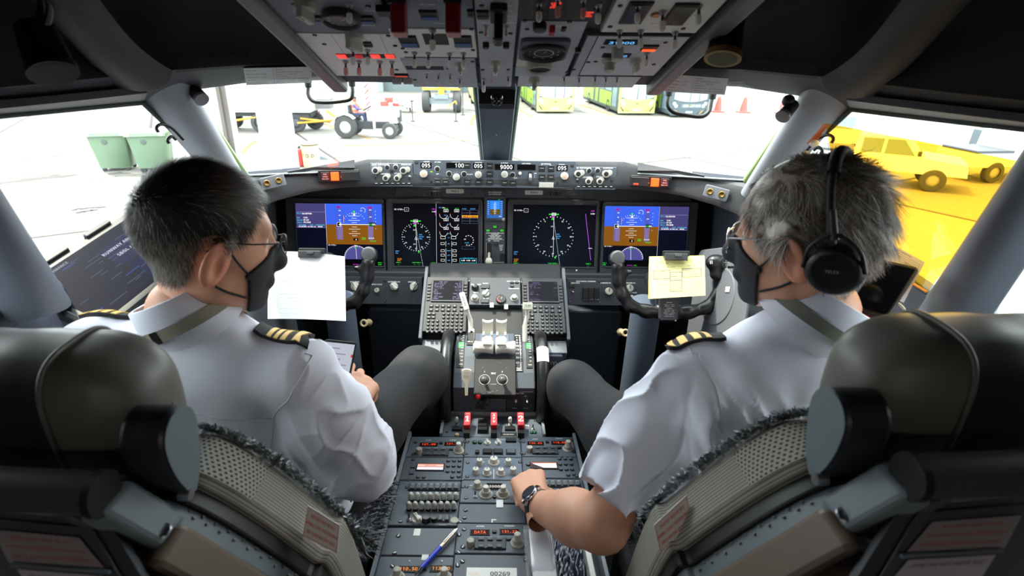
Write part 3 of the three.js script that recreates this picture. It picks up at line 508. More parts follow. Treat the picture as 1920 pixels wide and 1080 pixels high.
efis('left display control panel of small knobs at the end of the glareshield', rectPx(PG, 697, 306, 775, 349.5), 0, 0);
efis('right display control panel of small knobs at the end of the glareshield', rectPx(PG, 1078, 313, 1153, 355.5), 378.5, 6.2);
{
  const c = unit(PG, 'autopilot_panel', 'long grey autopilot panel with digit windows in the glareshield centre', 'panel', rectPx(PG, 776, 300.5, 1079, 352), { lift: 0.014, depth: 0.03, mat: M.panel, ground: '#454b54', print: (f) => {
    for (const [x, y, s] of [[799, 302.5, 'COURSE'], [820, 303, 'A/T ARM'], [855, 303.5, 'IAS/MACH'], [897, 304, 'HEADING'], [946, 305, 'ALTITUDE'], [987, 306, 'VERT SPEED'], [1024, 306.5, 'A/P ENGAGE'], [1054, 308, 'COURSE'], [820, 326, 'OFF'], [809, 333, 'F/D'], [880, 327, 'SPD INTV'], [967, 334, 'INTV'], [1004, 325, 'DN'], [1004, 345, 'UP'], [1016, 309, 'A'], [1033, 309, 'B'], [1046, 336, 'F/D']]) f.t(x, y, s, 0.0052);
    f.line(971, 343, 990, 343.5); f.line(1003, 328, 1003, 342, '#ddd', 0.0008);
    for (const [x, y] of [[856, 331], [897, 327]]) for (let a = -2; a <= 2; a++) { const [X, Y] = f.at(x, y), q = a * 0.55; f.k.strokeStyle = '#ddd'; f.k.lineWidth = 1.6; f.k.beginPath(); f.k.moveTo(X + Math.sin(q) * 36, Y - Math.cos(q) * 36); f.k.lineTo(X + Math.sin(q) * 44, Y - Math.cos(q) * 44); f.k.stroke(); }
  } });
  const o = { al: 'right', glow: 0.55, size: 1.05 };
  for (const [x, y, w, s] of [[799, 310, 0.034, '095'], [855, 310, 0.062, '100'], [897, 311, 0.033, '095'], [946, 313, 0.062, '9000'], [987, 313.5, 0.058, ''], [1054, 315, 0.034, '095']]) readout(c, x, y, w, 0.0165, s, '#f4f6f8', { ...o, al: s.length > 3 || w > 0.05 ? 'right' : 'center' });
  for (const [x, y] of [[795, 326], [1058, 330]]) knob(c, x, y, 0.0125, 0.015, M.knobLight, { cap: std(0xd8a08a, 0.5) });
  for (const [x, y] of [[856, 332], [897, 327.5], [946, 327]]) knob(c, x, y, 0.0115, 0.016, M.knobLight, { cap: M.knob });
  for (const [x, y] of [[842, 326], [870, 326.5], [961, 328], [820, 317]]) { put(c, 'ring', once('mcr', () => turned([[0.0098, 0], [0.0098, 0.0015], [0.008, 0.0015]], 20)), M.knob, x, y); knob(c, x, y, 0.0075, 0.005, M.knobBlack); }
  knob(c, 975, 325, 0.0055, 0.008, M.knobLight);
  for (const [x, y] of [[821, 341], [836, 341], [876, 341], [897, 341.5], [918, 341.5], [876, 310], [918, 311], [918, 326], [946, 342.5], [962, 343], [1016, 315.5], [1033, 316], [1016, 332], [1033, 332]]) { const b = button(c, x, y, 0.0215, 0.0195, M.btn, 0.004); mesh('legend', once('lgm', () => box(0.012, 0.0016, 0.0002)), M.knob, b).position.z = 0.0041; }
  put(c, 'green_light', chamfer(0.008, 0.003, 0.001, 0.0003), std(0x102004, 0.4, 0, { emissive: 0x9adf20, emissiveIntensity: 0.5 }), 809, 322);
  put(c, 'thumbwheel', once('vsw', () => turned([[0, -0.005], [0.017, -0.005], [0.0185, -0.003], [0.0185, 0.003], [0.017, 0.005], [0, 0.005]], 24).rotateY(PI / 2)), M.steel, 994, 335, -0.004); put(c, 'wheel_slot', chamfer(0.014, 0.045, 0.001, 0.0003), M.dark, 994, 335);
  put(c, 'disengage_bar', chamfer(0.048, 0.017, 0.006, 0.0012), M.knob, 1024, 347);
  for (const [x, y] of [[809, 340], [1045, 342]]) { put(c, 'switch_slot', chamfer(0.006, 0.014, 0.001, 0.0003), M.white, x, y); put(c, 'toggle_switch', chamfer(0.0045, 0.007, 0.005, 0.0006), M.black, x, y, 0.001); }
  for (const [x, y] of [[781, 304.5], [781, 344], [1073, 310.5], [1072, 347]]) screw(c, x, y, 0.006);
}
// warning light blocks on the hood
for (const s of [0, 1]) {
  const X = (x) => (s ? 1856 - x : x), dY = s ? 11 : 0, p = at(X(636), 329.5 + dY, 1.715), g = thing('warning_lights', s ? 'black warning block with lit orange caution light, right of the autopilot panel' : 'black warning block with lit orange caution light, left of the autopilot panel', 'warning light', p);
  g.rotation.set(-0.12, s ? -0.32 : 0.32, 0);
  const k = s ? -1 : 1;
  mesh('housing', rslab(0.128, 0.036, 0.022, 0.004, 0.0015), M.black, g).position.z = -0.006;
  const fire = mesh('fire_warning', chamfer(0.025, 0.026, 0.004, 0.001), M.btn, g); fire.position.set(-0.044 * k, 0, 0.015);
  mesh('lettering', new THREE.PlaneGeometry(0.023, 0.024), std(0xffffff, 0.4, 0, { map: once('firew', () => canvas(96, 96, (c) => { c.fillStyle = '#3a1c22'; c.fillRect(0, 0, 96, 96); ['FIRE', 'WARN', 'BELL CUT'].forEach((t, i) => text(c, t, 48, 20 + i * 28, 22 - i * 2, '#d8a8a0')); })) }), fire).position.z = 0.0042;
  const cau = mesh('caution_light', chamfer(0.025, 0.026, 0.005, 0.001), std(0x401004, 0.4, 0, { emissive: 0xff5a1c, emissiveIntensity: 0.75 }), g); cau.position.set(-0.014 * k, 0, 0.015);
  const pl = new THREE.PointLight(0xff5a1c, 0.004); pl.position.set(0, 0, 0.012); cau.add(pl);
  mesh('blank_panel', chamfer(0.056, 0.028, 0.003, 0.001), M.dark, g).position.set(0.033 * k, 0, 0.015);
  if (s) mesh('red_annunciator', chamfer(0.016, 0.006, 0.001, 0.0004), std(0x401004, 0.4, 0, { emissive: 0xff4a20, emissiveIntensity: 0.45 }), g).position.set(-0.044, -0.008, 0.018);
  mesh('screw', new THREE.SphereGeometry(0.002, 8, 6), M.steel, g).position.set(0.005 * k, -0.003, 0.0155);
}
// ---------------------------------------------------------------- forward electronics: two keypads and the panel between
const keyMark = dataTex(16, (x, y) => (Math.abs(x - 0.5) < 0.22 && Math.abs(y - 0.5) < 0.3 && ((x * 16 | 0) + (y * 16 | 0)) % 3 ? 0.75 : 0.06), true);
M.key = std(0x0d0d10, 0.45); M.keypad = std(0x212429, 0.55); M.keyTop = std(0xffffff, 0.5, 0, { map: keyMark });
function cdu(label, R, ox, lines, col) {
  const c = unit(PF, 'flight_computer_keypad', label, 'keypad', R, { lift: 0.012, depth: 0.05, mat: M.keypad, group: 'flight computer keypads' });
  const W = c.w, H = c.h, tex = lcd(384, 256, (k) => { k.fillStyle = '#0a0714'; k.fillRect(0, 0, 384, 256); lines.forEach(([s, r], i) => { text(k, s, 8, 18 + i * 22, 20, col, 'left', 'monospace'); if (r) text(k, r, 376, 18 + i * 22, 20, col, 'right', 'monospace'); }); });
  const put2 = (name, geo, m, x, y, z = 0) => { const o = mesh(name, geo, m, c.g); o.position.set(x, y, c.lift + z); return o; };
  const b = put2('screen_bezel', rslab(0.106, 0.088, 0.004, 0.004, 0.001), M.trim, 0.002, H / 2 - 0.056);
  mesh('screen', new THREE.PlaneGeometry(0.097, 0.077), screenMat(tex, 0.3), b).position.z = 0.0042;
  for (const s of [-1, 1]) for (let i = 0; i < 6; i++) put2('line_key', chamfer(0.011, 0.0062, 0.003, 0.0007), M.key, s * (W / 2 - 0.009) + 0.001, H / 2 - 0.03 - i * 0.0125);
  const kg = chamfer(0.0125, 0.0088, 0.0035, 0.0008), kt = once('kt', () => new THREE.PlaneGeometry(0.008, 0.0055)), kr = once('krnd', () => turned([[0.0052, 0], [0.005, 0.003], [0.004, 0.0036], [0, 0.0036]], 12)), kt2 = once('kt2', () => new THREE.PlaneGeometry(0.0046, 0.0046));
  const key = (x, y, round) => { const k = put2('key', round ? kr : kg, M.key, x, y); mesh('legend', round ? kt2 : kt, M.keyTop, k).position.z = 0.0037; };
  for (let r = 0; r < 2; r++) for (let i = 0; i < 6; i++) key(-0.047 + i * 0.019 + (i === 5 ? 0.004 : 0), H / 2 - 0.116 - r * 0.015);
  for (let r = 0; r < 6; r++) for (let i = 0; i < 8; i++) { if (i === 2 && r < 2) continue; key(-0.052 + i * 0.0145 + (i > 2 ? 0.004 : 0), H / 2 - 0.1455 - r * 0.0133, !(i < 2 && r < 2)); }
  for (const s of [-1, 1]) put2('amber_light', chamfer(0.003, 0.003, 0.001, 0.0003), std(0x806020, 0.4), s * (W / 2 - 0.006), H / 2 - 0.148);
}
{
  const L = rectPx(PF, 797, 523, 876, 625), Rr = rectPx(PF, 979, 525, 1057, 627);
  cdu('left keypad computer with white text page on its screen', L, 0, [['      PERF INIT', '1/2'], [' GR WT/CRZ CG', 'CRZ ALT'], ['126.1/ 5.0%', 'FL370'], [' PLAN/FUEL', 'CRZ WIND'], ['---.-/ 17.3', '---°/---'], [' ZFW', 'T/C OAT'], ['108.8', '---°F'], [' RESERVES', 'TRANS ALT'], ['  4.0', ' 18000'], [' COST INDEX', 'PERF INIT'], ['<INDEX', 'N1 LIMIT>']], '#c9b8f0');
  cdu('right keypad computer with a dimmer text page on its screen', Rr, 0, [['    PROGRESS', '1/4'], [' FROM ALT ATA', ''], ['SBGL 36', ''], [' TO  DTG ETA', 'FUEL'], ['-----', ''], ['------', '-----'], [' DEST', ''], ['SBSP ---NM', '----'], ['', ''], ['---------', ''], ['<NAV STATUS', '']], '#8a6fa8');
  // shelf that carries them, with light grey front edges
  const sh = thing('keypad_shelf', 'grey sloping shelf under the two keypads, light front edge', 'shelf', PF.w(0, -0.1, -0.03)); sh.quaternion.copy(PF.q);
  mesh('shelf', chamfer(0.46, 0.30, 0.05, 0.004), std(0x131519, 0.6), sh).position.set(0, 0.02, -0.032);
  for (const [x, s] of [[-0.155, -1], [0.155, 1]]) { mesh('front_edge', rslab(0.15, 0.045, 0.045, 0.004, 0.003), std(0x767b84, 0.5), sh).position.set(x, -0.155, -0.03); mesh('side_rail', rslab(0.012, 0.28, 0.055, 0.004, 0.003), M.sideDark, sh).position.set(s * 0.235, 0.0, -0.02); }
  const c = unit(PF, 'centre_instrument_plate', 'dark plate with knobs and a small red-marked brake gauge between the keypads', 'panel', rectPx(PF, 880, 522, 976, 574), { lift: 0.006, depth: 0.03, mat: M.panelDark, ground: '#343941', print: (f) => { for (const [x, y, s] of [[892, 533, 'FLAP INHIBIT'], [910, 531, 'SELECT'], [964, 527, 'AUTO LAND FLARE'], [964, 541, 'YAW DAMPER'], [892, 549, 'BRAKE'], [911, 560, 'N1 SET']]) f.t(x, y, s, 0.0055); } });
  for (const [x, y] of [[891, 540], [890, 560], [964, 560]]) knob(c, x, y, 0.0088, 0.016, y < 550 ? M.knobBlack : M.knob, { skirt: true });
  selector(c, 911, 551, 0.011, -0.6, 0.014); button(c, 910, 538, 0.028, 0.015); button(c, 909, 565, 0.026, 0.015);
  for (const [x, y] of [[960, 530], [969, 530], [960, 537]]) button(c, x, y, 0.012, 0.007);
  const ga = put(c, 'brake_gauge', once('bg', () => turned([[0.0165, 0], [0.0165, 0.006], [0.0145, 0.008], [0.0135, 0.006], [0, 0.006]], 28)), M.dark, 939, 562);
  mesh('dial', new THREE.CircleGeometry(0.0135, 24), std(0xffffff, 0.4, 0, { map: canvas(96, 96, (k) => { k.fillStyle = '#0c0c0e'; k.fillRect(0, 0, 96, 96); k.strokeStyle = '#d8402c'; k.lineWidth = 8; k.beginPath(); k.arc(48, 48, 38, 1.6, 4.4); k.stroke(); k.strokeStyle = '#ddd'; k.lineWidth = 4; k.beginPath(); k.moveTo(48, 48); k.lineTo(62, 22); k.stroke(); for (let i = 0; i < 6; i++) k.fillRect(70, 30 + i * 8, 8, 3); }) }), ga).position.z = 0.0063;
  for (const [x, y] of [[922, 572], [949, 575]]) { const b = button(c, x, y, 0.013, 0.019, M.white, 0.0008, 'sticker'); mesh('print', new THREE.PlaneGeometry(0.011, 0.017), std(0xffffff, 0.6, 0, { map: once('stk', () => canvas(44, 68, (k) => { k.fillStyle = '#eee'; k.fillRect(0, 0, 44, 68); k.fillStyle = '#d04050'; for (let i = 0; i < 6; i++) k.fillRect(4 + (i % 2) * 4, 6 + i * 10, 30 - (i % 3) * 5, 5); })) }), b).position.z = 0.001; }
  for (const [x, y] of [[880, 527], [978, 529], [979, 572]]) screw(c, x, y);
}
// ---------------------------------------------------------------- throttle quadrant
const prof = [[1.30, 0.55], [1.30, 0.748], [1.335, 0.776], [1.38, 0.803], [1.43, 0.818], [1.49, 0.818], [1.52, 0.55]];
const onProf = (f) => { for (let i = 1; i < prof.length - 2; i++) if (f <= prof[i + 1][0]) return lerp(prof[i][1], prof[i + 1][1], (f - prof[i][0]) / (prof[i + 1][0] - prof[i][0])); return 0.818; };
const quad = thing('throttle_quadrant', 'grey throttle quadrant stand between the pilots\' knees', 'throttle stand', V(0, 0.55, -1.40));
{
  const sh = new THREE.Shape(); prof.forEach(([f, y], i) => (i ? sh.lineTo(f, y) : sh.moveTo(f, y)));
  const g = new THREE.ExtrudeGeometry(sh, { depth: 0.236, bevelEnabled: true, bevelSize: 0.003, bevelThickness: 0.003, bevelSegments: 1 }).rotateY(PI / 2).translate(-0.118, 0, 0);
  mesh('stand', local(g, quad), std(0x4a515c, 0.5), quad);
  const band = (x0, x1, f0, f1, lift, m, name, tex) => { const rows = []; for (let i = 0; i <= 12; i++) { const f = lerp(f1, f0, i / 12); rows.push([V(x0, onProf(f) + lift + 0.004, -f), V(x1, onProf(f) + lift + 0.004, -f)]); } return mesh(name, local(sheet(rows, 0.0015), quad), tex ? std(0xffffff, 0.5, 0, { map: tex }) : m, quad); };
  const scale = canvas(96, 640, (k) => { k.fillStyle = '#131417'; k.fillRect(0, 0, 96, 640); k.fillStyle = '#eee'; k.fillRect(66, 30, 7, 560); ['UP', '1', '2', '5', '10', '15', '25', '30', '40'].forEach((t, i) => { text(k, t, 32, 40 + i * 62, 38, '#eee'); k.fillRect(56, 38 + i * 62, 28, 6); }); text(k, 'FLAP', 48, 606, 26, '#eee'); text(k, 'DOWN', 48, 628, 22, '#eee'); });
  band(0.062, 0.086, 1.335, 1.485, 0.0025, null, 'flap_scale', scale);
  const trim = canvas(64, 480, (k) => { k.fillStyle = '#141518'; k.fillRect(0, 0, 64, 480); k.fillStyle = '#2f9a48'; k.fillRect(6, 190, 52, 80); for (let i = 0; i < 13; i++) { k.fillStyle = '#eee'; k.fillRect(i % 3 ? 36 : 20, 16 + i * 36, i % 3 ? 22 : 38, 5); } });
  band(-0.112, -0.092, 1.345, 1.487, 0.0025, null, 'trim_scale', trim); band(0.096, 0.114, 1.345, 1.487, 0.0025, null, 'trim_scale', trim);
  band(-0.086, -0.062, 1.42, 1.487, 0.0025, M.black, 'speed_brake_scale');
  mesh('scale_arrow', local(box(0.018, 0.001, 0.006, -0.074, 0.8255, -1.432), quad), M.white, quad);
  mesh('throttle_slot', local(sheet([[V(-0.045, 0.8235, -1.487), V(0.045, 0.8235, -1.487)], [V(-0.045, 0.8235, -1.43), V(0.045, 0.8235, -1.43)], [V(-0.045, 0.8095, -1.382), V(0.045, 0.8095, -1.382)]], 0.001), quad), M.blueGrey, quad);
}
// trim wheels
for (const s of [-1, 1]) {
  const g = thing('trim_wheel', s < 0 ? 'black trim wheel at the left side of the throttle stand' : 'black trim wheel with a white patch right of the throttle stand', 'wheel', V(s * 0.141, 0.715, -1.395), 'trim wheels');
  const ring = turned([[0.118, -0.016], [0.142, -0.017], [0.150, -0.010], [0.152, 0], [0.150, 0.010], [0.142, 0.017], [0.118, 0.016], [0.112, 0.006], [0.112, -0.006], [0.118, -0.016]], 56).rotateY(PI / 2);
  mesh('rim', ring, phys(0x17181b, 0.35), g); mesh('web', turned([[0, -0.004], [0.114, -0.004], [0.114, 0.004], [0, 0.004]], 40).rotateY(PI / 2), M.dark, g);
  if (s > 0) { const rows = []; for (let i = 0; i <= 6; i++) { const a = 0.30 + i * 0.055, row = []; for (const [r, x] of [[0.143, -0.0175], [0.1508, -0.0105], [0.1530, 0], [0.1508, 0.0105], [0.143, 0.0175]]) row.push(V(x, Math.cos(a) * r, Math.sin(a) * r)); rows.push(row); } mesh('white_patch', sheet(rows), M.white, g); }
}
// thrust levers
const ivory = phys(0xd6d4cc, 0.4);
for (const s of [-1, 1]) {
  const g = thing('thrust_lever', s < 0 ? 'ivory left thrust lever marked 1 with its reverse lever' : 'ivory right thrust lever marked 2 with its reverse lever', 'lever', V(s * 0.0205, 0.80, -1.43), 'thrust levers');
  const arm = new THREE.Shape(); arm.moveTo(-0.017, -0.02); arm.lineTo(0.017, -0.02); arm.lineTo(0.017, 0.068); arm.lineTo(0.012, 0.08); arm.lineTo(-0.012, 0.08); arm.lineTo(-0.017, 0.068);
  mesh('arm', slab(arm, 0.03, 0.003).rotateX(0.5).translate(0, 0.0, 0.0), ivory, g);
  const hd = mesh('handle', turned([[0, -0.001], [0.0195, 0], [0.0205, 0.004], [0.0165, 0.022], [0.0165, 0.036], [0.0195, 0.054], [0.0185, 0.06], [0, 0.06]], 24).rotateY(s * PI / 2), ivory, g); hd.position.set(-s * 0.017, 0.036, 0.048);
  mesh('handle_print', sheet([0, 1, 2, 3].map((i) => [0, 1, 2, 3, 4].map((j) => { const a = 0.35 + i * 0.3; return V((j - 2) * 0.009 + s * 0.032 - s * 0.017, Math.cos(a) * 0.0186 + 0.036, Math.sin(a) * 0.0186 + 0.048); }))), std(0xffffff, 0.5, 0, { map: canvas(160, 80, (k) => { k.fillStyle = '#dddbd4'; k.fillRect(0, 0, 160, 80); text(k, s < 0 ? '1' : '2', 80, 18, 34, '#777'); text(k, s < 0 ? '● A/T' : 'A/T ●', 80, 46, 20, '#444'); text(k, 'DISENGAGE', 80, 66, 18, '#444'); }) }), g);
  const rev = new THREE.Shape(); rev.moveTo(-0.016, 0); rev.lineTo(0.016, 0); rev.lineTo(0.016, 0.05); rev.quadraticCurveTo(0, 0.038, -0.016, 0.05);
  mesh('reverse_lever', merge([slab(rev, 0.012, 0.002).rotateX(0.15).translate(0, 0.062, 0.0), slab(roundRect(0.006, 0.06, 0.002), 0.012, 0.0015).rotateX(0.5).translate(0.012, 0.055, 0.018), slab(roundRect(0.006, 0.06, 0.002), 0.012, 0.0015).rotateX(0.5).translate(-0.012, 0.055, 0.018)]), ivory, g);
}
// speed brake and flap levers
{
  const g = thing('speed_brake_lever', 'slim white speed brake lever left of the thrust levers', 'lever', V(-0.075, 0.815, -1.44)), W = (x, y, d) => at(x, y, d).sub(g.position);
  mesh('stem', merge([rod(W(884, 640, 1.61), W(882, 600, 1.605), 0.0075), rod(W(882, 600, 1.605), W(874, 575, 1.60), 0.0065)]), ivory, g);
  const a = W(875, 578, 1.60), b = W(867, 552, 1.605), q = new THREE.Quaternion().setFromUnitVectors(V(0, 1, 0), b.clone().sub(a).normalize());
  const hd = mesh('handle', rslab(0.016, 0.055, 0.012, 0.003, 0.002), M.white, g); hd.position.copy(a.clone().lerp(b, 0.5)); hd.quaternion.copy(q);
  mesh('handle_print', new THREE.PlaneGeometry(0.008, 0.04), std(0xffffff, 0.6, 0, { map: canvas(32, 160, (k) => { k.fillStyle = '#dcdcd6'; k.fillRect(0, 0, 32, 160); k.save(); k.translate(16, 80); k.rotate(PI / 2); text(k, 'SPEED BRK', 0, 0, 24, '#333'); k.restore(); }) }), hd).position.z = 0.0125;
  mesh('foot', rslab(0.018, 0.03, 0.02, 0.003, 0.002), M.white, g).position.copy(W(884, 624, 1.60));
  mesh('arrow', new THREE.CircleGeometry(0.006, 3), M.ink, g).position.copy(W(884, 622, 1.572));
  const h = thing('flap_lever', 'white flap lever with a square cream handle right of the thrust levers', 'lever', V(0.092, 0.815, -1.44)), X = (x, y, d) => at(x, y, d).sub(h.position);
  mesh('stem', merge([rod(X(984, 640, 1.60), X(984, 610, 1.60), 0.0075), rod(X(984, 610, 1.60), X(989, 592, 1.60), 0.0065), rod(X(989, 592, 1.60), X(989, 578, 1.595), 0.006)]), ivory, h);
  const fh = mesh('handle', rslab(0.029, 0.021, 0.02, 0.003, 0.002), std(0xc9d2c2, 0.45), h); fh.position.copy(X(989, 573.5, 1.59)); fh.rotation.x = -0.4;
  mesh('handle_print', new THREE.PlaneGeometry(0.024, 0.009), std(0xffffff, 0.6, 0, { map: canvas(96, 36, (k) => { k.fillStyle = '#c9d2c2'; k.fillRect(0, 0, 96, 36); text(k, 'FLAP', 48, 19, 30, '#555'); }) }), fh).position.set(0, 0.002, 0.0203);
}
// start lever plate
const PQ = new Plane(V(0, 0.777, -1.337), V(0, 0.054, -0.078)), PV = new Plane(V(0, 0.70, -1.3), V(0, 1, -0.02));
{
  const c = unit(PQ, 'start_lever_panel', 'black plate with two round start levers below the thrust levers', 'panel', rectPx(PQ, 889, 673, 967, 741, 0.012), { lift: 0.014, depth: 0.035, mat: M.dark, ground: '#1b1c1f', print: (f) => { f.ring(908, 712, 0.016, '#ddd', 0.0009); f.ring(942, 712, 0.016, '#ddd', 0.0009); f.t(925, 700, 'IDLE', 0.0065); f.t(925, 721, 'CUTOFF', 0.005, '#999'); f.t(908, 697, '1', 0.006); f.t(942, 697, '2', 0.006); f.k.strokeStyle = '#aaa'; const [X, Y] = f.at(918, 737); f.k.strokeRect(X - 22, Y - 10, 44, 20); f.t(918, 737, 'PUSH', 0.0045); } });
  for (const x of [908, 942]) { const k = put(c, 'start_lever', once('stl', () => merge([turned([[0.013, 0], [0.012, 0.003], [0.005, 0.003], [0.0045, 0.03], [0, 0.03]], 18), new THREE.SphereGeometry(0.0105, 16, 12).scale(1, 1, 0.85).translate(0, 0, 0.034)])), phys(0x4a4a4d, 0.25), x, 713); k.rotation.x = 0.35; }
  for (const [x, y] of [[905, 690], [950, 690], [938, 681], [932, 733]]) put(c, 'screw', once('scm', () => new THREE.SphereGeometry(0.002, 6, 4)), M.steel, x, y);
}
{
  const s = unit(PV, 'stab_trim_panel', 'small black STAB TRIM switch panel on the stand front', 'panel', rectPx(PV, 949, 734, 1000, 771, 0.006), { lift: 0.008, depth: 0.02, mat: M.dark, ground: '#1b1c1f', print: (f) => { f.t(974, 737, 'STAB TRIM', 0.0055); f.t(964, 742, 'PRI', 0.004); f.t(986, 742, 'B/U', 0.004); f.t(964, 766, 'CUTOUT', 0.004); f.t(986, 766, 'CUTOUT', 0.004); } });
  for (const x of [967, 988]) toggle(s, x, 751, { bare: true, s: 0.9, lever: M.white, tilt: -0.3 });
  const p = thing('parking_brake_lever', 'cream parking brake pull tab at the left of the stand', 'lever', at(875, 705, 1.515)); p.rotation.x = -0.35;
  const sh = new THREE.Shape(); sh.moveTo(-0.004, -0.055); sh.lineTo(0.004, -0.055); sh.lineTo(0.005, -0.022); sh.lineTo(0.013, -0.008); sh.lineTo(0.0135, 0.018); sh.quadraticCurveTo(0, 0.026, -0.0135, 0.018); sh.lineTo(-0.013, -0.008); sh.lineTo(-0.005, -0.022);
  mesh('tab', slab(sh, 0.008, 0.0015), std(0xc9c6b8, 0.5), p); mesh('tab_print', new THREE.PlaneGeometry(0.02, 0.018), std(0xffffff, 0.6, 0, { map: canvas(80, 72, (k) => { k.fillStyle = '#c9c6b8'; k.fillRect(0, 0, 80, 72); text(k, 'PARKING', 40, 12, 15, '#777'); text(k, 'BRAKE', 40, 29, 15, '#777'); text(k, 'PULL', 40, 55, 24, '#666'); }) }), p).position.set(0, 0.006, 0.0084);
  const rl = thing('brake_warning_light', 'small red parking brake light on the stand front', 'light', at(896, 743, 1.53)); mesh('lens', new THREE.SphereGeometry(0.0085, 14, 10), phys(0xc8101c, 0.25), rl); mesh('socket', turned([[0.0115, -0.006], [0.0115, 0.001], [0.009, 0.002], [0, 0.002]], 16), M.dark, rl);
  const hm = thing('handset_plug', 'small black knob and placard on the stand front', 'knob', at(912, 752, 1.555)); mesh('plate', box(0.03, 0.022, 0.006, -0.018, -0.016, 0.0), M.dark, hm); mesh('knob', merge([turned([[0.012, 0], [0.011, 0.012], [0, 0.013]], 14), rod(V(-0.02, 0, 0), V(0, 0, 0.006), 0.008)]), M.dark, hm);
}
// ---------------------------------------------------------------- aft pedestal
const vAt = (py) => PP.uv(928, py)[1];
const ped = thing('pedestal', 'long grey centre pedestal box holding the radio panels', 'pedestal', V(0, 0, -0.95));
{
  const v0 = vAt(1160), v1 = vAt(820), vf = vAt(779), w = (u, v, h) => PP.w(u, v, h);
  const boxOn = (u0, u1, va, vb, top, down) => { const q = [[u0, va], [u1, va], [u1, vb], [u0, vb]], p = []; for (const [u, v] of q) p.push(...w(u, v, top).toArray()); for (const [u, v] of q) { const b = w(u, v, top); p.push(b.x, down, b.z); } return geoFrom(p, [0, 1, 2, 0, 2, 3, 0, 4, 5, 0, 5, 1, 1, 5, 6, 1, 6, 2, 2, 6, 7, 2, 7, 3, 3, 7, 4, 3, 4, 0]).toNonIndexed(); };
  const core = boxOn(-0.228, 0.222, v0, v1, -0.03, 0.02), fire = boxOn(-0.145, 0.140, v1 - 0.01, vf, -0.03, 0.02);
  core.computeVertexNormals(); fire.computeVertexNormals();
  mesh('core', local(merge([core, fire]), ped), M.trim, ped);
  for (const [u0, u1, a, b] of [[-0.238, -0.231, v0, v1 + 0.008], [0.2215, 0.229, v0, v1 + 0.008]]) { const r = boxOn(u0, u1, a, b, 0.012, 0.1); r.computeVertexNormals(); mesh('side_rail', local(r, ped), std(0x7f8790, 0.45), ped); }
  for (const [u0, u1] of [[-0.151, -0.144], [0.139, 0.146]]) { const r = boxOn(u0, u1, v1, vf, 0.012, 0.2); r.computeVertexNormals(); mesh('fire_panel_rail', local(r, ped), std(0x7f8790, 0.45), ped); }
  const edge = boxOn(-0.151, 0.146, vf - 0.004, vf, 0.014, 0.5); edge.computeVertexNormals(); mesh('front_rail', local(edge, ped), std(0x8a9199, 0.45), ped);
}
const ground = '#545d68';
const cols = { l: [-0.230, -0.0785], c: [-0.0775, 0.0745], r: [0.0755, 0.2205] };
const pu = (name, label, cat, col, y0, y1, o) => unit(PP, name, label, cat, [cols[col][0], vAt(y1) + 0.0008, cols[col][1], vAt(y0) - 0.0008], { ground, ...o });
// fire panel
{
  const c = unit(PP, 'fire_handle_unit', 'engine fire panel with three red pull handles ahead of the radios', 'panel', [-0.1435, vAt(820) + 0.001, 0.1385, vAt(781)], { ground, lift: 0.0, print: (f) => { f.t(856, 800, 'OVHT DET', 0.005); f.t(957, 800, 'EXT TEST', 0.005); f.rect(985, 797, 993, 805, '#ddd'); f.rect(938, 811, 970, 819, '#1a1a1c'); f.t(954, 815, 'APU DET INOP', 0.0045); } });
  for (const [x, t] of [[875, '1'], [926, 'APU'], [977, '2']]) {
    const h = put(c, 'fire_handle', once('fh', () => merge([box(0.017, 0.05, 0.022, 0, -0.03, 0.010)])), M.black, x + (928 - x) * 0.03, 803);
    const g = mesh('red_grip', once('fhg', () => rslab(0.0195, 0.052, 0.017, 0.004, 0.003)), std(0xb5152a, 0.4), h); g.position.set(0, -0.008, 0.024); g.rotation.x = 0.22;
    mesh('lettering', new THREE.PlaneGeometry(0.0165, 0.043), std(0xffffff, 0.5, 0, { map: canvas(66, 172, (k) => { k.fillStyle = '#b5152a'; k.fillRect(0, 0, 66, 172); k.fillStyle = '#f3ead2'; if (t.length > 1) [...t].forEach((q, i) => text(k, q, 33, 40 + i * 46, 44, '#f3ead2')); else text(k, t, 33, 92, 118, '#f3ead2', 'center', 'serif'); for (let i = 0; i < 4; i++) k.fillRect(10 + i * 12, 6 + (i % 2) * 4, 7, 6); }) }), g).position.z = 0.0173;
  }
  for (const x of [857, 956]) toggle(c, x, 797, { s: 1.25, tilt: 0.35 });
  put(c, 'warning_light_block', chamfer(0.028, 0.055, 0.012, 0.002), M.black, 905, 803); for (let i = 0; i < 3; i++) put(c, 'warning_cap', chamfer(0.026, 0.014, 0.003, 0.001), M.btn, 905, 796 + i * 7.5, 0.012);
  for (const [x, y] of [[857, 806], [956, 806]]) button(c, x, y, 0.029, 0.016, M.btn, 0.008);
  for (const x of [997, 1003]) put(c, 'green_lamp', once('gl', () => merge([turned([[0.0055, 0], [0.0055, 0.003], [0.004, 0.005], [0, 0.006]], 12)])), phys(0x0e4a34, 0.25), x, 812);
  toggle(c, 999, 805, { bare: true, s: 0.9 }); knob(c, 857, 818, 0.006, 0.008, M.cream);
  for (const [x, y] of [[839, 786], [838, 810], [1014, 784], [1019, 808]]) screw(c, x, y, 0.005);
}
function radio(c, x, y, k, a, b, col = '#ff6a3a', s = 1) { // centre px, pixels per unit scale
  readout(c, x - 33 * k, y, 0.046 * s, 0.014, a, col, { bg: '#2a0d0a' }); readout(c, x + 26 * k, y - 1, 0.046 * s, 0.014, b, col, { bg: '#2a0d0a' });
}
const corner = (c, pts) => pts.forEach(([x, y]) => screw(c, x, y, 0.0052));
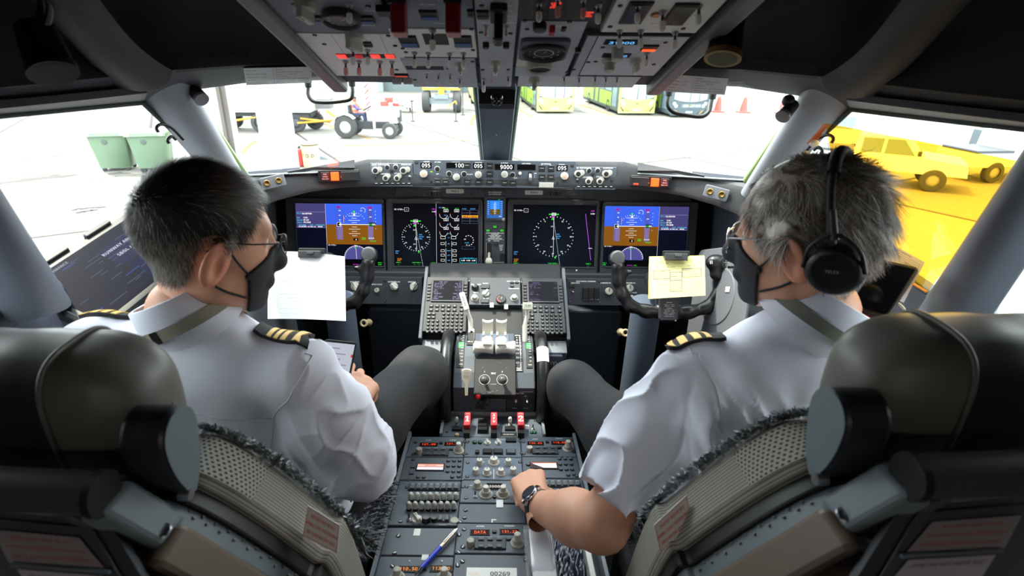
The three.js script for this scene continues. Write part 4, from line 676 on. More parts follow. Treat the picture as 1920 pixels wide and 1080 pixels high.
{
  let c = pu('radio_tuner', 'left forward radio panel showing 121.00 in red digits', 'radio', 'l', 822, 861, { print: (f) => { f.t(803, 825, 'ACTIVE', 0.0045); f.t(850, 825, 'STANDBY', 0.0045); for (let i = 0; i < 6; i++) f.t(803 + (i % 3) * 14, 840 + (i / 3 | 0) * 9, ['VHF1', 'VHF2', 'VHF3', 'HF1', 'AM', 'HF2'][i], 0.0036); } });
  readout(c, 804, 834, 0.046, 0.0135, '121.00', '#ff5a30', { bg: '#200806' }); readout(c, 850, 833, 0.046, 0.0135, '121.75', '#ff5a30', { bg: '#200806' });
  knob(c, 786, 849, 0.0085, 0.014, M.knob); stackKnob(c, 860, 846, 0.0105, 0.012, 0.0075, 0.014); put(c, 'key_plate', chamfer(0.07, 0.03, 0.004, 0.001), M.panelDark, 817, 849); for (let i = 0; i < 6; i++) put(c, 'key', chamfer(0.0115, 0.007, 0.003, 0.0006), M.btnGrey, 803 + (i % 3) * 14, 845 + (i / 3 | 0) * 9, 0.004); button(c, 827, 832, 0.009, 0.008, M.btn); button(c, 846, 844, 0.011, 0.006);
  corner(c, [[779, 830], [775, 853], [871, 829], [869, 852]]);
  c = pu('data_panel', 'left panel with pale lit screen and round number keys', 'panel', 'l', 861, 904, {});
  { const t = canvas(192, 96, (k) => { k.fillStyle = '#c9552f'; k.fillRect(0, 0, 192, 96); k.fillStyle = '#f0c8b8'; k.fillRect(0, 8, 192, 34); text(k, 'SELCAL', 96, 25, 26, '#c9552f'); k.fillStyle = '#e8e6f6'; k.fillRect(0, 52, 192, 44); }); const d = put(c, 'screen_frame', chamfer(0.072, 0.028, 0.003, 0.001), M.dark, 807, 877); mesh('screen', new THREE.PlaneGeometry(0.066, 0.023), std(0x111111, 0.25, 0, { emissive: 0xffffff, emissiveMap: t, emissiveIntensity: 0.34 }), d).position.z = 0.0032; }
  const rk = once('rkey', () => turned([[0.0055, 0], [0.005, 0.004], [0.004, 0.0048], [0, 0.0048]], 12));
  for (let r = 0; r < 3; r++) for (let i = 0; i < 3; i++) put(c, 'key', rk, M.btnGrey, 841 + i * 10.5 - r * 0.8, 864.5 + r * 10); for (const [x, y] of [[848, 895], [860, 894], [784, 895], [795, 895]]) put(c, 'key', rk, M.btnGrey, x, y); for (const [x, y] of [[774, 876], [772, 888]]) button(c, x, y, 0.011, 0.009, M.btnGrey, 0.004); corner(c, [[775, 861.9], [766, 900], [868, 899]]);
  const audio = (col, X, label) => { // X maps left-hand pixels to this column
    const a = pu('audio_selector', label, 'audio panel', col, col === 'l' ? 905 : 899, col === 'l' ? 990 : 985, { print: (f) => { if (col === 'l') for (let i = 0; i < 8; i++) f.t(774 + i * 12, 907.5, ['VHF1', 'VHF2', 'VHF3', 'HF1', 'HF2', 'FLT', 'SVC', 'PA'][i], 0.0034); f.t(X(766), col === 'l' ? 986 : 980, 'R/T', 0.0035); f.t(X(830), col === 'l' ? 986 : 980, 'ALT NORM', 0.0035); } });
    const dy = col === 'l' ? 0 : -6, mx = col === 'l' ? 1 : 0.98;
    put(a, 'key_bed', chamfer(0.124, 0.022, 0.004, 0.001), std(0x3d434b, 0.5), X(814), 915 + dy); for (let i = 0; i < 8; i++) { const b = put(a, 'channel_key', chamfer(0.0118, 0.019, 0.004, 0.0008), M.btnGrey, X(774 + i * 11.6), 915 + dy, 0.004); mesh('legend', once('ckl', () => box(0.007, 0.002, 0.0002)), M.knob, b).position.set(0, 0.005, 0.0041); }
    const kn = once('akn', () => turned([[0.0066, 0], [0.006, 0.008], [0.0062, 0.009], [0.0055, 0.018], [0.003, 0.02], [0, 0.02]], 14)), kt = once('akt', () => turned([[0.0068, 0.006], [0.0064, 0.016], [0.0042, 0.0205], [0, 0.021]], 14));
    for (let r = 0; r < 2; r++) for (let i = 0; i < 8; i++) { const k = put(a, 'volume_knob', kn, M.knobBlack, X(771 + i * 12 - r * 4), 938 + r * 17.5 + dy); mesh('knob_top', kt, std(0xb8b8b4, 0.35), k); }
    toggle(a, X(767), 976 + dy, { bare: true, s: 1.1 }); selector(a, X(782), 976 + dy, 0.011, 0.6, 0.014); knob(a, X(799), 977 + dy, 0.0098, 0.013, M.knobBlack); knob(a, X(814), 976 + dy, 0.0075, 0.01, M.knobBlack); put(a, 'key_bed', chamfer(0.026, 0.018, 0.004, 0.001), std(0x3d434b, 0.5), X(832), 974 + dy); for (const q of [826, 838]) put(a, 'channel_key', chamfer(0.0095, 0.015, 0.003, 0.0008), M.btnGrey, X(q), 974 + dy, 0.004); put(a, 'jack_ring', once('jk', () => turned([[0.009, 0], [0.009, 0.0015], [0.006, 0.0015], [0.005, 0.0004], [0, 0.0004]], 16)), M.knob, X(852), 976 + dy);
    corner(a, col === 'l' ? [[763, 914], [868, 913], [751, 978], [863, 979]] : [[1086, 908]]);
    return a;
  };
  audio('l', (x) => x, 'left audio panel with two rows of white tipped volume knobs');
  audio('r', (x) => x + 227, 'right audio panel partly under the forearm');
  c = pu('radio_tuner', 'right forward radio panel with red digits 130.65', 'radio', 'r', 820, 858, { print: (f) => { f.t(1003, 823, 'ACTIVE', 0.0045); f.t(1049, 822, 'STANDBY', 0.0045); } });
  readout(c, 1004, 832, 0.042, 0.0135, '130.65', '#ff5a30', { bg: '#200806' }); readout(c, 1049, 831, 0.042, 0.0135, '118.05', '#ff5a30', { bg: '#200806' });
  knob(c, 993, 846, 0.0085, 0.014, M.knob); stackKnob(c, 1065, 842, 0.0105, 0.012, 0.0075, 0.014); put(c, 'key_plate', chamfer(0.07, 0.03, 0.004, 0.001), M.panelDark, 1022, 846); for (let i = 0; i < 6; i++) put(c, 'key', chamfer(0.0115, 0.007, 0.003, 0.0006), M.btnGrey, 1008 + (i % 3) * 14, 842 + (i / 3 | 0) * 9, 0.004); button(c, 1026, 830, 0.009, 0.008); button(c, 1049, 841, 0.011, 0.006); corner(c, [[982, 829], [982, 851], [1071, 826], [1076, 848]]);
  c = pu('data_panel', 'right panel with glaring white screen and round number keys', 'panel', 'r', 858, 898, {});
  { const t = canvas(192, 96, (k) => { k.fillStyle = '#30181a'; k.fillRect(0, 0, 192, 96); k.fillStyle = '#c9552f'; k.fillRect(0, 0, 192, 12); k.fillStyle = '#fdfdff'; k.beginPath(); k.moveTo(8, 18); k.lineTo(188, 12); k.lineTo(190, 92); k.lineTo(90, 92); k.fill(); }); const d = put(c, 'screen_frame', chamfer(0.072, 0.027, 0.003, 0.001), M.dark, 1020, 874); mesh('screen', new THREE.PlaneGeometry(0.066, 0.022), std(0x111111, 0.25, 0, { emissive: 0xffffff, emissiveMap: t, emissiveIntensity: 0.45 }), d).position.z = 0.0032; }
  for (let r = 0; r < 3; r++) for (let i = 0; i < 3; i++) put(c, 'key', rk, M.btnGrey, 1049 + i * 10.5 + r * 1.2, 861 + r * 10); for (const [x, y] of [[1065, 891], [1076, 890], [990, 872]]) put(c, 'key', rk, M.btnGrey, x, y); corner(c, [[1081, 893]]);
  // centre column
  c = pu('lamp_panel', 'centre panel with green lamps, black push keys and toggles', 'panel', 'c', 822, 860, { print: (f) => { f.t(945, 824, 'TAKEOFF CONFIG', 0.004); } });
  for (const x of [890, 900]) put(c, 'green_lamp', once('gl2', () => turned([[0.0062, 0], [0.006, 0.004], [0.004, 0.006], [0, 0.007]], 12)), phys(0x0c3a28, 0.25), x, 831);
  for (const x of [914, 934]) selector(c, x, 831, 0.0085, 0.2, 0.01); button(c, 958, 827, 0.029, 0.015, M.btn, 0.006); for (const [x, m] of [[914, M.btn], [934, M.btn], [958, M.btnGrey]]) { put(c, 'key_frame', chamfer(0.027, 0.024, 0.002, 0.0006), M.black, x, 848); button(c, x, 848, 0.022, 0.019, m, 0.006); }
  knob(c, 895, 850, 0.006, 0.008, M.knobBlack); corner(c, [[877, 829], [874, 851], [975, 828], [978, 850]]);
  c = pu('radio_selector_unit', 'blue grey centre panel with six ivory selector knobs', 'panel', 'c', 860, 903, { ground: '#586573', print: (f) => { f.line(926, 880, 926, 899, '#e8e8e8', 0.0012); f.t(900, 866, 'MAN  AUTO', 0.004); f.t(953, 866, 'PWS  TEST', 0.004); f.t(926, 862, 'ADIRU', 0.004); } });
  for (const [x, y, k] of [[899, 871, 0.008], [926, 868, 0.0105], [953, 871, 0.008], [892, 888, 0.0085], [913, 889, 0.008], [939, 889, 0.008], [962, 887, 0.0085]]) knob(c, x, y, k, 0.016, M.knobLight, { skirt: x === 926 || x === 913 || x === 939, mark: M.ink });
  corner(c, [[877, 868], [876, 894], [975, 867]]);
  c = pu('transponder_panel', 'centre transponder panel reading 2000 with two stacked knobs', 'transponder', 'c', 903, 946, { print: (f) => { f.t(885, 910, 'XPNDR', 0.004); f.t(905, 914, 'STBY', 0.004); f.t(945, 908, 'TA/RA', 0.004); f.t(927, 936, 'IDENT', 0.004); } });
  readout(c, 927, 913, 0.036, 0.021, '2000', '#e8e4d8', { size: 0.55 }); knob(c, 895, 913, 0.0085, 0.016, M.knob, { skirt: true }); for (const x of [911, 943]) stackKnob(c, x, 928, 0.0115, 0.013, 0.0075, 0.012); toggle(c, 891, 932, { bare: true, s: 0.9 }); knob(c, 927, 933, 0.005, 0.005, M.knobBlack); put(c, 'clear_sticker', chamfer(0.016, 0.026, 0.0005, 0.0002), std(0xd8d8da, 0.4), 937, 945, 0.001); corner(c, [[875, 913], [874, 934]]);
  c = pu('blank_plate', 'blank grey cover plate in the centre column', 'plate', 'c', 947, 984, { mat: M.panel }); put(c, 'white_mark', once('wm', () => merge([box(0.011, 0.003, 0.0004, 0, 0.004, 0), box(0.003, 0.009, 0.0004, -0.004, 0, 0)])), M.white, 926, 977); corner(c, [[873, 957], [871, 971]]);
  c = pu('radio_tuner', 'centre radio panel reading DATA and 131.22 in red', 'radio', 'c', 984, 1041, { print: (f) => { f.t(900, 986, 'ACTIVE', 0.0052); f.t(956, 985.5, 'STANDBY', 0.0052); for (let i = 0; i < 6; i++) f.t(902 + (i % 3) * 17, 1008 + (i / 3 | 0) * 14, ['VHF1', 'VHF2', 'VHF3', 'HF1', 'AM', 'HF2'][i], 0.0042); } });
  readout(c, 900, 999, 0.04, 0.0135, 'DATA', '#ff6a3a', { bg: '#200806' }); readout(c, 955, 998, 0.04, 0.0135, '131.22', '#ff6a3a', { bg: '#200806' }); knob(c, 882, 1022, 0.008, 0.014, M.knob); stackKnob(c, 970, 1019, 0.0105, 0.012, 0.0075, 0.014); put(c, 'key_plate', chamfer(0.066, 0.031, 0.004, 0.001), M.panelDark, 919, 1020); for (let i = 0; i < 6; i++) put(c, 'key', chamfer(0.0115, 0.0075, 0.003, 0.0006), M.btnGrey, 902 + (i % 3) * 17, 1014 + (i / 3 | 0) * 13.5, 0.004); button(c, 927, 998, 0.009, 0.008); button(c, 954, 1012, 0.011, 0.006); corner(c, [[870, 993], [868, 1026], [984, 990], [986, 1024]]);
  c = pu('blank_plate', 'blank grey plate under the 00269 placard', 'plate', 'c', 1042, 1160, { mat: M.panel }); corner(c, [[867, 1053], [986, 1050]]);
  { const [x, y] = c.L(922, 1076), n = thing('number_placard', 'white number placard reading 00269 on the pedestal', 'placard', c.g.position.clone().addScaledVector(PP.e1, x).addScaledVector(PP.e2, y).addScaledVector(PP.n, c.lift + 0.0005)); n.quaternion.copy(PP.q); mesh('plate', chamfer(0.1, 0.028, 0.001, 0.0004), M.white, n); mesh('lettering', new THREE.PlaneGeometry(0.098, 0.026), std(0xffffff, 0.5, 0, { map: canvas(392, 104, (k) => { k.fillStyle = '#e6e6e4'; k.fillRect(0, 0, 392, 104); text(k, '00269', 262, 58, 58, '#111'); text(k, 'GOL', 58, 58, 46, '#f0c8b8'); }) }), n).position.z = 0.0012; }
  c = pu('blank_plate', 'blank grey plate in the left column under the blue pen', 'plate', 'l', 993, 1046, { mat: M.panel }); for (const [x, y, h] of [[782, 993, 1], [797, 1048, 0]]) put(c, 'sticker', chamfer(0.014, h ? 0.02 : 0.014, 0.0006, 0.0002), M.white, x, y + (h ? 5 : -3)); corner(c, [[747, 1005], [740, 1037], [861, 1003], [860, 1036]]);
  c = pu('radio_tuner', 'left rear navigation radio with amber digits 110.50', 'radio', 'l', 1047, 1160, { print: (f) => { f.t(790, 1050, '', 0.004); } });
  readout(c, 766, 1068, 0.042, 0.0135, '110.50', '#f0903a', { bg: '#1c120a' }); readout(c, 827, 1067, 0.042, 0.0135, '113.50', '#f0903a', { bg: '#1c120a' }); for (const [x, y] of [[768, 1053], [828, 1053]]) put(c, 'white_lamp', once('wl', () => new THREE.SphereGeometry(0.003, 8, 6)), M.white, x, y); for (const [x, y] of [[745, 1084], [833, 1084]]) stackKnob(c, x, y, 0.0105, 0.012, 0.0075, 0.012); button(c, 796, 1067, 0.009, 0.009); corner(c, [[736, 1062], [858, 1060]]);
}
// ---------------------------------------------------------------- overhead panel
const oh = thing('overhead_console', 'grey overhead panel frame hanging above the windshield centre', 'overhead panel', PO.w(0, 0.2, 0)); oh.quaternion.copy(PO.q);
mesh('backing', chamfer(0.72, 0.66, 0.05, 0.004), M.trim, oh).position.set(0, 0.12, -0.056);
for (const s of [-1, 1]) { mesh('side_rail', rslab(0.035, 0.70, 0.06, 0.008, 0.006), std(0x63656b, 0.5), oh).position.set(s * 0.362, 0.13, -0.045); }
mesh('front_lip', rslab(0.60, 0.03, 0.05, 0.006, 0.005), std(0x6b6e75, 0.5), oh).position.set(0, -0.2, -0.062);
const ou = (name, label, x0, y0, x1, y1, o = {}) => unit(PO, name, label, 'panel', rectPx(PO, x0, y0, x1, y1), { lift: 0.004, depth: 0.02, group: 'overhead panel units', ...o });
const gLight = '#dededb', gMid = '#a3a7b0';
const tips = (c, list) => list.forEach(([x, y, red, s]) => toggle(c, x, y - 23 * (s ?? 1), { s: s ?? 1, tip: red ? M.tipRed : M.tip, tilt: 0 }));
const annun = (c, x, y, w, h, m) => { const b = button(c, x, y, w, h, M.black, 0.004, 'annunciator'); const l = mesh('lens', chamfer(w * 0.86, h * 0.4, 0.001, 0.0003), m, b); l.position.set(0, -h * 0.22, 0.004); return b; };
const blue = std(0x24508c, 0.35), glassDark = phys(0x23252b, 0.2), ohRed = std(0x301010, 0.4, 0, { emissive: 0xff4030, emissiveIntensity: 0.32 }), ohRedDim = std(0x5a1518, 0.4, 0, { emissive: 0xff3028, emissiveIntensity: 0.08 });
{
  let c = ou('overhead_unit', 'upper left overhead unit with an oval dial and blue windows', 508, -12, 728, 56, { mat: M.panelDark, ground: '#686d78', print: (f) => { f.t(700, 20, 'FLT CONTROL', 0.004); f.t(560, 20, 'STANDBY', 0.004); f.t(690, 48, 'YAW DAMPER', 0.004); } });
  tips(c, [[655, 30]]); selector(c, 572, 6, 0.014, 0.3, 0.026); annun(c, 590, 34, 0.03, 0.022, blue); annun(c, 684, 34, 0.03, 0.022, blue);
  const d = put(c, 'dial', once('ohd', () => turned([[0.031, 0], [0.031, 0.012], [0.027, 0.014], [0.026, 0.009], [0, 0.009]], 30)), M.panelDark, 640, 28); mesh('dial_face', new THREE.CircleGeometry(0.0255, 28), std(0xffffff, 0.3, 0, { map: canvas(128, 128, (k) => { k.fillStyle = '#101216'; k.fillRect(0, 0, 128, 128); k.strokeStyle = '#aaa'; k.lineWidth = 4; for (let i = 0; i < 12; i++) { const a = i * 0.52; k.beginPath(); k.moveTo(64 + Math.cos(a) * 44, 64 + Math.sin(a) * 44); k.lineTo(64 + Math.cos(a) * 56, 64 + Math.sin(a) * 56); k.stroke(); } k.beginPath(); k.moveTo(64, 64); k.lineTo(90, 40); k.stroke(); }) }), d).position.z = 0.0092;
  for (const x of [714, 727]) button(c, x, 14, 0.012, 0.02, M.btn, 0.01); screw(c, 690, 11); screw(c, 552, 8);
  c = ou('overhead_unit', 'lower left light grey fuel pump unit with red tinted switches', 590, 58, 757, 139, { mat: M.panelLight, ground: gLight, print: (f) => { f.line(618, 62, 645, 100, '#222', 0.0006); f.line(712, 62, 728, 100, '#222', 0.0006); f.line(676, 62, 692, 80, '#222', 0.0006); f.t(660, 98, 'FUEL PUMPS', 0.0035, '#333'); f.rect(628, 100, 744, 109, '#1c1c20'); } });
  tips(c, [[648, 137, 1], [673, 137, 1], [712, 138, 1], [735, 138, 1], [662, 116, 0], [689, 116, 0]]); for (const [x, m] of [[641, ohRed], [672, ohRedDim], [704, ohRed], [731, ohRed]]) put(c, 'red_light', chamfer(0.017, 0.018, 0.002, 0.0005), m, x, 105);
  selector(c, 664, 66, 0.014, 0.5, 0.026); annun(c, 689, 81, 0.016, 0.018, M.dark); for (const [x, y] of [[590, 65], [728, 66], [744, 130], [608, 82], [741, 85]]) screw(c, x, y, 0.004);
  c = ou('overhead_unit', 'overhead electrical unit with two red guarded covers', 735, -12, 889, 47, { mat: M.panelDark, ground: '#767d8a', print: (f) => { f.t(800, 8, 'CONT CABIN', 0.004); f.t(830, 44, 'STANDBY POWER', 0.0035); } });
  for (const x of [748, 850]) { const g = put(c, 'red_guard', once('ohg', () => merge([rslab(0.022, 0.03, 0.045, 0.004, 0.002)])), std(0x8e1a24, 0.35), x, 6); g.rotation.x = 0.1; mesh('guard_hinge', once('ohh', () => box(0.026, 0.008, 0.01)), M.dark, g).position.y = 0.016; }
  annun(c, 804, 26, 0.028, 0.03, blue); annun(c, 882, 22, 0.01, 0.02, M.dark);
  c = ou('overhead_unit', 'light grey generator unit with two square windows', 739, 49, 893, 103, { mat: M.panelLight, ground: gLight, print: (f) => { f.t(768, 92, 'GRD PWR', 0.0035, '#333'); f.t(860, 92, 'GEN 2', 0.0035, '#333'); f.rect(790, 62, 843, 84, '#17181b'); } });
  tips(c, [[811, 84, 0, 1.2], [777, 121], [803, 122], [843, 123], [869, 122]]); for (const x of [766, 868]) { annun(c, x, 76, 0.032, 0.05, blue); } for (const [x, y] of [[742, 53], [755, 90], [884, 54], [887, 93], [761, 97]]) screw(c, x, y, 0.004);
  c = ou('overhead_unit', 'lower overhead strip with small switches left of centre', 762, 104, 894, 160, { mat: M.panel, ground: gMid, print: (f) => { f.rect(758, 123, 833, 131, '#0d0d0f'); f.t(800, 136, 'L WIPER', 0.004); f.t(862, 112, 'APU', 0.004); } });
  selector(c, 863, 120, 0.011, 0, 0.02); tips(c, [[800, 155, 0, 0.7], [822, 156, 0, 0.7], [844, 156, 0, 0.7], [862, 164, 0, 0.7]]); for (const x of [739, 760]) put(c, 'pull_tab', rslab(0.02, 0.008, 0.012, 0.003, 0.001), M.aluminium, x + 5, 147); annun(c, 752, 139, 0.03, 0.012, std(0x50140c, 0.4, 0, { emissive: 0xff6040, emissiveIntensity: 0.15 })); for (const [x, y] of [[778, 149], [886, 115], [840, 128]]) screw(c, x, y, 0.004);
  c = ou('overhead_unit', 'narrow centre overhead unit with a black lever', 895, -12, 967, 159, { mat: M.panel, ground: gMid, print: (f) => { for (const [x, y, s] of [[912, 42, 'EXIT LTS'], [950, 42, 'NO SMOKING'], [912, 66, 'OFF'], [950, 66, 'AUTO'], [929, 112, 'WIPERS'], [955, 10, 'OFF'], [955, 20, 'ARM'], [955, 30, 'ON']]) f.t(x, y, s, 0.0045); } });
  const lv = put(c, 'black_lever', once('ohl', () => merge([rslab(0.026, 0.05, 0.012, 0.004, 0.002), rslab(0.014, 0.03, 0.05, 0.004, 0.003)])), M.black, 935, 18); for (const [x, y] of [[911, 48], [949, 48]]) toggle(c, x, y, { bare: true, s: 0.9, lever: std(0xb08a70, 0.35, 0.7) }); for (const x of [911, 949]) knob(c, x, 80, 0.006, 0.01, M.knobBlack); button(c, 929, 74, 0.009, 0.02); annun(c, 905, 25, 0.019, 0.026, M.dark); selector(c, 929, 116, 0.0105, 0, 0.024); tips(c, [[907, 171, 0, 1]]); for (const [x, y] of [[903, 10], [905, 130], [953, 130], [902, 60], [957, 62]]) screw(c, x, y, 0.004);
  put(c, 'small_lamp', once('ohs', () => new THREE.SphereGeometry(0.004, 8, 6)), std(0xb08a80, 0.4), 922, 152);
  c = ou('overhead_unit', 'overhead warning unit with red lit legends', 972, -12, 1130, 33, { mat: M.panelDark, ground: '#52565f' });
  for (let i = 0; i < 4; i++) for (let r = 0; r < 2; r++) { const lit = (i === 1 && !r) || (i === 3 && r); const b = button(c, 1012 + i * 30, 6 + r * 17, 0.024, 0.036, M.black, 0.003, 'warning_window'); if (lit) mesh('light_legend', new THREE.PlaneGeometry(0.02, 0.024), std(0x100404, 0.4, 0, { emissive: 0xffffff, emissiveIntensity: 0.5, emissiveMap: once('ohleg', () => canvas(80, 96, (k) => { k.fillStyle = '#100404'; k.fillRect(0, 0, 80, 96); ['LOW', 'OIL', 'PRES'].forEach((s, q) => text(k, s, 40, 20 + q * 28, 28, '#ff4030')); })) }), b).position.z = 0.0032; }
  tips(c, [[1011, 27], [1046, 18, 1], [1094, 20, 1], [1122, 31]]);
  c = ou('overhead_unit', 'overhead unit with round altitude dial right of centre', 970, 34, 1082, 140, { mat: M.panel, ground: gMid, print: (f) => { f.t(1010, 59, 'ALT HORN', 0.004); f.t(1045, 48, 'FLIGHT DECK', 0.004); f.ring(1085, 53, 0.009); f.rect(966, 112, 988, 124, '#c8c6b4'); } });
  const dg = put(c, 'dial_bezel', once('adb', () => merge([rslab(0.088, 0.098, 0.008, 0.012, 0.002)])), M.btnGrey, 1020, 89); mesh('dial_ring', turned([[0.041, 0.008], [0.041, 0.014], [0.037, 0.016], [0.036, 0.010], [0, 0.010]], 36), M.dark, dg); mesh('dial_face', new THREE.CircleGeometry(0.0355, 32), std(0xffffff, 0.3, 0, { map: canvas(256, 256, (k) => { k.fillStyle = '#0d0e11'; k.fillRect(0, 0, 256, 256); for (let i = 0; i < 10; i++) { const a = -PI / 2 + i * 0.628; text(k, String(i), 128 + Math.cos(a) * 98, 128 + Math.sin(a) * 98, 28, '#ccc'); } k.strokeStyle = '#e08050'; k.lineWidth = 6; k.beginPath(); k.moveTo(128, 128); k.lineTo(150, 60); k.stroke(); k.strokeStyle = '#ddd'; k.beginPath(); k.arc(128, 128, 62, 0, 7); k.stroke(); }) }), dg).position.z = 0.0104;
  const d2 = put(c, 'small_dial', once('ad2', () => turned([[0.026, 0], [0.026, 0.01], [0.022, 0.012], [0.021, 0.008], [0, 0.008]], 30)), M.knob, 1012, 122); mesh('dial_face', new THREE.CircleGeometry(0.0205, 24), std(0x16171a, 0.3), d2).position.z = 0.0083; knob(c, 1012, 44, 0.0115, 0.012, M.knobBlack); put(c, 'red_button', chamfer(0.009, 0.016, 0.012, 0.001), M.red, 1035, 50); button(c, 1057, 52, 0.008, 0.014); for (const [x, y] of [[988, 54], [984, 38], [1068, 40], [1076, 130], [1063, 135]]) screw(c, x, y, 0.004);
  c = ou('overhead_unit', 'narrow overhead strip with one small knob beside the dial', 1084, 62, 1103, 140, { mat: M.panel, ground: gMid, print: (f) => { f.t(1088, 85, 'LIGHT', 0.004); } }); knob(c, 1084, 90, 0.006, 0.008, M.knobBlack);
  c = ou('overhead_unit', 'light grey upper right overhead unit with dark windows', 1142, -12, 1338, 57, { mat: M.panelLight, ground: gLight, print: (f) => { f.t(1230, 44, 'HYD PUMPS', 0.0035, '#333'); f.t(1170, 46, 'WINDOW HEAT', 0.0035, '#333'); } });
  for (const [x, y] of [[1192, 22], [1274, 25]]) { const b = button(c, x, y, 0.036, 0.075, M.black, 0.004, 'window_frame'); mesh('window_lens', chamfer(0.030, 0.066, 0.001, 0.0003), glassDark, b).position.z = 0.004; } tips(c, [[1196, 30], [1243, 46, 0, 1.1], [1311, 33], [1162, 80], [1202, 80], [1266, 83]]); put(c, 'amber_ring', once('amr', () => turned([[0.008, 0], [0.008, 0.003], [0.005, 0.004], [0, 0.003]], 14)), std(0xb07a50, 0.35, 0.5), 1230, 26); for (const [x, y] of [[1144, 49], [1281, 53], [1163, 10]]) screw(c, x, y, 0.004);
  c = ou('overhead_unit', 'lower right pressurisation unit with blue digits', 1103, 63, 1262, 138, { mat: M.panel, ground: '#b4b8c0', print: (f) => { f.t(1176, 72, 'FLT ALT', 0.0045); f.t(1165, 86, 'LAND ALT', 0.0045); f.t(1232, 73, 'MANUAL', 0.0045); f.line(1165, 130, 1240, 68, '#eee', 0.0007); f.t(1140, 110, 'CABIN', 0.004); } });
  readout(c, 1166, 78, 0.058, 0.019, '31000', '#6cc0ff', { glow: 0.4 }); readout(c, 1156, 103, 0.05, 0.017, '  100', '#6cc0ff', { glow: 0.35 }); knob(c, 1158, 90, 0.011, 0.022, M.knob); knob(c, 1143, 112, 0.0105, 0.022, M.knob, { skirt: true }); selector(c, 1193, 112, 0.0115, 0, 0.024); tips(c, [[1213, 120, 0, 0.9]]); const om = annun(c, 1218, 88, 0.028, 0.024, std(0x602008, 0.4, 0, { emissive: 0xff5a20, emissiveIntensity: 0.35 })); for (const [x, y] of [[1130, 88], [1248, 79], [1117, 115], [1103, 116], [1226, 120]]) screw(c, x, y, 0.004);
  c = ou('overhead_unit', 'lower overhead strip with small light switches right of centre', 970, 139, 1196, 160, { mat: M.panel, ground: '#bcbfc4', print: (f) => { f.t(1060, 143, 'TAXI', 0.004); f.t(1110, 143, 'ANTI COLLISION', 0.004); } });
  selector(c, 1002, 146, 0.0105, 0, 0.024, M.knob); tips(c, [[1058, 160, 0, 0.7], [1086, 162, 0, 0.7], [1116, 160, 0, 0.7], [1136, 161, 0, 0.7], [1157, 162, 0, 0.7], [953, 160, 0, 0.7]]);
}
// ---------------------------------------------------------------- smooth bodies from distance fields
const cap = (p, a, b, ra, rb) => {
  const bx = b.x - a.x, by = b.y - a.y, bz = b.z - a.z, px = p.x - a.x, py = p.y - a.y, pz = p.z - a.z;
  const t = clamp((px * bx + py * by + pz * bz) / (bx * bx + by * by + bz * bz + 1e-12), 0, 1), x = px - bx * t, y = py - by * t, z = pz - bz * t;
  return Math.sqrt(x * x + y * y + z * z) - (ra + (rb - ra) * t);
};
const ell = (p, c, r) => { const x = (p.x - c.x) / r.x, y = (p.y - c.y) / r.y, z = (p.z - c.z) / r.z, k = Math.sqrt(x * x + y * y + z * z); return (k - 1) * Math.min(r.x, r.y, r.z) * (k > 1 ? 1 : 1); };
const smin = (a, b, k) => { const h = Math.max(k - Math.abs(a - b), 0) / k; return Math.min(a, b) - h * h * k * 0.25; };
const smax = (a, b, k) => -smin(-a, -b, k);
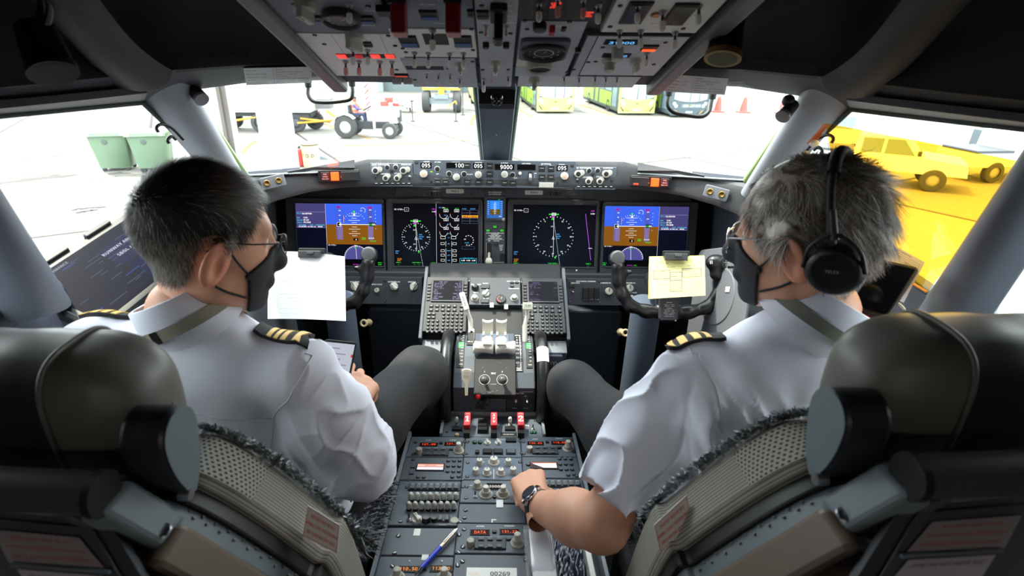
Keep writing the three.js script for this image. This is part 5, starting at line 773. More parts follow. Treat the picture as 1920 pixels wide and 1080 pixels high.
// surface net over a box; skips blocks that the surface cannot cross
function surfNet(sdf, lo, hi, cell, slack = 1.4) {
  const nx = Math.ceil((hi.x - lo.x) / cell) + 1, ny = Math.ceil((hi.y - lo.y) / cell) + 1, nz = Math.ceil((hi.z - lo.z) / cell) + 1, D = new Float32Array(nx * ny * nz), B = 6, p = V(0, 0, 0);
  const half = Math.sqrt(3) * (B / 2 + 0.5) * cell * slack;
  for (let bz = 0; bz < nz; bz += B) for (let by = 0; by < ny; by += B) for (let bx = 0; bx < nx; bx += B) {
    p.set(lo.x + (bx + B / 2 - 0.5) * cell, lo.y + (by + B / 2 - 0.5) * cell, lo.z + (bz + B / 2 - 0.5) * cell);
    const d = sdf(p), skip = Math.abs(d) > half;
    for (let z = bz; z < Math.min(bz + B, nz); z++) for (let y = by; y < Math.min(by + B, ny); y++) for (let x = bx; x < Math.min(bx + B, nx); x++) D[(z * ny + y) * nx + x] = skip ? d : sdf(p.set(lo.x + x * cell, lo.y + y * cell, lo.z + z * cell));
  }
  const id = new Int32Array(nx * ny * nz).fill(-1), pos = [], idx = [], sx = 1, sy = nx, sz = nx * ny;
  for (let z = 0; z < nz - 1; z++) for (let y = 0; y < ny - 1; y++) for (let x = 0; x < nx - 1; x++) {
    const o = z * sz + y * sy + x; let m = 0;
    for (let k = 0; k < 8; k++) if (D[o + (k & 1) + (k >> 1 & 1) * sy + (k >> 2) * sz] < 0) m |= 1 << k;
    if (m === 0 || m === 255) continue;
    let cx = 0, cy = 0, cz = 0, n = 0;
    for (let k = 0; k < 8; k++) for (const b of [1, 2, 4]) if (!(k & b)) {
      const a1 = D[o + (k & 1) + (k >> 1 & 1) * sy + (k >> 2) * sz], k2 = k | b, a2 = D[o + (k2 & 1) + (k2 >> 1 & 1) * sy + (k2 >> 2) * sz];
      if ((a1 < 0) === (a2 < 0)) continue;
      const t = a1 / (a1 - a2);
      cx += (k & 1) + (b === 1 ? t : 0); cy += (k >> 1 & 1) + (b === 2 ? t : 0); cz += (k >> 2) + (b === 4 ? t : 0); n++;
    }
    id[o] = pos.length / 3; pos.push(lo.x + (x + cx / n) * cell, lo.y + (y + cy / n) * cell, lo.z + (z + cz / n) * cell);
  }
  const quad = (a, b, c, d, f) => { if (a < 0 || b < 0 || c < 0 || d < 0) return; if (f) idx.push(a, b, c, a, c, d); else idx.push(a, c, b, a, d, c); };
  for (let z = 1; z < nz - 1; z++) for (let y = 1; y < ny - 1; y++) for (let x = 1; x < nx - 1; x++) {
    const o = z * sz + y * sy + x, s = D[o] < 0;
    if (s !== D[o + sx] < 0) quad(id[o - sy - sz], id[o - sz], id[o], id[o - sy], s);
    if (s !== D[o + sy] < 0) quad(id[o - sx - sz], id[o - sx], id[o], id[o - sz], s);
    if (s !== D[o + sz] < 0) quad(id[o - sx - sy], id[o - sy], id[o], id[o - sx], s);
  }
  const g = geoFrom(pos, idx), N = g.attributes.normal, e = cell * 0.6, q = V(0, 0, 0);
  for (let i = 0; i < pos.length / 3; i++) {
    const [x, y, z] = pos.slice(i * 3, i * 3 + 3), gx = sdf(q.set(x + e, y, z)) - sdf(q.set(x - e, y, z)), gy = sdf(q.set(x, y + e, z)) - sdf(q.set(x, y - e, z)), gz = sdf(q.set(x, y, z + e)) - sdf(q.set(x, y, z - e)), l = Math.hypot(gx, gy, gz) || 1;
    N.setXYZ(i, gx / l, gy / l, gz / l);
  }
  return g;
}
function tint(g, f) { const P2 = g.attributes.position, a = new Float32Array(P2.count * 3), c = new THREE.Color(), p = V(0, 0, 0); for (let i = 0; i < P2.count; i++) { f(c, p.fromBufferAttribute(P2, i)); a.set([c.r, c.g, c.b], i * 3); } g.setAttribute('color', new THREE.BufferAttribute(a, 3)); return g; }
// slide a point onto the surface of a field, then lift it off
function onto(sdf, p, lift = 0, n = 8) {
  const q = p.clone(), e = 0.002, t = V(0, 0, 0), grad = () => { const g = V(sdf(t.set(q.x + e, q.y, q.z)) - sdf(t.set(q.x - e, q.y, q.z)), sdf(t.set(q.x, q.y + e, q.z)) - sdf(t.set(q.x, q.y - e, q.z)), sdf(t.set(q.x, q.y, q.z + e)) - sdf(t.set(q.x, q.y, q.z - e))); return g.normalize(); };
  for (let i = 0; i < n; i++) q.addScaledVector(grad(), -(sdf(q) - lift) * 0.9);
  return q;
}
// a patch of cloth laid on a field: grid over (u, v) round c
function patch(sdf, c, du, dv, lu, lv, lift, thick, nu = 10, nv = 5, prof) {
  const rows = [];
  for (let i = 0; i <= nv; i++) { const row = []; for (let j = 0; j <= nu; j++) { const u = j / nu - 0.5, v = 0.5 - i / nv, p = c.clone().addScaledVector(du, u * lu).addScaledVector(dv, v * lv * (prof ? prof(u) : 1)); row.push(onto(sdf, p, lift)); } rows.push(row); }
  return sheet(rows, thick);
}
function seamOn(sdf, pts, r, lift = 0) { const c = new THREE.CatmullRomCurve3(pts), out = []; for (let i = 0; i <= 30; i++) out.push(onto(sdf, c.getPoint(i / 30), lift)); return tube(out, r, 60, 5); }
// colours out here are scaled darker to offset the overbright exposure
const dimmed = (m) => { m.color.multiplyScalar(0.62); return m; }, ostd = (...a) => dimmed(std(...a)), ophys = (...a) => dimmed(phys(...a));
// ---------------------------------------------------------------- the apron outside
const grain = dataTex(256, (x, y) => { const n = 0.5 + 0.5 * noise3(Math.cos(x * 6.28) * 2, Math.sin(x * 6.28) * 2, y * 12) * 0.5 + 0.25 * noise3(x * 60, y * 60, 5); return [0.80 + 0.06 * n, 0.79 + 0.06 * n, 0.765 + 0.06 * n]; }, true);
const apron = thing('ground', 'pale concrete apron with slab joints outside the windows', 'apron', V(0, GROUND, -30)); struct(apron);
mesh('bedding', box(260, 0.2, 200, 0, -0.125, -40), std(0x2a2826, 0.9), apron);
{
  const S = 7, gap = 0.16, geo = once('slab', () => { const g = chamfer(S - gap, S - gap, 0.12, 0.015).clone(); const p = g.attributes.position, uv = []; for (let i = 0; i < p.count; i++) uv.push(p.getX(i) / 3.5, p.getY(i) / 3.5); g.setAttribute('uv', new THREE.Float32BufferAttribute(uv, 2)); return g.rotateX(-PI / 2).translate(0, -0.12, 0); });
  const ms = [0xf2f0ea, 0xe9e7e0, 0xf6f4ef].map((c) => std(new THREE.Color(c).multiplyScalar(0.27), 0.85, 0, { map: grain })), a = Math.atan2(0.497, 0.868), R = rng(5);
  for (let i = -9; i <= 9; i++) for (let j = -9; j <= 9; j++) {
    const x = (i + 0.25) * S, z = (j + 0.35) * S, X = x * Math.cos(a) - z * Math.sin(a), Z = -x * Math.sin(a) - z * Math.cos(a) + 1.4;
    const wx = X, wz = Z - 30; if (wz > -4 || wz < -82 || Math.abs(wx) > 52 || Math.abs(wx) > -wz * 1.25 + 9) continue;
    const s = mesh('slab', geo, ms[R() * 3 | 0], apron); s.position.set(X, (R() - 0.5) * 0.01, Z); s.rotation.y = a;
  }
  const R2 = rng(9), groundMark = (pts, w, col, name) => { const rows = [[], []]; pts.forEach((p, i) => { const d = (pts[Math.min(i + 1, pts.length - 1)]).clone().sub(pts[Math.max(i - 1, 0)]).setY(0).normalize(), n = V(-d.z, 0, d.x), k = w * (0.5 + R2() * 0.7) * (i === 0 || i === pts.length - 1 ? 0.1 : 1); rows[0].push(p.clone().addScaledVector(n, k).setY(0.012)); rows[1].push(p.clone().addScaledVector(n, -k).setY(0.012)); }); mesh(name, sheet([rows[1], rows[0]].map((r) => r.map((p) => p.sub(V(0, 0, -30))))), ostd(col, 0.9), apron); };
  const gp = (...l) => { const out = []; for (let i = 0; i < l.length - 1; i++) for (let k = 0; k < 6; k++) { const q = onGround(lerp(l[i][0], l[i + 1][0], k / 6), lerp(l[i][1], l[i + 1][1], k / 6)); out.push(q.add(V((R2() - 0.5) * 0.1, 0, (R2() - 0.5) * 0.1)).setY(0)); } out.push(onGround(...l.at(-1)).setY(0)); return out; };
  groundMark(gp([-60, 352], [0, 344], [60, 336], [150, 328]), 0.28, 0x4c4a47, 'tyre_mark'); groundMark(gp([-60, 340], [40, 332], [120, 326]), 0.18, 0x5d5b57, 'tyre_mark'); groundMark(gp([205, 325], [250, 330], [300, 326]), 0.25, 0x5a5854, 'dark_patch');  // the last is a ragged dark patch by the refuse containers
  for (const l of [[[130, 395], [165, 390], [200, 389]], [[140, 400], [165, 396], [185, 393]], [[60, 520], [110, 505], [160, 488]], [[30, 300], [100, 292], [112, 293]]]) groundMark(gp(...l), 0.08, 0x282726, 'crack');
  for (const l of [[[590, 225], [640, 245], [700, 262]], [[480, 262], [440, 300]], [[620, 275], [800, 268], [890, 262]], [[880, 240], [890, 215]], [[965, 200], [1000, 222]], [[1085, 195], [1160, 220]]]) groundMark(gp(...l), 0.12, 0x9a7c34, 'yellow_line');
}
const wheelGeo = (r, w, hub) => merge([turned([[hub, -w / 2], [r * 0.92, -w / 2], [r, -w * 0.32], [r, w * 0.32], [r * 0.92, w / 2], [hub, w / 2]], 28)]);
function wheel(g, name, r, w, x, y, z, axis = 'x', hubMat) { const o = mesh(name, once('wh' + r + w + axis, () => { const q = wheelGeo(r, w, r * 0.55); return axis === 'x' ? q.rotateY(PI / 2) : q; }), M.tyre, g); o.position.set(x, y, z); mesh('hub', once('hb' + r + w + axis, () => { const q = turned([[0, -w * 0.3], [r * 0.56, -w * 0.36], [r * 0.56, w * 0.36], [r * 0.2, w * 0.28], [0, w * 0.34]], 20); return axis === 'x' ? q.rotateY(PI / 2) : q; }), hubMat ?? M.wht, o); return o; }
M.tyre = ostd(0x4c4d50, 0.85); M.wht = ostd(0xf3f3ef, 0.45); M.yel = ostd(0xe8b23a, 0.5); M.chassis = ostd(0x3d4247, 0.6); M.carGlass = ophys(0x8fa6ad, 0.08);
function figure(name, label, pos, yaw, J, C) { // small standing or seated worker; J joints in body coordinates
  const g = thing(name, label, 'person', pos); g.rotation.y = yaw;
  const b = J.bones.map(([a, c, r, q]) => [P(a), P(c), r, q]), body = (p) => { let d = 1; for (const [a, c, r, q] of b) d = smin(d, cap(p, a, c, r, q), 0.05); return d; };
  const lo = V(9, 9, 9), hi = V(-9, -9, -9); for (const [a, c] of b) { lo.min(a).min(c); hi.max(a).max(c); } lo.addScalar(-0.2); hi.addScalar(0.2);
  const gg = surfNet(body, lo, hi, 0.03), c0 = new THREE.Color(), nH = P(J.head);
  tint(gg, (c, p) => { C(c, p, nH); });
  mesh('body', gg, ostd(0xffffff, 0.75, 0, { vertexColors: true }), g);
  mesh('hair', new THREE.SphereGeometry(0.108, 14, 8, 0, 7, 0, 1.5).translate(J.head[0], J.head[1] + 0.03, J.head[2]), ostd(J.cap ?? 0x241d1a, 0.8), g);
  return g;
}
{ // tractor, facing right
  const p = onGround(697, 256), g = thing('tractor', 'white airport tractor with big black rear wheels', 'tractor', V(p.x, GROUND, -29.2)); g.rotation.y = -0.03;
  for (const [x, z] of [[-1.13, 0.62], [-1.13, -0.62]]) wheel(g, 'rear_wheel', 0.58, 0.36, x, 0.58, z, 'z');
  for (const [x, z] of [[1.14, 0.58], [1.2, -0.62]]) wheel(g, 'front_wheel', 0.4, 0.24, x, 0.4, z, 'z');
  mesh('chassis', merge([box(2.5, 0.32, 0.42, 0.1, 0.62, 0), box(0.8, 0.4, 0.5, -0.2, 0.62, 0), box(0.5, 0.12, 1.2, 1.15, 0.42, 0)]), M.chassis, g);
  mesh('hood', merge([slab(roundRect(1.55, 0.48, 0.08), 0.62, 0.04).translate(0.86, 1.28, -0.31)]), M.wht, g); mesh('grille', box(0.06, 0.6, 0.5, 1.62, 1.1, 0), M.chassis, g); mesh('side_panel', box(0.4, 0.5, 0.64, 1.3, 1.0, 0), M.wht, g);
  for (const s of [1, -1]) mesh('fender', sheet([[0, 1, 2, 3, 4, 5].map((i) => { const a = 2.6 - i * 0.38; return V(-1.13 + Math.cos(a) * 0.66, 0.58 + Math.sin(a) * 0.66, s * 0.42); }), [0, 1, 2, 3, 4, 5].map((i) => { const a = 2.6 - i * 0.38; return V(-1.13 + Math.cos(a) * 0.66, 0.58 + Math.sin(a) * 0.66, s * 0.84); })], 0.04), M.wht, g);
  mesh('seat', merge([box(0.5, 0.1, 0.5, -0.75, 1.08, 0), box(0.1, 0.55, 0.5, -1.0, 1.34, 0)]), M.chassis, g); mesh('windscreen', box(0.05, 0.85, 0.8).rotateZ(0.35).translate(0.28, 1.75, 0), M.carGlass, g); mesh('windscreen_frame', merge([rod(V(0.42, 1.3, 0.42), V(0.1, 2.2, 0.42), 0.04), rod(V(0.42, 1.3, -0.42), V(0.1, 2.2, -0.42), 0.04), rod(V(0.1, 2.2, 0.42), V(0.1, 2.2, -0.42), 0.04)]), M.wht, g); mesh('steering_wheel', new THREE.TorusGeometry(0.22, 0.03, 8, 20).rotateX(PI / 2).rotateZ(0.5).translate(-0.1, 1.45, 0), M.chassis, g); mesh('step', box(0.06, 0.6, 0.3, 0.34, 0.8, 0.5), M.wht, g);
  figure('person', 'tractor driver in orange vest and blue trousers, seated and steering', V(p.x - 0.72, GROUND + 1.12, -29.2), -PI / 2 - 0.03, { head: [0, 0.78, 0], bones: [[[0, 0.05, 0], [0, 0.5, 0.02], 0.16, 0.17], [[0, 0.5, 0], [0, 0.66, 0], 0.06, 0.06], [[0, 0.74, 0], [0, 0.82, 0], 0.1, 0.1], [[-0.12, 0.05, 0], [-0.15, 0.05, -0.45], 0.1, 0.08], [[0.12, 0.05, 0], [0.15, 0.05, -0.45], 0.1, 0.08], [[-0.15, 0.05, -0.45], [-0.15, -0.42, -0.5], 0.07, 0.06], [[0.15, 0.05, -0.45], [0.15, -0.42, -0.5], 0.07, 0.06], [[-0.2, 0.48, 0], [-0.25, 0.3, -0.2], 0.065, 0.055], [[-0.25, 0.3, -0.2], [-0.12, 0.32, -0.48], 0.055, 0.045], [[0.2, 0.48, 0], [0.25, 0.3, -0.2], 0.065, 0.055], [[0.25, 0.3, -0.2], [0.12, 0.32, -0.48], 0.055, 0.045]] }, (c, q) => { if (q.y > 0.64) c.set(0x9a6a50); else if (q.y < 0.12) c.set(0x35406a); else if (Math.abs(q.x) > 0.19) c.set(q.z < -0.3 ? 0x9a6a50 : 0x3a4fa0); else c.set(q.y > 0.28 && q.y < 0.34 ? 0xf6e9c0 : 0xf08060); });
}
{ // trailer behind the tractor
  const g = thing('trailer', 'white box trailer with dark axles and yellow tow bars', 'trailer', V(-12.7, GROUND, -31.3)); g.rotation.y = 0.03;
  mesh('box_body', slab(roundRect(5.4, 1.9, 0.15), 2.0, 0.06).translate(-0.1, 2.0, -1.0), M.wht, g);
  mesh('chassis', merge([box(4.9, 0.2, 1.4, 0, 0.92, 0), box(0.9, 0.25, 1.6, -2.2, 0.85, 0), box(0.9, 0.25, 1.6, 1.9, 0.85, 0)]), M.chassis, g);
  for (const [x, z] of [[-2.5, 0.7], [-0.35, 0.8], [-2.4, -0.7], [1.6, 0.7], [2.3, -0.4]]) wheel(g, 'wheel', 0.5, 0.3, x, 0.5, z, 'z', ostd(0x5a5e62, 0.6));
  for (const [a, b] of [[[-2.1, 0.55, 0.9], [-0.5, 0.8, 0.9]], [[1.7, 0.5, 0.9], [3.7, 0.62, 0.4]], [[1.9, 0.75, 0.9], [3.4, 0.5, 0.4]], [[3.2, 1.1, 0.3], [3.9, 0.6, 0.3]]]) mesh('tow_bar', rod(P(a), P(b), 0.06), M.yel, g);
  mesh('toolbox', box(0.7, 0.5, 0.8, 3.1, 1.45, 0), ostd(0x77797c, 0.6), g);
  const st = thing('striped_mast', 'white mast with red diagonal stripes behind the tractor', 'mast', V(-10.9, GROUND, -34)); const lean = 0.05; mesh('mast', box(0.42, 6.4, 0.3, 0, 3.2, 0), M.wht, st); for (let i = 0; i < 16; i++) mesh('red_stripe', box(0.5, 0.09, 0.02).rotateZ(0.6).translate(0, 0.6 + i * 0.36, 0.155), ostd(0xe05a50, 0.6), st); st.rotation.z = lean;
  const st2 = st.clone(); st2.name = numbered('striped_mast'); scene.add(st2); st2.position.set(-8.4, GROUND, -37); st2.scale.set(0.7, 1, 0.7); st2.userData = { label: 'second thinner striped mast seen above the tractor windscreen', category: 'mast' };
}
{ // pillars
  const g = thing('pillar', 'broad pale concrete pillar with a dark cable channel, left', 'pillar', V(-9.9, GROUND, -18.6)); mesh('shaft', slab(roundRect(1.75, 1.1, 0.06), 9, 0.02).rotateX(-PI / 2), ostd(0xe4e2dc, 0.8), g); mesh('cable_channel', merge([box(0.1, 9, 0.12, 0.93, 4.5, 0.5), box(0.14, 9, 0.05, 1.06, 4.5, 0.45)]), ostd(0x6a625c, 0.6), g); mesh('joint_line', box(0.02, 9, 0.02, -0.35, 4.5, 0.55), ostd(0x7a756e, 0.7), g); mesh('hose', tube([V(0.7, 4.2, 0.6), V(0.45, 4.5, 0.62), V(0.15, 4.2, 0.62), V(0.2, 3.2, 0.62), V(0.35, 2.2, 0.6)], 0.035, 30, 6), M.chassis, g); mesh('switch_box', box(0.24, 0.36, 0.16, 0.8, 3.9, 0.6), M.chassis, g); g.rotation.z = -0.02;
  const h = thing('pillar', 'plain white pillar right of the concrete pillar', 'pillar', V(-7.95, GROUND, -19.9)); mesh('shaft', slab(roundRect(0.95, 0.95, 0.05), 9, 0.02).rotateX(-PI / 2), ostd(0xf6f6f3, 0.7), h); mesh('corner_strip', box(0.06, 9, 0.06, 0.12, 4.5, 0.5), ostd(0xe6e6e2, 0.7), h); mesh('foot_box', box(0.3, 0.9, 0.2, -0.35, 0.45, 0.55), ostd(0xd8d8d4, 0.7), h);
  const e = thing('fire_extinguisher', 'red fire extinguisher standing beside the white pillar', 'extinguisher', onGround(566, 312)); mesh('cylinder', turned([[0, 0], [0.11, 0], [0.12, 0.05], [0.12, 0.55], [0.08, 0.66], [0.04, 0.7], [0, 0.7]], 18).rotateX(-PI / 2), ostd(0xe05048, 0.4), e); mesh('valve', merge([box(0.05, 0.1, 0.05, 0, 0.74, 0), box(0.2, 0.03, 0.04, 0.05, 0.79, 0)]), M.chassis, e); mesh('hose', tube([V(-0.03, 0.74, 0), V(-0.22, 0.66, 0.05), V(-0.24, 0.3, 0.08), V(-0.15, 0.05, 0.08)], 0.025, 20, 6), M.chassis, e);
  const f = thing('debris_bin', 'cream bin lettered F.O.D. beside the extinguisher', 'bin', onGround(586, 314)); mesh('drum', turned([[0, 0], [0.3, 0], [0.32, 0.1], [0.32, 0.85], [0.30, 0.9], [0, 0.9]], 24).rotateX(-PI / 2), ostd(0xe8dcae, 0.6), f); mesh('lid', turned([[0, 0.9], [0.34, 0.9], [0.34, 0.97], [0.1, 1.02], [0, 1.02]], 24).rotateX(-PI / 2), ostd(0xb8a890, 0.6), f); const rows = [0, 1].map((i) => [...Array(9).keys()].map((j) => { const a = -0.9 + j * 0.225; return V(Math.sin(a) * 0.324, 0.72 - i * 0.42, Math.cos(a) * 0.324); })); mesh('lettering', sheet(rows), ostd(0xffffff, 0.6, 0, { map: canvas(256, 192, (k) => { k.fillStyle = '#e8dcae'; k.fillRect(0, 0, 256, 192); text(k, 'F.O.D.', 128, 96, 92, '#1c1a16'); }) }), f);
  const c2 = thing('wheel_chock', 'small grey chock lying on the apron by the bin', 'chock', onGround(600, 297)); mesh('wedge', slab((() => { const s = new THREE.Shape(); s.moveTo(-0.5, 0); s.lineTo(0.55, 0); s.lineTo(0.2, 0.16); s.lineTo(-0.3, 0.2); return s; })(), 0.3, 0.02), ostd(0x8c99a0, 0.7), c2);
  figure('person', 'ground worker in white and blue overalls beside the concrete pillar', V(-8.95, GROUND, -17.6), 0.5, { head: [0.02, 1.55, -0.12], cap: 0xdfe3ea, bones: [[[0, 0.95, 0], [0, 1.38, -0.08], 0.17, 0.18], [[0, 1.38, -0.08], [0, 1.5, -0.11], 0.07, 0.07], [[0.02, 1.5, -0.12], [0.02, 1.58, -0.13], 0.1, 0.1], [[-0.1, 0.95, 0], [-0.12, 0.5, -0.03], 0.1, 0.08], [[-0.12, 0.5, -0.03], [-0.12, 0.06, 0.03], 0.08, 0.06], [[0.1, 0.95, 0], [0.14, 0.5, -0.03], 0.1, 0.08], [[0.14, 0.5, -0.03], [0.14, 0.06, 0.03], 0.08, 0.06], [[-0.2, 1.36, -0.08], [-0.28, 1.1, -0.2], 0.075, 0.06], [[-0.28, 1.1, -0.2], [-0.1, 1.05, -0.42], 0.06, 0.05], [[0.2, 1.36, -0.08], [0.3, 1.1, -0.12], 0.075, 0.06], [[0.3, 1.1, -0.12], [0.32, 0.85, -0.28], 0.06, 0.05]] }, (c, q) => { if (q.y > 1.46) c.set(0xa87860); else if (q.y < 0.9) c.set(0xd9d4d0); else c.set(q.x > 0.16 ? 0x5a70c0 : q.x < -0.16 ? 0xd06a58 : 0xeae4e2); });
}
// green refuse containers
for (const [i, pxl] of [[0, 226], [1, 296]]) {
  const p = onGround(pxl, 317), g = thing('refuse_container', i ? 'right one of the two green wheeled refuse containers' : 'left one of the two green wheeled refuse containers', 'container', p, 'green refuse containers'); g.rotation.y = 0.28;
  const rows = [[0.5, 0.42, 0.14], [0.53, 0.46, 0.5], [0.62, 0.56, 1.36]].map(([x, z, y]) => [V(-x, y, z), V(x, y, z), V(x, y, -z), V(-x, y, -z), V(-x, y, z)]);
  mesh('tub', merge([sheet(rows.slice().reverse()), box(1.0, 0.04, 0.84, 0, 0.15, 0)]), ostd(0x7c967c, 0.55), g);
  mesh('lid', merge([slab(roundRect(1.30, 1.14, 0.06), 0.09, 0.02).rotateX(-PI / 2).translate(0, 1.36, 0), box(1.36, 0.05, 0.08, 0, 1.35, 0.60)]), ostd(0x90aa8e, 0.5), g);
  for (const x of [-0.55, 0.55]) mesh('lid_clip', box(0.14, 0.1, 0.06, x, 1.38, 0.62), ostd(0xd0dacb, 0.5), g);
  mesh('emblem', turned([[0, 0], [0.11, 0], [0.1, 0.02], [0, 0.02]], 6).translate(-0.1, 1.12, 0.53), ostd(0x5f6a66, 0.6), g);
  for (const [x, z] of [[-0.4, 0.34], [0.4, 0.34], [-0.4, -0.34], [0.4, -0.34]]) { const w = mesh('caster', merge([turned([[0, -0.03], [0.08, -0.03], [0.08, 0.03], [0, 0.03]], 14).translate(0, 0, 0), box(0.04, 0.12, 0.09, 0, 0.08, 0)]), M.chassis, g); w.position.set(x, 0.08, z); }
}
// buses
function bus(label, fx, fz, dark) {
  const L = 11, W = 2.75, H = 3.05, g = thing('bus', label, 'bus', V(fx, GROUND, fz), 'apron buses'); g.rotation.y = 0.083;
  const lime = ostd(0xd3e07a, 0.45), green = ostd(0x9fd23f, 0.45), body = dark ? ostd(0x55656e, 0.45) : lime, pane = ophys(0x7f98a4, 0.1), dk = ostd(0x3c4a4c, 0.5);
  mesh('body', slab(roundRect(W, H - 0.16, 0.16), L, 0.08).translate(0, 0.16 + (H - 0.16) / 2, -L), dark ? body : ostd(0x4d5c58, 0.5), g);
  mesh('front_panel', slab(roundRect(W * 0.985, 0.98, 0.12), 0.1, 0.03).translate(0, 0.62, -0.05), body, g);
  for (const s of [-1, 1]) mesh('front_pillar', box(0.16, 1.95, 0.1, s * (W / 2 - 0.09), 2.02, 0.01), body, g);
  mesh('windscreen', slab((() => { const q = new THREE.Shape(); q.moveTo(-1.18, 1.2); q.quadraticCurveTo(0, 0.86, 1.18, 1.2); q.lineTo(1.2, 2.95); q.lineTo(-1.2, 2.95); return q; })(), 0.06, 0.015).translate(0, 0, 0.012), ophys(0xb6c6cc, 0.06), g); mesh('wiper', merge([rod(V(-0.05, 1.08, 0.09), V(-0.03, 2.4, 0.09), 0.02, 0.012, 5), rod(V(0.6, 1.12, 0.09), V(0.62, 2.2, 0.09), 0.02, 0.012, 5)]), M.chassis, g);
  for (const s of [-1, 1]) { for (let i = 0; i < 4; i++) { const sh = new THREE.Shape(), x0 = s * (W / 2 - 0.1 - i * 0.22), d = -s * 0.3; sh.moveTo(x0, 0.62 - i * 0.11); sh.lineTo(x0 - s * 0.11, 0.58 - i * 0.11); sh.lineTo(x0 - s * 0.11 + d * 1.1, 0.17); sh.lineTo(x0 + d * 1.1, 0.17); mesh('hazard_stripe', slab(sh, 0.012, 0).translate(0, 0, 0.05), i % 2 ? ostd(0xd8a040, 0.5) : ostd(0x2c2c2a, 0.6), g); }
    for (const [x, y] of [[1.12, 0.92], [0.98, 0.76]]) mesh('headlight', turned([[0.12, 0], [0.1, 0.04], [0, 0.05]], 14).translate(s * x, y, 0.05), ophys(0xe9efe8, 0.15), g); mesh('mirror', box(0.16, 0.4, 0.12, s * (W / 2 + 0.15), 2.35, 0.1), M.chassis, g); }
  mesh('bumper', box(W * 0.97, 0.12, 0.12, 0, 0.2, 0.02), dark ? ostd(0x44515a, 0.5) : ostd(0xc4cf8a, 0.5), g); mesh('number_plate', box(0.5, 0.13, 0.02, 0, 0.36, 0.06), ostd(0xb8c4ca, 0.5), g); mesh('badge', box(0.22, 0.09, 0.02, 0, 0.8, 0.06), ostd(0x6d8a3a, 0.5), g);
  if (dark) mesh('lettering', new THREE.PlaneGeometry(1.5, 0.26).translate(0.15, 0.78, 0.056), ostd(0xffffff, 0.5, 0, { map: canvas(384, 66, (k) => { k.fillStyle = '#72818a'; k.fillRect(0, 0, 384, 66); text(k, 'AIRPORT BUS', 192, 34, 50, '#e8eef0'); }) }), g);
  for (const s of [-1, 1]) for (const [z0, z1, y0, y1, m, n] of [[-0.5, -1.6, 0.5, 2.7, pane, 'door_pane'], [-1.9, -3.6, 1.5, 2.75, pane, 'side_window'], [-4.1, -6.6, 1.5, 2.75, pane, 'side_window'], [-7.0, -10.6, 1.5, 2.75, pane, 'side_window'], [-1.9, -5.2, 0.45, 1.42, green, 'green_panel'], [-5.7, -6.5, 0.45, 2.7, green, 'green_panel'], [-7.2, -10.6, 0.45, 1.42, green, 'green_panel']]) mesh(n, box(0.03, y1 - y0, z0 - z1, s * (W / 2 + 0.005), (y0 + y1) / 2, (z0 + z1) / 2), m, g);
  for (const s of [-1, 1]) for (const z of [-2.6, -8.6]) wheel(g, 'wheel', 0.46, 0.3, s * (W / 2 - 0.12), 0.46, z, 'x', ostd(0xb8bcbc, 0.5));
}
bus('lime green bus nearest the windshield centre post', 4.26, -40.9, 0); bus('lime green bus in the middle of the three parked', 10.05, -40.3, 0); bus('dark fronted bus lettered AIRPORT BUS, farthest right', 13.45, -39.2, 1);
{ const far = bus; const b4 = thing('bus', 'lime green bus mostly hidden behind the centre post', 'bus', V(-0.6, GROUND, -45.2), 'apron buses'); b4.rotation.y = 0.083; mesh('body', slab(roundRect(2.7, 2.75, 0.15), 10.5, 0.08).translate(0, 1.7, -10.5), ostd(0xc9dc7a, 0.5), b4); mesh('windscreen', box(2.3, 1.3, 0.06, 0, 2.2, 0.02), ophys(0x8aa0a8, 0.1), b4); for (const s of [-1, 1]) for (const z of [-2.6, -8]) wheel(b4, 'wheel', 0.46, 0.3, s * 1.23, 0.46, z, 'x'); mesh('green_panel', box(0.03, 1.0, 8, 1.36, 0.95, -5), ostd(0x9fd23f, 0.45), b4); }
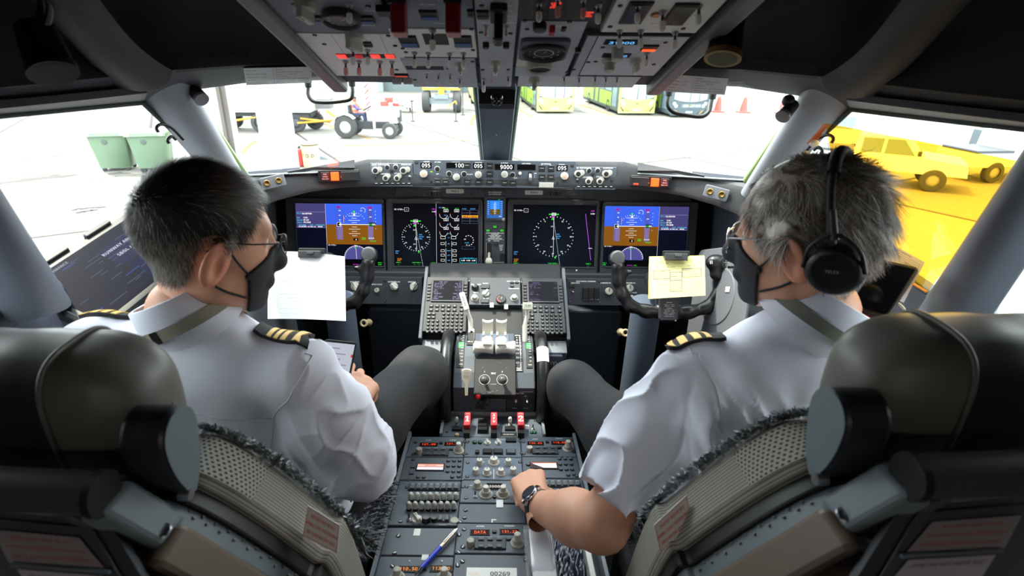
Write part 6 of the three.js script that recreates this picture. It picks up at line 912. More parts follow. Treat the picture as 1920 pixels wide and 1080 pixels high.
// traffic cones
for (const [x, y, w] of [[1345, 210, 'first'], [1393, 211, 'second'], [1465, 213, 'third']]) { const g = thing('traffic_cone', 'tall coral traffic cone, ' + w + ' from the parked buses', 'cone', onGround(x, y), 'coral traffic cones'); mesh('cone', turned([[0.3, 0.1], [0.27, 0.2], [0.22, 0.6], [0.14, 1.0], [0.11, 1.15], [0, 1.15]], 20).rotateX(-PI / 2), ostd(0xe8635a, 0.55), g); mesh('foot', slab(roundRect(0.85, 0.85, 0.08), 0.1, 0.02).rotateX(-PI / 2), ostd(0xe8635a, 0.55), g); }
{ // yellow loader seen end on, barrier posts, gear heap, hangar
  const g = thing('loader', 'yellow loader with large wheels seen end on beyond the tractor', 'loader', V(-4.0, GROUND, -41)); for (const s of [-1, 1]) { wheel(g, 'wheel', 0.75, 0.55, s * 1.12, 0.75, 0, 'x', M.yel); mesh('pane', box(1.05, 1.35, 0.06, s * 0.72, 2.35, 0.2), ophys(0xa8bcc8, 0.12), g); }
  mesh('mast', merge([box(0.42, 2.2, 0.3, 0, 2.2, 0.3), box(2.7, 0.16, 0.2, 0, 1.62, 0.25), box(0.12, 1.6, 0.2, -1.3, 2.4, 0.2), box(0.12, 1.6, 0.2, 1.3, 2.4, 0.2)]), M.yel, g); mesh('axle', merge([box(1.9, 0.42, 0.5, 0, 0.8, 0.1), box(1.0, 0.3, 0.6, 0, 1.1, 0.2)]), ostd(0x8d9aa2, 0.6), g); mesh('cab', box(2.4, 1.6, 2.6, 0, 2.4, -1.3), M.chassis, g);
  for (const [x, y, t, l] of [[774, 228, 1.25, 'nearer the tractor'], [855, 228, 1.25, 'with a folded yellow arm'], [868, 216, 2.1, 'tallest, beside the centre post']]) { const b = thing('barrier_post', 'slim dark barrier post on the apron, ' + l, 'post', onGround(x, y), 'barrier posts'); mesh('pole', merge([rod(V(0, 0, 0), V(0, t, 0), 0.035), turned([[0, 0], [0.16, 0], [0.14, 0.06], [0, 0.07]], 14).rotateX(-PI / 2)]), M.chassis, b); mesh('top_arm', x === 855 ? merge([rod(V(-0.5, t - 0.35, 0), V(0, t, 0), 0.04), rod(V(0, t, 0), V(0.05, t - 0.2, 0), 0.04)]) : rod(V(-0.12, t, 0), V(0.12, t, 0), 0.04), x === 774 ? M.chassis : M.yel, b); }
  const j = thing('equipment_heap', 'jumble of white and red gear on the apron behind the barrier', 'gear', V(-7.3, GROUND, -41)), R = rng(3); for (let i = 0; i < 14; i++) mesh('crate', chamfer(0.5, 0.35, 0.4, 0.03), [M.wht, ostd(0xcfd4d6, 0.6), ostd(0xd86058, 0.6), ostd(0xb8bcc0, 0.6)][i % 4], j).position.set((R() - 0.5) * 2.4, 0.3 + R() * 0.8, (R() - 0.5)); for (const [x, z] of [[-1, 0.2], [1, 0.2], [-0.9, -0.5], [0.9, -0.5]]) mesh('leg', rod(V(x, 0, z), V(x * 0.9, 0.6, z), 0.05), M.chassis, j);
  const w = thing('wall_hangar', 'pale hangar wall with dark open bays beyond the apron', 'building', V(-14, GROUND, -59)); struct(w); mesh('light_wall', box(26, 9, 0.4, -11.2, 4.5, 0), ostd(0xd3dade, 0.7), w); mesh('dark_bay', box(12, 9, 0.4, 8.0, 4.5, -0.5), ostd(0x6f7d80, 0.7), w); mesh('bay_post', merge([box(0.5, 9, 0.5, 2.0, 4.5, 0.2), box(0.4, 9, 0.5, 9, 4.5, 0.2)]), ostd(0x9aa4a6, 0.7), w); for (let i = 0; i < 9; i++) mesh('cladding_rib', box(7, 0.12, 0.1, -14, 5.4 + i * 0.4, 0.25), ostd(0xaeb8bb, 0.6), w);
}
// vehicles beyond the amber visor
function pickup(label, pos, yaw, flat) {
  const g = thing('pickup_truck', label, 'truck', pos); g.rotation.y = yaw; const s = new THREE.Shape(); [[-2.5, 0.55], [-2.5, 1.05], [-0.9, 1.05], [-0.85, 1.75], [0.55, 1.78], [1.15, 1.12], [2.35, 1.0], [2.45, 0.55]].forEach(([x, y], i) => (i ? s.lineTo(x, y) : s.moveTo(x, y)));
  mesh('body', slab(s, 1.75, 0.05).translate(0, 0, -0.875), flat ? std(0xc9cdd0, 0.5) : std(0xffffff, 0.5), g); for (const z of [0.885, -0.885]) { mesh('door_window', slab((() => { const q = new THREE.Shape(); q.moveTo(-0.05, 1.15); q.lineTo(0.85, 1.15); q.lineTo(0.45, 1.66); q.lineTo(-0.05, 1.66); return q; })(), 0.02, 0).translate(0, 0, z - 0.01), M.carGlass, g); mesh('rear_window', box(0.62, 0.5, 0.02, -0.45, 1.41, z), M.carGlass, g); }
  mesh('windscreen', sheet([[V(0.60, 1.74, 0.75), V(0.60, 1.74, -0.75)], [V(1.15, 1.17, 0.8), V(1.15, 1.17, -0.8)]], 0.02), M.carGlass, g); mesh('bed', box(1.5, 0.4, 1.5, -1.7, 0.95, 0), M.chassis, g); for (const x of [-1.6, 1.55]) for (const z of [0.8, -0.8]) wheel(g, 'wheel', 0.38, 0.24, x, 0.38, z, 'z', ostd(0xb0b0b0, 0.5)); mesh('mirror', box(0.1, 0.16, 0.2, 0.95, 1.25, 0.98), M.chassis, g); mesh('bumper', box(0.16, 0.2, 1.7, 2.46, 0.6, 0), M.chassis, g); return g;
}
pickup('white pickup truck seen through the amber visor', V(14.2, GROUND, -19.9), -0.55, 0); pickup('grey utility truck at the right edge beyond the amber visor', V(19.9, GROUND, -20.8), 0.1, 1);
{ const g = thing('van', 'white van behind the pickup, seen through the amber visor', 'van', V(15.2, GROUND, -25.5)); g.rotation.y = -0.5; mesh('body', slab(roundRect(3.6, 1.7, 0.2), 1.8, 0.06).translate(0, 1.15, -0.9), M.wht, g); mesh('side_window', box(1.2, 0.5, 0.04, 0.4, 1.55, 0.9), M.carGlass, g); for (const x of [-1.2, 1.2]) wheel(g, 'wheel', 0.36, 0.22, x, 0.36, 0.8, 'z'); const t = thing('baggage_tug', 'small dark tug with red and white stripes at far right', 'tug', V(23.6, GROUND, -25.3)); mesh('body', slab(roundRect(2.4, 0.8, 0.1), 1.4, 0.05).translate(0, 0.8, -0.7), ostd(0x5a6670, 0.5), t); mesh('hood', box(0.9, 0.5, 1.2, -0.5, 1.35, 0), ostd(0x8a98a2, 0.5), t); for (let i = 0; i < 5; i++) mesh('stripe', box(0.3, 0.16, 0.03, -0.9 + i * 0.45, 0.5, 0.72), i % 2 ? M.wht : ostd(0xc8362c, 0.5), t); for (const x of [-0.8, 0.8]) wheel(t, 'wheel', 0.34, 0.22, x, 0.34, 0.65, 'z'); }
// ---------------------------------------------------------------- control yokes, columns, papers
M.yoke = phys(0x1d1e21, 0.32);
for (const s of [1, -1]) { // right one as seen; left one is its mirror
  const c0 = at(1252, 538, 1.62), X = s > 0 ? 0 : -0.012, o = V(s * c0.x + X, c0.y + (s > 0 ? 0 : 0.004), c0.z), PY = new Plane(c0, V(0, Math.cos(0.38), -Math.sin(0.38)));
  const g = thing('yoke', s > 0 ? 'black right control yoke with placard and yellow pad' : 'black left control yoke behind the white paper', 'yoke', o, 'control yokes'); g.quaternion.copy(PY.q); g.scale.x = 1;
  const q = (x, y, z = 0) => { const [u, v] = PY.uv(x, y); return V(s * u, v, z); };
  const path = (l) => l.map(([x, y, r, z]) => [q(x, y, z ?? 0), r]), chains = [path([[1157, 500, 0.020, 0.01], [1160, 525, 0.017], [1167, 552, 0.016], [1182, 574, 0.0165], [1212, 584, 0.0185], [1252, 586, 0.021]]), path([[1252, 586, 0.021], [1292, 585, 0.0185], [1325, 577, 0.017], [1345, 556, 0.0165], [1352, 528, 0.018], [1346, 508, 0.02, 0.01]]), path([[1160, 512, 0.012], [1181, 510, 0.007, 0.004]]), path([[1252, 590, 0.024], [1252, 560, 0.03, -0.01], [1252, 530, 0.032, -0.02], [1240, 500, 0.03, -0.03]])];
  const b = []; for (const ch of chains) for (let i = 0; i < ch.length - 1; i++) b.push([ch[i][0], ch[i + 1][0], ch[i][1], ch[i + 1][1]]);
  const f = (p) => { let d = 1; for (const [a, c, ra, rc] of b) d = smin(d, cap(p, a, c, ra, rc), 0.018); return d; };
  mesh('wheel', surfNet(f, V(-0.22, -0.13, -0.08), V(0.22, 0.12, 0.06), 0.0045), M.yoke, g);
  const kn = mesh('horn_cap', turned([[0.022, -0.02], [0.0235, 0.0], [0.021, 0.012], [0.018, 0.015], [0, 0.015]], 26), std(0x4a4b4f, 0.5), g); kn.position.copy(q(1156, 484, 0.012));
  mesh('horn', turned([[0.02, -0.02], [0.0245, -0.012], [0.0245, 0.004], [0.02, 0.008]], 26), M.yoke, g).position.copy(q(1156, 485, 0.01));
  const sw = mesh('switch_head', surfNet((p) => smin(cap(p, V(-0.012, 0, 0), V(0.012, 0, 0.004), 0.022, 0.02), cap(p, V(0, -0.035, 0), V(0, 0, 0), 0.02, 0.022), 0.01), V(-0.05, -0.07, -0.04), V(0.05, 0.04, 0.04), 0.004), M.yoke, g); sw.position.copy(q(1342, 492, 0.01));
  mesh('trim_rocker', rslab(0.022, 0.036, 0.012, 0.01, 0.002), std(0x2c2d31, 0.3), sw).position.set(s * 0.014, 0, 0.018); mesh('rocker_mark', merge([box(0.002, 0.024, 0.001), box(0.014, 0.002, 0.001)]), M.aluminium, sw).position.set(s * 0.014, 0, 0.0305); for (let i = 0; i < 3; i++) mesh('grip_line', box(0.002, 0.010, 0.002), M.white, sw).position.set(-s * (0.018 + i * 0.005), 0, 0.019);
  const pc = mesh('placard', slab((() => { const h = new THREE.Shape(); h.moveTo(-0.03, 0.034); h.lineTo(0.032, 0.034); h.lineTo(0.026, -0.03); h.lineTo(0.018, -0.036); h.lineTo(-0.024, -0.036); h.lineTo(-0.03, -0.03); return h; })(), 0.01, 0.002), std(0x3f4046, 0.5), g); pc.position.copy(q(1249, 577, 0.02));
  mesh('placard_print', new THREE.PlaneGeometry(0.046, 0.05), std(0xffffff, 0.5, 0, { map: once('ykp', () => canvas(184, 200, (k) => { k.fillStyle = '#3f4046'; k.fillRect(0, 0, 184, 200); [['ADVISORY', 18], ['FLAPS......UP  CHECK', 44], ['AIRBRAKE......DOWN', 62], ['LANDING', 86], ['SPEED BRAKE....ARM', 108], ['ENG START......CONT', 126], ['RECALL........CHECK', 144], ['FLAPS....GREEN LT', 162], ['LANDING GEAR...DN', 184]].forEach(([t, y], i) => text(k, t, 92, y, i % 3 ? 12 : 15, '#dcdcd6')); })) }), pc).position.set(0, -0.002, 0.0103);
  mesh('white_dot', new THREE.SphereGeometry(0.003, 8, 6), M.white, pc).position.set(s * 0.02, -0.036, 0.008);
  const col = thing('control_column', s > 0 ? 'blue grey round control column under the right yoke' : 'blue grey round control column under the left yoke', 'column', V(o.x - s * 0.038, 0, o.z - 0.06), 'control columns');
  mesh('column', rod(V(0, 0.02, 0), V(0, o.y - 0.075, 0), 0.052, 0.047, 28), M.blueGrey, col); mesh('collar', rod(V(0, 0.33, 0), V(0, 0.345, 0), 0.053, 0.053, 28), M.blueGrey, col); mesh('base', turned([[0.09, 0], [0.085, 0.03], [0.06, 0.06], [0, 0.06]], 24).rotateX(-PI / 2), M.dark, col); mesh('hub', rod(V(s * 0.03, o.y - 0.03, 0.02), V(s * 0.03, o.y - 0.005, -0.03), 0.04, 0.04, 20), M.dark, col);
}
// clips and papers on the yokes; a sheet hangs free and bends a little
function hang(name, label, cat, c4, thick, tex, group, curl, edge) {
  const g = thing(name, label, cat, c4[0].clone()), n = c4[1].clone().sub(c4[0]).cross(c4[3].clone().sub(c4[0])).normalize().multiplyScalar(-1), rows = [];
  for (let i = 0; i <= 8; i++) { const row = []; for (let j = 0; j <= 8; j++) { const u = j / 8, v = i / 8, p = c4[0].clone().lerp(c4[1], u).lerp(c4[3].clone().lerp(c4[2], u), v); p.addScaledVector(n, curl(u, v)); row.push(p.sub(c4[0])); } rows.push(row); }
  mesh('sheet', sheet(rows, thick), std(0xffffff, 0.7, 0, { map: tex }), g); return g;
}
{
  const t1 = canvas(432, 380, (k) => { k.fillStyle = '#f1f2f6'; k.fillRect(0, 0, 432, 380); k.strokeStyle = '#d3d6dd'; k.lineWidth = 1.5; k.strokeRect(60, 60, 330, 290); for (let i = 0; i < 9; i++) { k.beginPath(); k.moveTo(60, 85 + i * 30); k.lineTo(390, 85 + i * 30); k.stroke(); } k.strokeRect(190, 300, 200, 36); k.fillStyle = '#c3c8d2'; for (let i = 0; i < 12; i++) k.fillRect(70 + (i % 4) * 40, 92 + i * 19, 60 + (i * 37) % 110, 3); text(k, 'PERFORMANCE', 290, 76, 13, '#7a8090'); text(k, 'TAKE OFF DATA', 230, 120, 12, '#8890a0'); });
  hang('paper_sheet', 'white printed form clipped over the left yoke', 'paper', [at(501, 470, 1.56), at(646, 480, 1.57), at(648, 601, 1.50), at(501, 597, 1.49)], 0.0006, t1, '', (u, v) => 0.012 * Math.sin(u * PI) * (1 - v * 0.4) - 0.004);
  const t2 = canvas(520, 380, (k) => { k.fillStyle = '#e9df95'; k.fillRect(0, 0, 520, 380); k.strokeStyle = '#4a483e'; k.lineWidth = 4; for (const [x, y, w, h] of [[34, 128, 155, 80], [190, 148, 110, 180], [305, 118, 180, 80]]) { k.fillStyle = '#b9b48c'; k.fillRect(x, y, w, h); k.strokeRect(x, y, w, h); } k.beginPath(); k.moveTo(190, 225); k.lineTo(300, 225); k.stroke(); k.lineWidth = 1.2; for (let i = 0; i < 17; i++) { k.beginPath(); k.moveTo(34, 40 + i * 19); k.lineTo(486, 38 + i * 19); k.stroke(); } k.fillStyle = '#55524a'; for (let i = 0; i < 26; i++) k.fillRect(40 + (i * 97) % 400, 46 + ((i * 53) % 300), 26 + (i * 17) % 40, 3); text(k, 'L', 352, 34, 34, '#2a2a2a'); text(k, 'TAKEOFF DATA CARD', 110, 62, 14, '#555'); text(k, 'LANDING DATA', 400, 90, 13, '#555'); });
  const pad = thing('note_pad', 'yellow printed takeoff data pad clipped to the right yoke', 'note pad', at(1218, 482, 1.57)), c4 = [at(1217, 482, 1.57), at(1320, 480, 1.575), at(1322, 554, 1.535), at(1217, 558, 1.53)];
  for (let l = 0; l < 4; l++) { const rows = []; for (let i = 0; i <= 8; i++) { const row = []; for (let j = 0; j <= 8; j++) { const u = j / 8, v = i / 8, p = c4[0].clone().lerp(c4[1], u).lerp(c4[3].clone().lerp(c4[2], u), v); p.add(V(-0.0014 * l * v * (1 - u), -0.0006 * l * v, 0.008 * Math.pow(v, 2) * (1 - u) - 0.0016 * l)); row.push(p.sub(c4[0])); } rows.push(row); } mesh('page', sheet(rows, 0.0006), l ? std(0xe8da7c, 0.7) : std(0xffffff, 0.7, 0, { map: t2 }), pad); }
  for (const [x, y, d, l] of [[582, 474, 1.555, 'left'], [1266, 479, 1.562, 'right']]) { const g = thing('paper_clip', 'black spring clip holding paper on the ' + l + ' yoke', 'clip', at(x, y, d), 'yoke paper clips'); g.rotation.x = -0.4; mesh('jaw', rslab(0.066, 0.020, 0.012, 0.003, 0.002), std(0x3a3c40, 0.4), g).position.y = -0.004; mesh('backing', rslab(0.078, 0.016, 0.014, 0.004, 0.002), M.dark, g).position.set(0.004, 0.006, -0.012); mesh('lip', rslab(0.02, 0.009, 0.004, 0.002, 0.001), std(0x55585c, 0.35), g).position.set(0.004, 0.001, 0.0118); }
}
// footwell: brackets, pull handles and pedal housings under the panels
for (const s of [-1, 1]) {
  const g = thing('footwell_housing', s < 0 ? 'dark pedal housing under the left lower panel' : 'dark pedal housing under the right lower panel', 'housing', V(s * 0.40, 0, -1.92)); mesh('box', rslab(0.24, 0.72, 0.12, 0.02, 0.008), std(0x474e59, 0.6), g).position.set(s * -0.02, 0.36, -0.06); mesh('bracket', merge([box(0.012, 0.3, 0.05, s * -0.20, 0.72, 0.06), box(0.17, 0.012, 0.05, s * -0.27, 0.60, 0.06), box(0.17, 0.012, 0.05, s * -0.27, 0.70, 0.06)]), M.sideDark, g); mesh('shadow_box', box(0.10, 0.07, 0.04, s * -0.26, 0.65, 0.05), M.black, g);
  const h = thing('pull_handle', s < 0 ? 'cream spool shaped pull handle under the left panel' : 'cream spool shaped pull handle under the right panel', 'handle', s < 0 ? at(683, 606, 1.86) : at(1172, 624, 1.86), 'pull handles'); h.rotation.set(-0.45, s * 0.12, 0); mesh('spool', turned([[0.009, -0.05], [0.014, -0.045], [0.012, -0.03], [0.009, -0.02], [0.0135, 0], [0.0145, 0.004], [0.0125, 0.007], [0.007, 0.007], [0.006, 0.001], [0, 0.001]], 22), M.cream, h); mesh('bore', new THREE.CircleGeometry(0.0065, 16), M.black, h).position.z = 0.0035; mesh('rod', rod(V(0, 0, -0.14), V(0, 0, -0.05), 0.005), M.steel, h);
}
{ // plate with a scroll mark beside the right trim wheel
  const g = thing('floor_lamp_plate', 'dark blue plate with pale scroll marking right of the trim wheel', 'plate', at(1037, 678, 1.62)); g.rotation.x = -0.25; mesh('plate', rslab(0.055, 0.05, 0.02, 0.006, 0.003), std(0x2b3242, 0.4), g); mesh('marking', new THREE.PlaneGeometry(0.026, 0.02), std(0xffffff, 0.5, 0, { map: canvas(104, 80, (k) => { k.fillStyle = '#2b3242'; k.fillRect(0, 0, 104, 80); k.strokeStyle = '#9aa0aa'; k.lineWidth = 6; for (const x of [32, 72]) { k.beginPath(); k.arc(x, 34, 16, 2, 7.5); k.stroke(); } k.beginPath(); k.moveTo(52, 20); k.lineTo(52, 70); k.stroke(); }) }), g).position.z = 0.0203;
}
// ---------------------------------------------------------------- pilots' seats (left one in its own place, right one mirrored and a little higher)
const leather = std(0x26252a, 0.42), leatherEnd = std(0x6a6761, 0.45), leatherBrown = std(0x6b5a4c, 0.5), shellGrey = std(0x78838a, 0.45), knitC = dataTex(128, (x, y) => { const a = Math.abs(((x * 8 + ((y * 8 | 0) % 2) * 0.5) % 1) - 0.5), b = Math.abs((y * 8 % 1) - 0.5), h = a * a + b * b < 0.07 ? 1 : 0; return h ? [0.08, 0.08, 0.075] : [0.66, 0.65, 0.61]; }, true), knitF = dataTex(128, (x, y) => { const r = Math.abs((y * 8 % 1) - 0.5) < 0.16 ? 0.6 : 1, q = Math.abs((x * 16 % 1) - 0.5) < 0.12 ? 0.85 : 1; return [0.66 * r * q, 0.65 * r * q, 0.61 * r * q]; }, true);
knitC.repeat.set(14, 14); knitF.repeat.set(26, 26);
const knitCoarse = std(0xffffff, 0.9, 0, { map: knitC }), knitFine = std(0xffffff, 0.9, 0, { map: knitF });
const labelTex = canvas(300, 240, (k) => { k.fillStyle = '#ddd5d1'; k.fillRect(0, 0, 300, 240); ['BACK REST MUST BE IN A', 'NORMAL FLIGHT POSITION WHEN', 'SEAT IS MOVING INTO TRACK'].forEach((t, i) => { k.save(); k.translate(150, 56 + i * 64); k.scale(0.56, 1.25); text(k, t, 0, 0, 32, '#c41c28'); k.restore(); }); k.strokeStyle = '#b04a50'; k.lineWidth = 4; k.strokeRect(8, 8, 284, 224); });
const rearTex = (lines, bg, col) => canvas(400, 160, (k) => { k.fillStyle = bg; k.fillRect(0, 0, 400, 160); lines.forEach((t, i) => text(k, t, 200, 34 + i * 46, 24, col)); });
function furAlong(curvePts, n, len, spread, base, R, colA, colB) { // tufts of fleece along a line
  const c = new THREE.CatmullRomCurve3(curvePts), pos = [], col = [], nor = [], A = new THREE.Color(colA), B = new THREE.Color(colB), k = new THREE.Color(), bn = base.clone().normalize();
  for (let i = 0; i < n; i++) {
    const t = R(), p = c.getPoint(t).add(V((R() - 0.5) * spread, (R() - 0.5) * spread, (R() - 0.5) * spread)), d = base.clone().add(V((R() - 0.5) * 1.6, (R() - 0.5) * 1.6, (R() - 0.5) * 1.6)).normalize(), l = len * (0.5 + R()), w = V(R() - 0.5, R() - 0.5, R() - 0.5).normalize().multiplyScalar(0.0011), m = p.clone().addScaledVector(d, l * 0.6).add(V((R() - 0.5) * l * 0.5, (R() - 0.5) * l * 0.5, (R() - 0.5) * l * 0.5)), e = m.clone().addScaledVector(d, l * 0.4).add(V((R() - 0.5) * l * 0.5, -l * 0.2, 0));
    const P4 = [p.clone().add(w), p.clone().sub(w), m.clone().add(w), m.clone().sub(w), e]; k.copy(A).lerp(B, R());
    for (const q of [0, 1, 2, 1, 3, 2, 2, 3, 4]) { pos.push(...P4[q].toArray()); col.push(k.r, k.g, k.b); nor.push(bn.x, bn.y, bn.z); }
  }
  const g = new THREE.BufferGeometry(); g.setAttribute('position', new THREE.Float32BufferAttribute(pos, 3)); g.setAttribute('normal', new THREE.Float32BufferAttribute(nor, 3)); g.setAttribute('color', new THREE.Float32BufferAttribute(col, 3)); return g;
}
const furMat = std(0xffffff, 0.9, 0, { vertexColors: true, side: THREE.DoubleSide });
for (const s of [-1, 1]) {
  const O = s < 0 ? V(-0.52, 0, -0.52) : V(0.535, 0.033, -0.52), lx = (x) => x + 0.52; // shapes below are given for the left seat in cabin coordinates
  const g = thing('pilot_seat', s < 0 ? 'left pilot seat with taupe leather headrest, nearest the camera' : 'right pilot seat with dark leather headrest, nearest the camera', 'seat', O, 'pilot seats');
  const lean = (q) => { const p = q.attributes.position; for (let i = 0; i < p.count; i++) p.setZ(i, p.getZ(i) - (1.19 - p.getY(i)) * 0.22); return q; };
  const put2 = (name, geo, m) => { const q = (/headrest|pad|piping|seat_/.test(name) ? geo.clone() : lean(geo.clone())).translate(0.52, 0, 0.52); return mesh(name, s < 0 ? q : mirrorGeo(q), m, g); };
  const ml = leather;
  // headrest: a bolster across, its inner end closed by a rounded cap
  const sec = (x, k, n = 26) => { const row = []; for (let i = 0; i <= n; i++) { const a = i / n * PI * 2, ca = Math.cos(a), sa = Math.sin(a), e = 0.62; row.push(V(x, 1.268 + Math.sign(sa) * Math.pow(Math.abs(sa), e) * 0.084 * k, -0.520 + Math.sign(ca) * Math.pow(Math.abs(ca), e) * 0.066 * k)); } return row; };
  const bol = []; for (let i = 0; i <= 14; i++) bol.push(sec(-0.70 + 0.225 * i / 14, 1 + 0.01 * Math.sin(i * 1.3)));
  const capR = []; for (let i = 0; i <= 14; i++) { const t = i / 14; capR.push(sec(-0.475 + 0.092 * Math.sin(t * PI / 2), Math.max(0.02, Math.pow(Math.cos(t * PI / 2), 0.62)))); }
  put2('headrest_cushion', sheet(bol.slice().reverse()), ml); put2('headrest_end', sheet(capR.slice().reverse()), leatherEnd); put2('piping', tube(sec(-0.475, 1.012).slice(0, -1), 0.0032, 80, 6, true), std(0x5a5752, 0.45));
  // side pad: teardrop
  const td = new THREE.Shape(); td.moveTo(0.0, -0.07); td.bezierCurveTo(0.022, -0.06, 0.040, 0.0, 0.040, 0.022); td.absarc(0.004, 0.024, 0.036, 0, PI); td.bezierCurveTo(-0.034, -0.01, -0.02, -0.06, 0, -0.07);
  const pad = slab(td, 0.05, 0.006, 14).scale(0.88, 0.88, 1).rotateY(PI / 2).translate(-0.397, 1.243, -0.468); put2('side_pad', pad, std(0x232830, 0.42));
  const face = new THREE.ShapeGeometry(td, 14).scale(0.85, 0.85, 1).rotateY(PI / 2).translate(-0.3465, 1.243, -0.468); put2('pad_face', face, std(0x737f85, 0.42)); put2('pad_screw', rod(V(-0.357, 1.19, -0.455), V(-0.344, 1.19, -0.455), 0.007, 0.007, 12), M.steel);
  // back: sloping shoulders
  const outline = (d) => { const pts = [[-0.40, 1.195], [-0.36, 1.19], [-0.325, 1.155], [-0.285, 1.09], [-0.245, 1.01], [-0.222, 0.95], [-0.217, 0.55]], sh = new THREE.Shape(), A = pts.map(([x, y]) => [x - d, y - d * 0.8]), Bm = A.slice().reverse().map(([x, y]) => [-1.04 - x, y]), all = [...A, ...Bm]; sh.moveTo(...all[0]); const c = new THREE.SplineCurve(A.map(([x, y]) => new THREE.Vector2(x, y))); c.getPoints(40).forEach((p) => sh.lineTo(p.x, p.y)); const c2 = new THREE.SplineCurve(Bm.map(([x, y]) => new THREE.Vector2(x, y))); c2.getPoints(40).forEach((p) => sh.lineTo(p.x, p.y)); return sh; };
  const ext = (d, z0, z1, b) => slab(outline(d), z1 - z0, b, 4).translate(0, 0, z0);
  put2('cover', ext(0, -0.565, -0.477, 0.016), knitFine); 
  // coarse mesh near the top of the cover
  const cu = new THREE.SplineCurve([[-0.45, 1.1975], [-0.40, 1.1975], [-0.36, 1.1925], [-0.325, 1.1575], [-0.305, 1.125]].map(([x, y]) => new THREE.Vector2(x, y))), rowsK = [0, 1, 2, 3, 4, 5].map((i) => cu.getPoints(24).map((p) => V(p.x, p.y - 0.0005, -0.492 - i * 0.0115))), kg = sheet(rowsK.reverse(), 0); { const u = kg.attributes.uv; for (let i = 0; i < u.count; i++) u.setXY(i, u.getX(i) * 0.22, u.getY(i) * 0.09); } put2('cover_mesh', kg, knitCoarse);
  put2('black_edge', ext(0.010, -0.50, -0.455, 0.004), M.black); put2('frame', ext(0.015, -0.472, -0.428, 0.003), shellGrey); put2('shell', ext(0.055, -0.44, -0.415, 0.01), std(0x3a3c42, 0.5));
  const ec = new THREE.SplineCurve([[-0.36, 1.19], [-0.325, 1.155], [-0.285, 1.09], [-0.245, 1.01], [-0.222, 0.95]].map(([x, y]) => new THREE.Vector2(x - 0.015 + 0.0005, y - 0.015 * 0.8 + 0.0005)));
  for (let i = 0; i < 26; i++) { const p = ec.getPoint(0.05 + i * 0.035), q = put2('rivet', once('rv', () => new THREE.SphereGeometry(0.0022, 6, 4)).clone().translate(p.x, p.y, -0.446 - (i % 2) * 0.006), M.steel); }
  // stowed armrest along the edge, bracket at its head
  const a0 = V(-0.362, 1.17, -0.405), a1 = V(-0.240, 0.94, -0.405), ad = a1.clone().sub(a0), al = ad.length(), aq = new THREE.Quaternion().setFromUnitVectors(V(0, -1, 0), ad.clone().normalize());
  const arm = rslab(0.052, al, 0.055, 0.012, 0.008).clone().applyQuaternion(aq).translate(...a0.clone().lerp(a1, 0.5).add(V(0, 0, -0.02)).toArray()); put2('armrest', arm, leatherBrown); put2('armrest_bolt', turned([[0.010, 0], [0.009, 0.004], [0, 0.004]], 14).applyQuaternion(new THREE.Quaternion().setFromUnitVectors(V(0, 0, 1), V(-0.3, 0.93, 0.15).normalize())).translate(-0.354, 1.181, -0.41), M.steel);
  put2('bracket', rslab(0.040, 0.082, 0.045, 0.010, 0.006).clone().rotateZ(0.5).translate(-0.382, 1.197, -0.44), shellGrey); put2('bracket_cap', rslab(0.013, 0.06, 0.048, 0.006, 0.004).clone().rotateZ(0.5).translate(-0.413, 1.21, -0.442), std(0x4c4e54, 0.45));
  // rear structure under the headrest: cross tube, sloping panel, two placards
  const loc = ([x, y, d]) => { const p = at(x, y, d); return V((s < 0 ? -1 : 1) * (p.x - 0.535), p.y - 0.033, p.z + 0.52); }, quad4 = (name, l, th, m) => { const q = l.map(loc), o = s < 0 ? [q[1], q[0], q[3], q[2]] : q, rows = [0, 1, 2].map((i) => [0, 1, 2].map((j) => o[0].clone().lerp(o[1], j / 2).lerp(o[3].clone().lerp(o[2], j / 2), i / 2))); return mesh(name, sheet(rows, th), m, g); };
  mesh('cross_tube', rod(loc([1712, 893, 0.515]), loc([2060, 880, 0.515]), 0.021, 0.021, 24), std(0x4a4b50, 0.35), g); mesh('tube_end', rod(loc([1700, 893, 0.515]), loc([1716, 893, 0.515]), 0.0235, 0.0235, 24), M.dark, g);
  quad4('rear_panel', [[1690, 950, 0.535], [2080, 915, 0.535], [2080, 1190, 0.475], [1540, 1190, 0.475]], 0.02, std(0x4a4c52, 0.5)); quad4('rear_inset', [[1722, 962, 0.527], [2060, 935, 0.527], [2060, 1170, 0.474], [1600, 1170, 0.474]], 0.006, std(0x55575d, 0.5));
  quad4('placard', [[1748, 979, 0.519], [1916, 966, 0.519], [1884, 1028, 0.504], [1702, 1034, 0.504]], 0.001, std(0xffffff, 0.5, 0, { map: once('rt1', () => rearTex(['RESTRAINT MUST BE IN', 'POSITION BEFORE OPERATING', 'VERTICAL POSITION CONTROL'], '#a89fa2', '#c0505a')) })); quad4('placard', [[1704, 1050, 0.501], [1868, 1040, 0.501], [1828, 1102, 0.487], [1655, 1108, 0.487]], 0.001, std(0xffffff, 0.5, 0, { map: once('rt2', () => rearTex(['STOW LIFE VEST UNDER SEAT', '', 'UNLOCK LEVER'], '#cbc4ca', '#3a3a40')) })); mesh('hinge_rod', rod(loc([1690, 1043, 0.501]), loc([1880, 1032, 0.501]), 0.002, 0.002, 8), std(0x6b7480, 0.4), g);
  // cushion, arm side fleece and pedestal foot
  put2('seat_cushion', rslab(0.50, 0.46, 0.12, 0.06, 0.03).clone().rotateX(PI / 2).translate(-0.52, 0.66, -0.86), std(0x35363b, 0.9)); put2('seat_base', merge([box(0.40, 0.40, 0.40, -0.52, 0.34, -0.84), box(0.50, 0.06, 0.6, -0.52, 0.05, -0.8)]), M.dark);
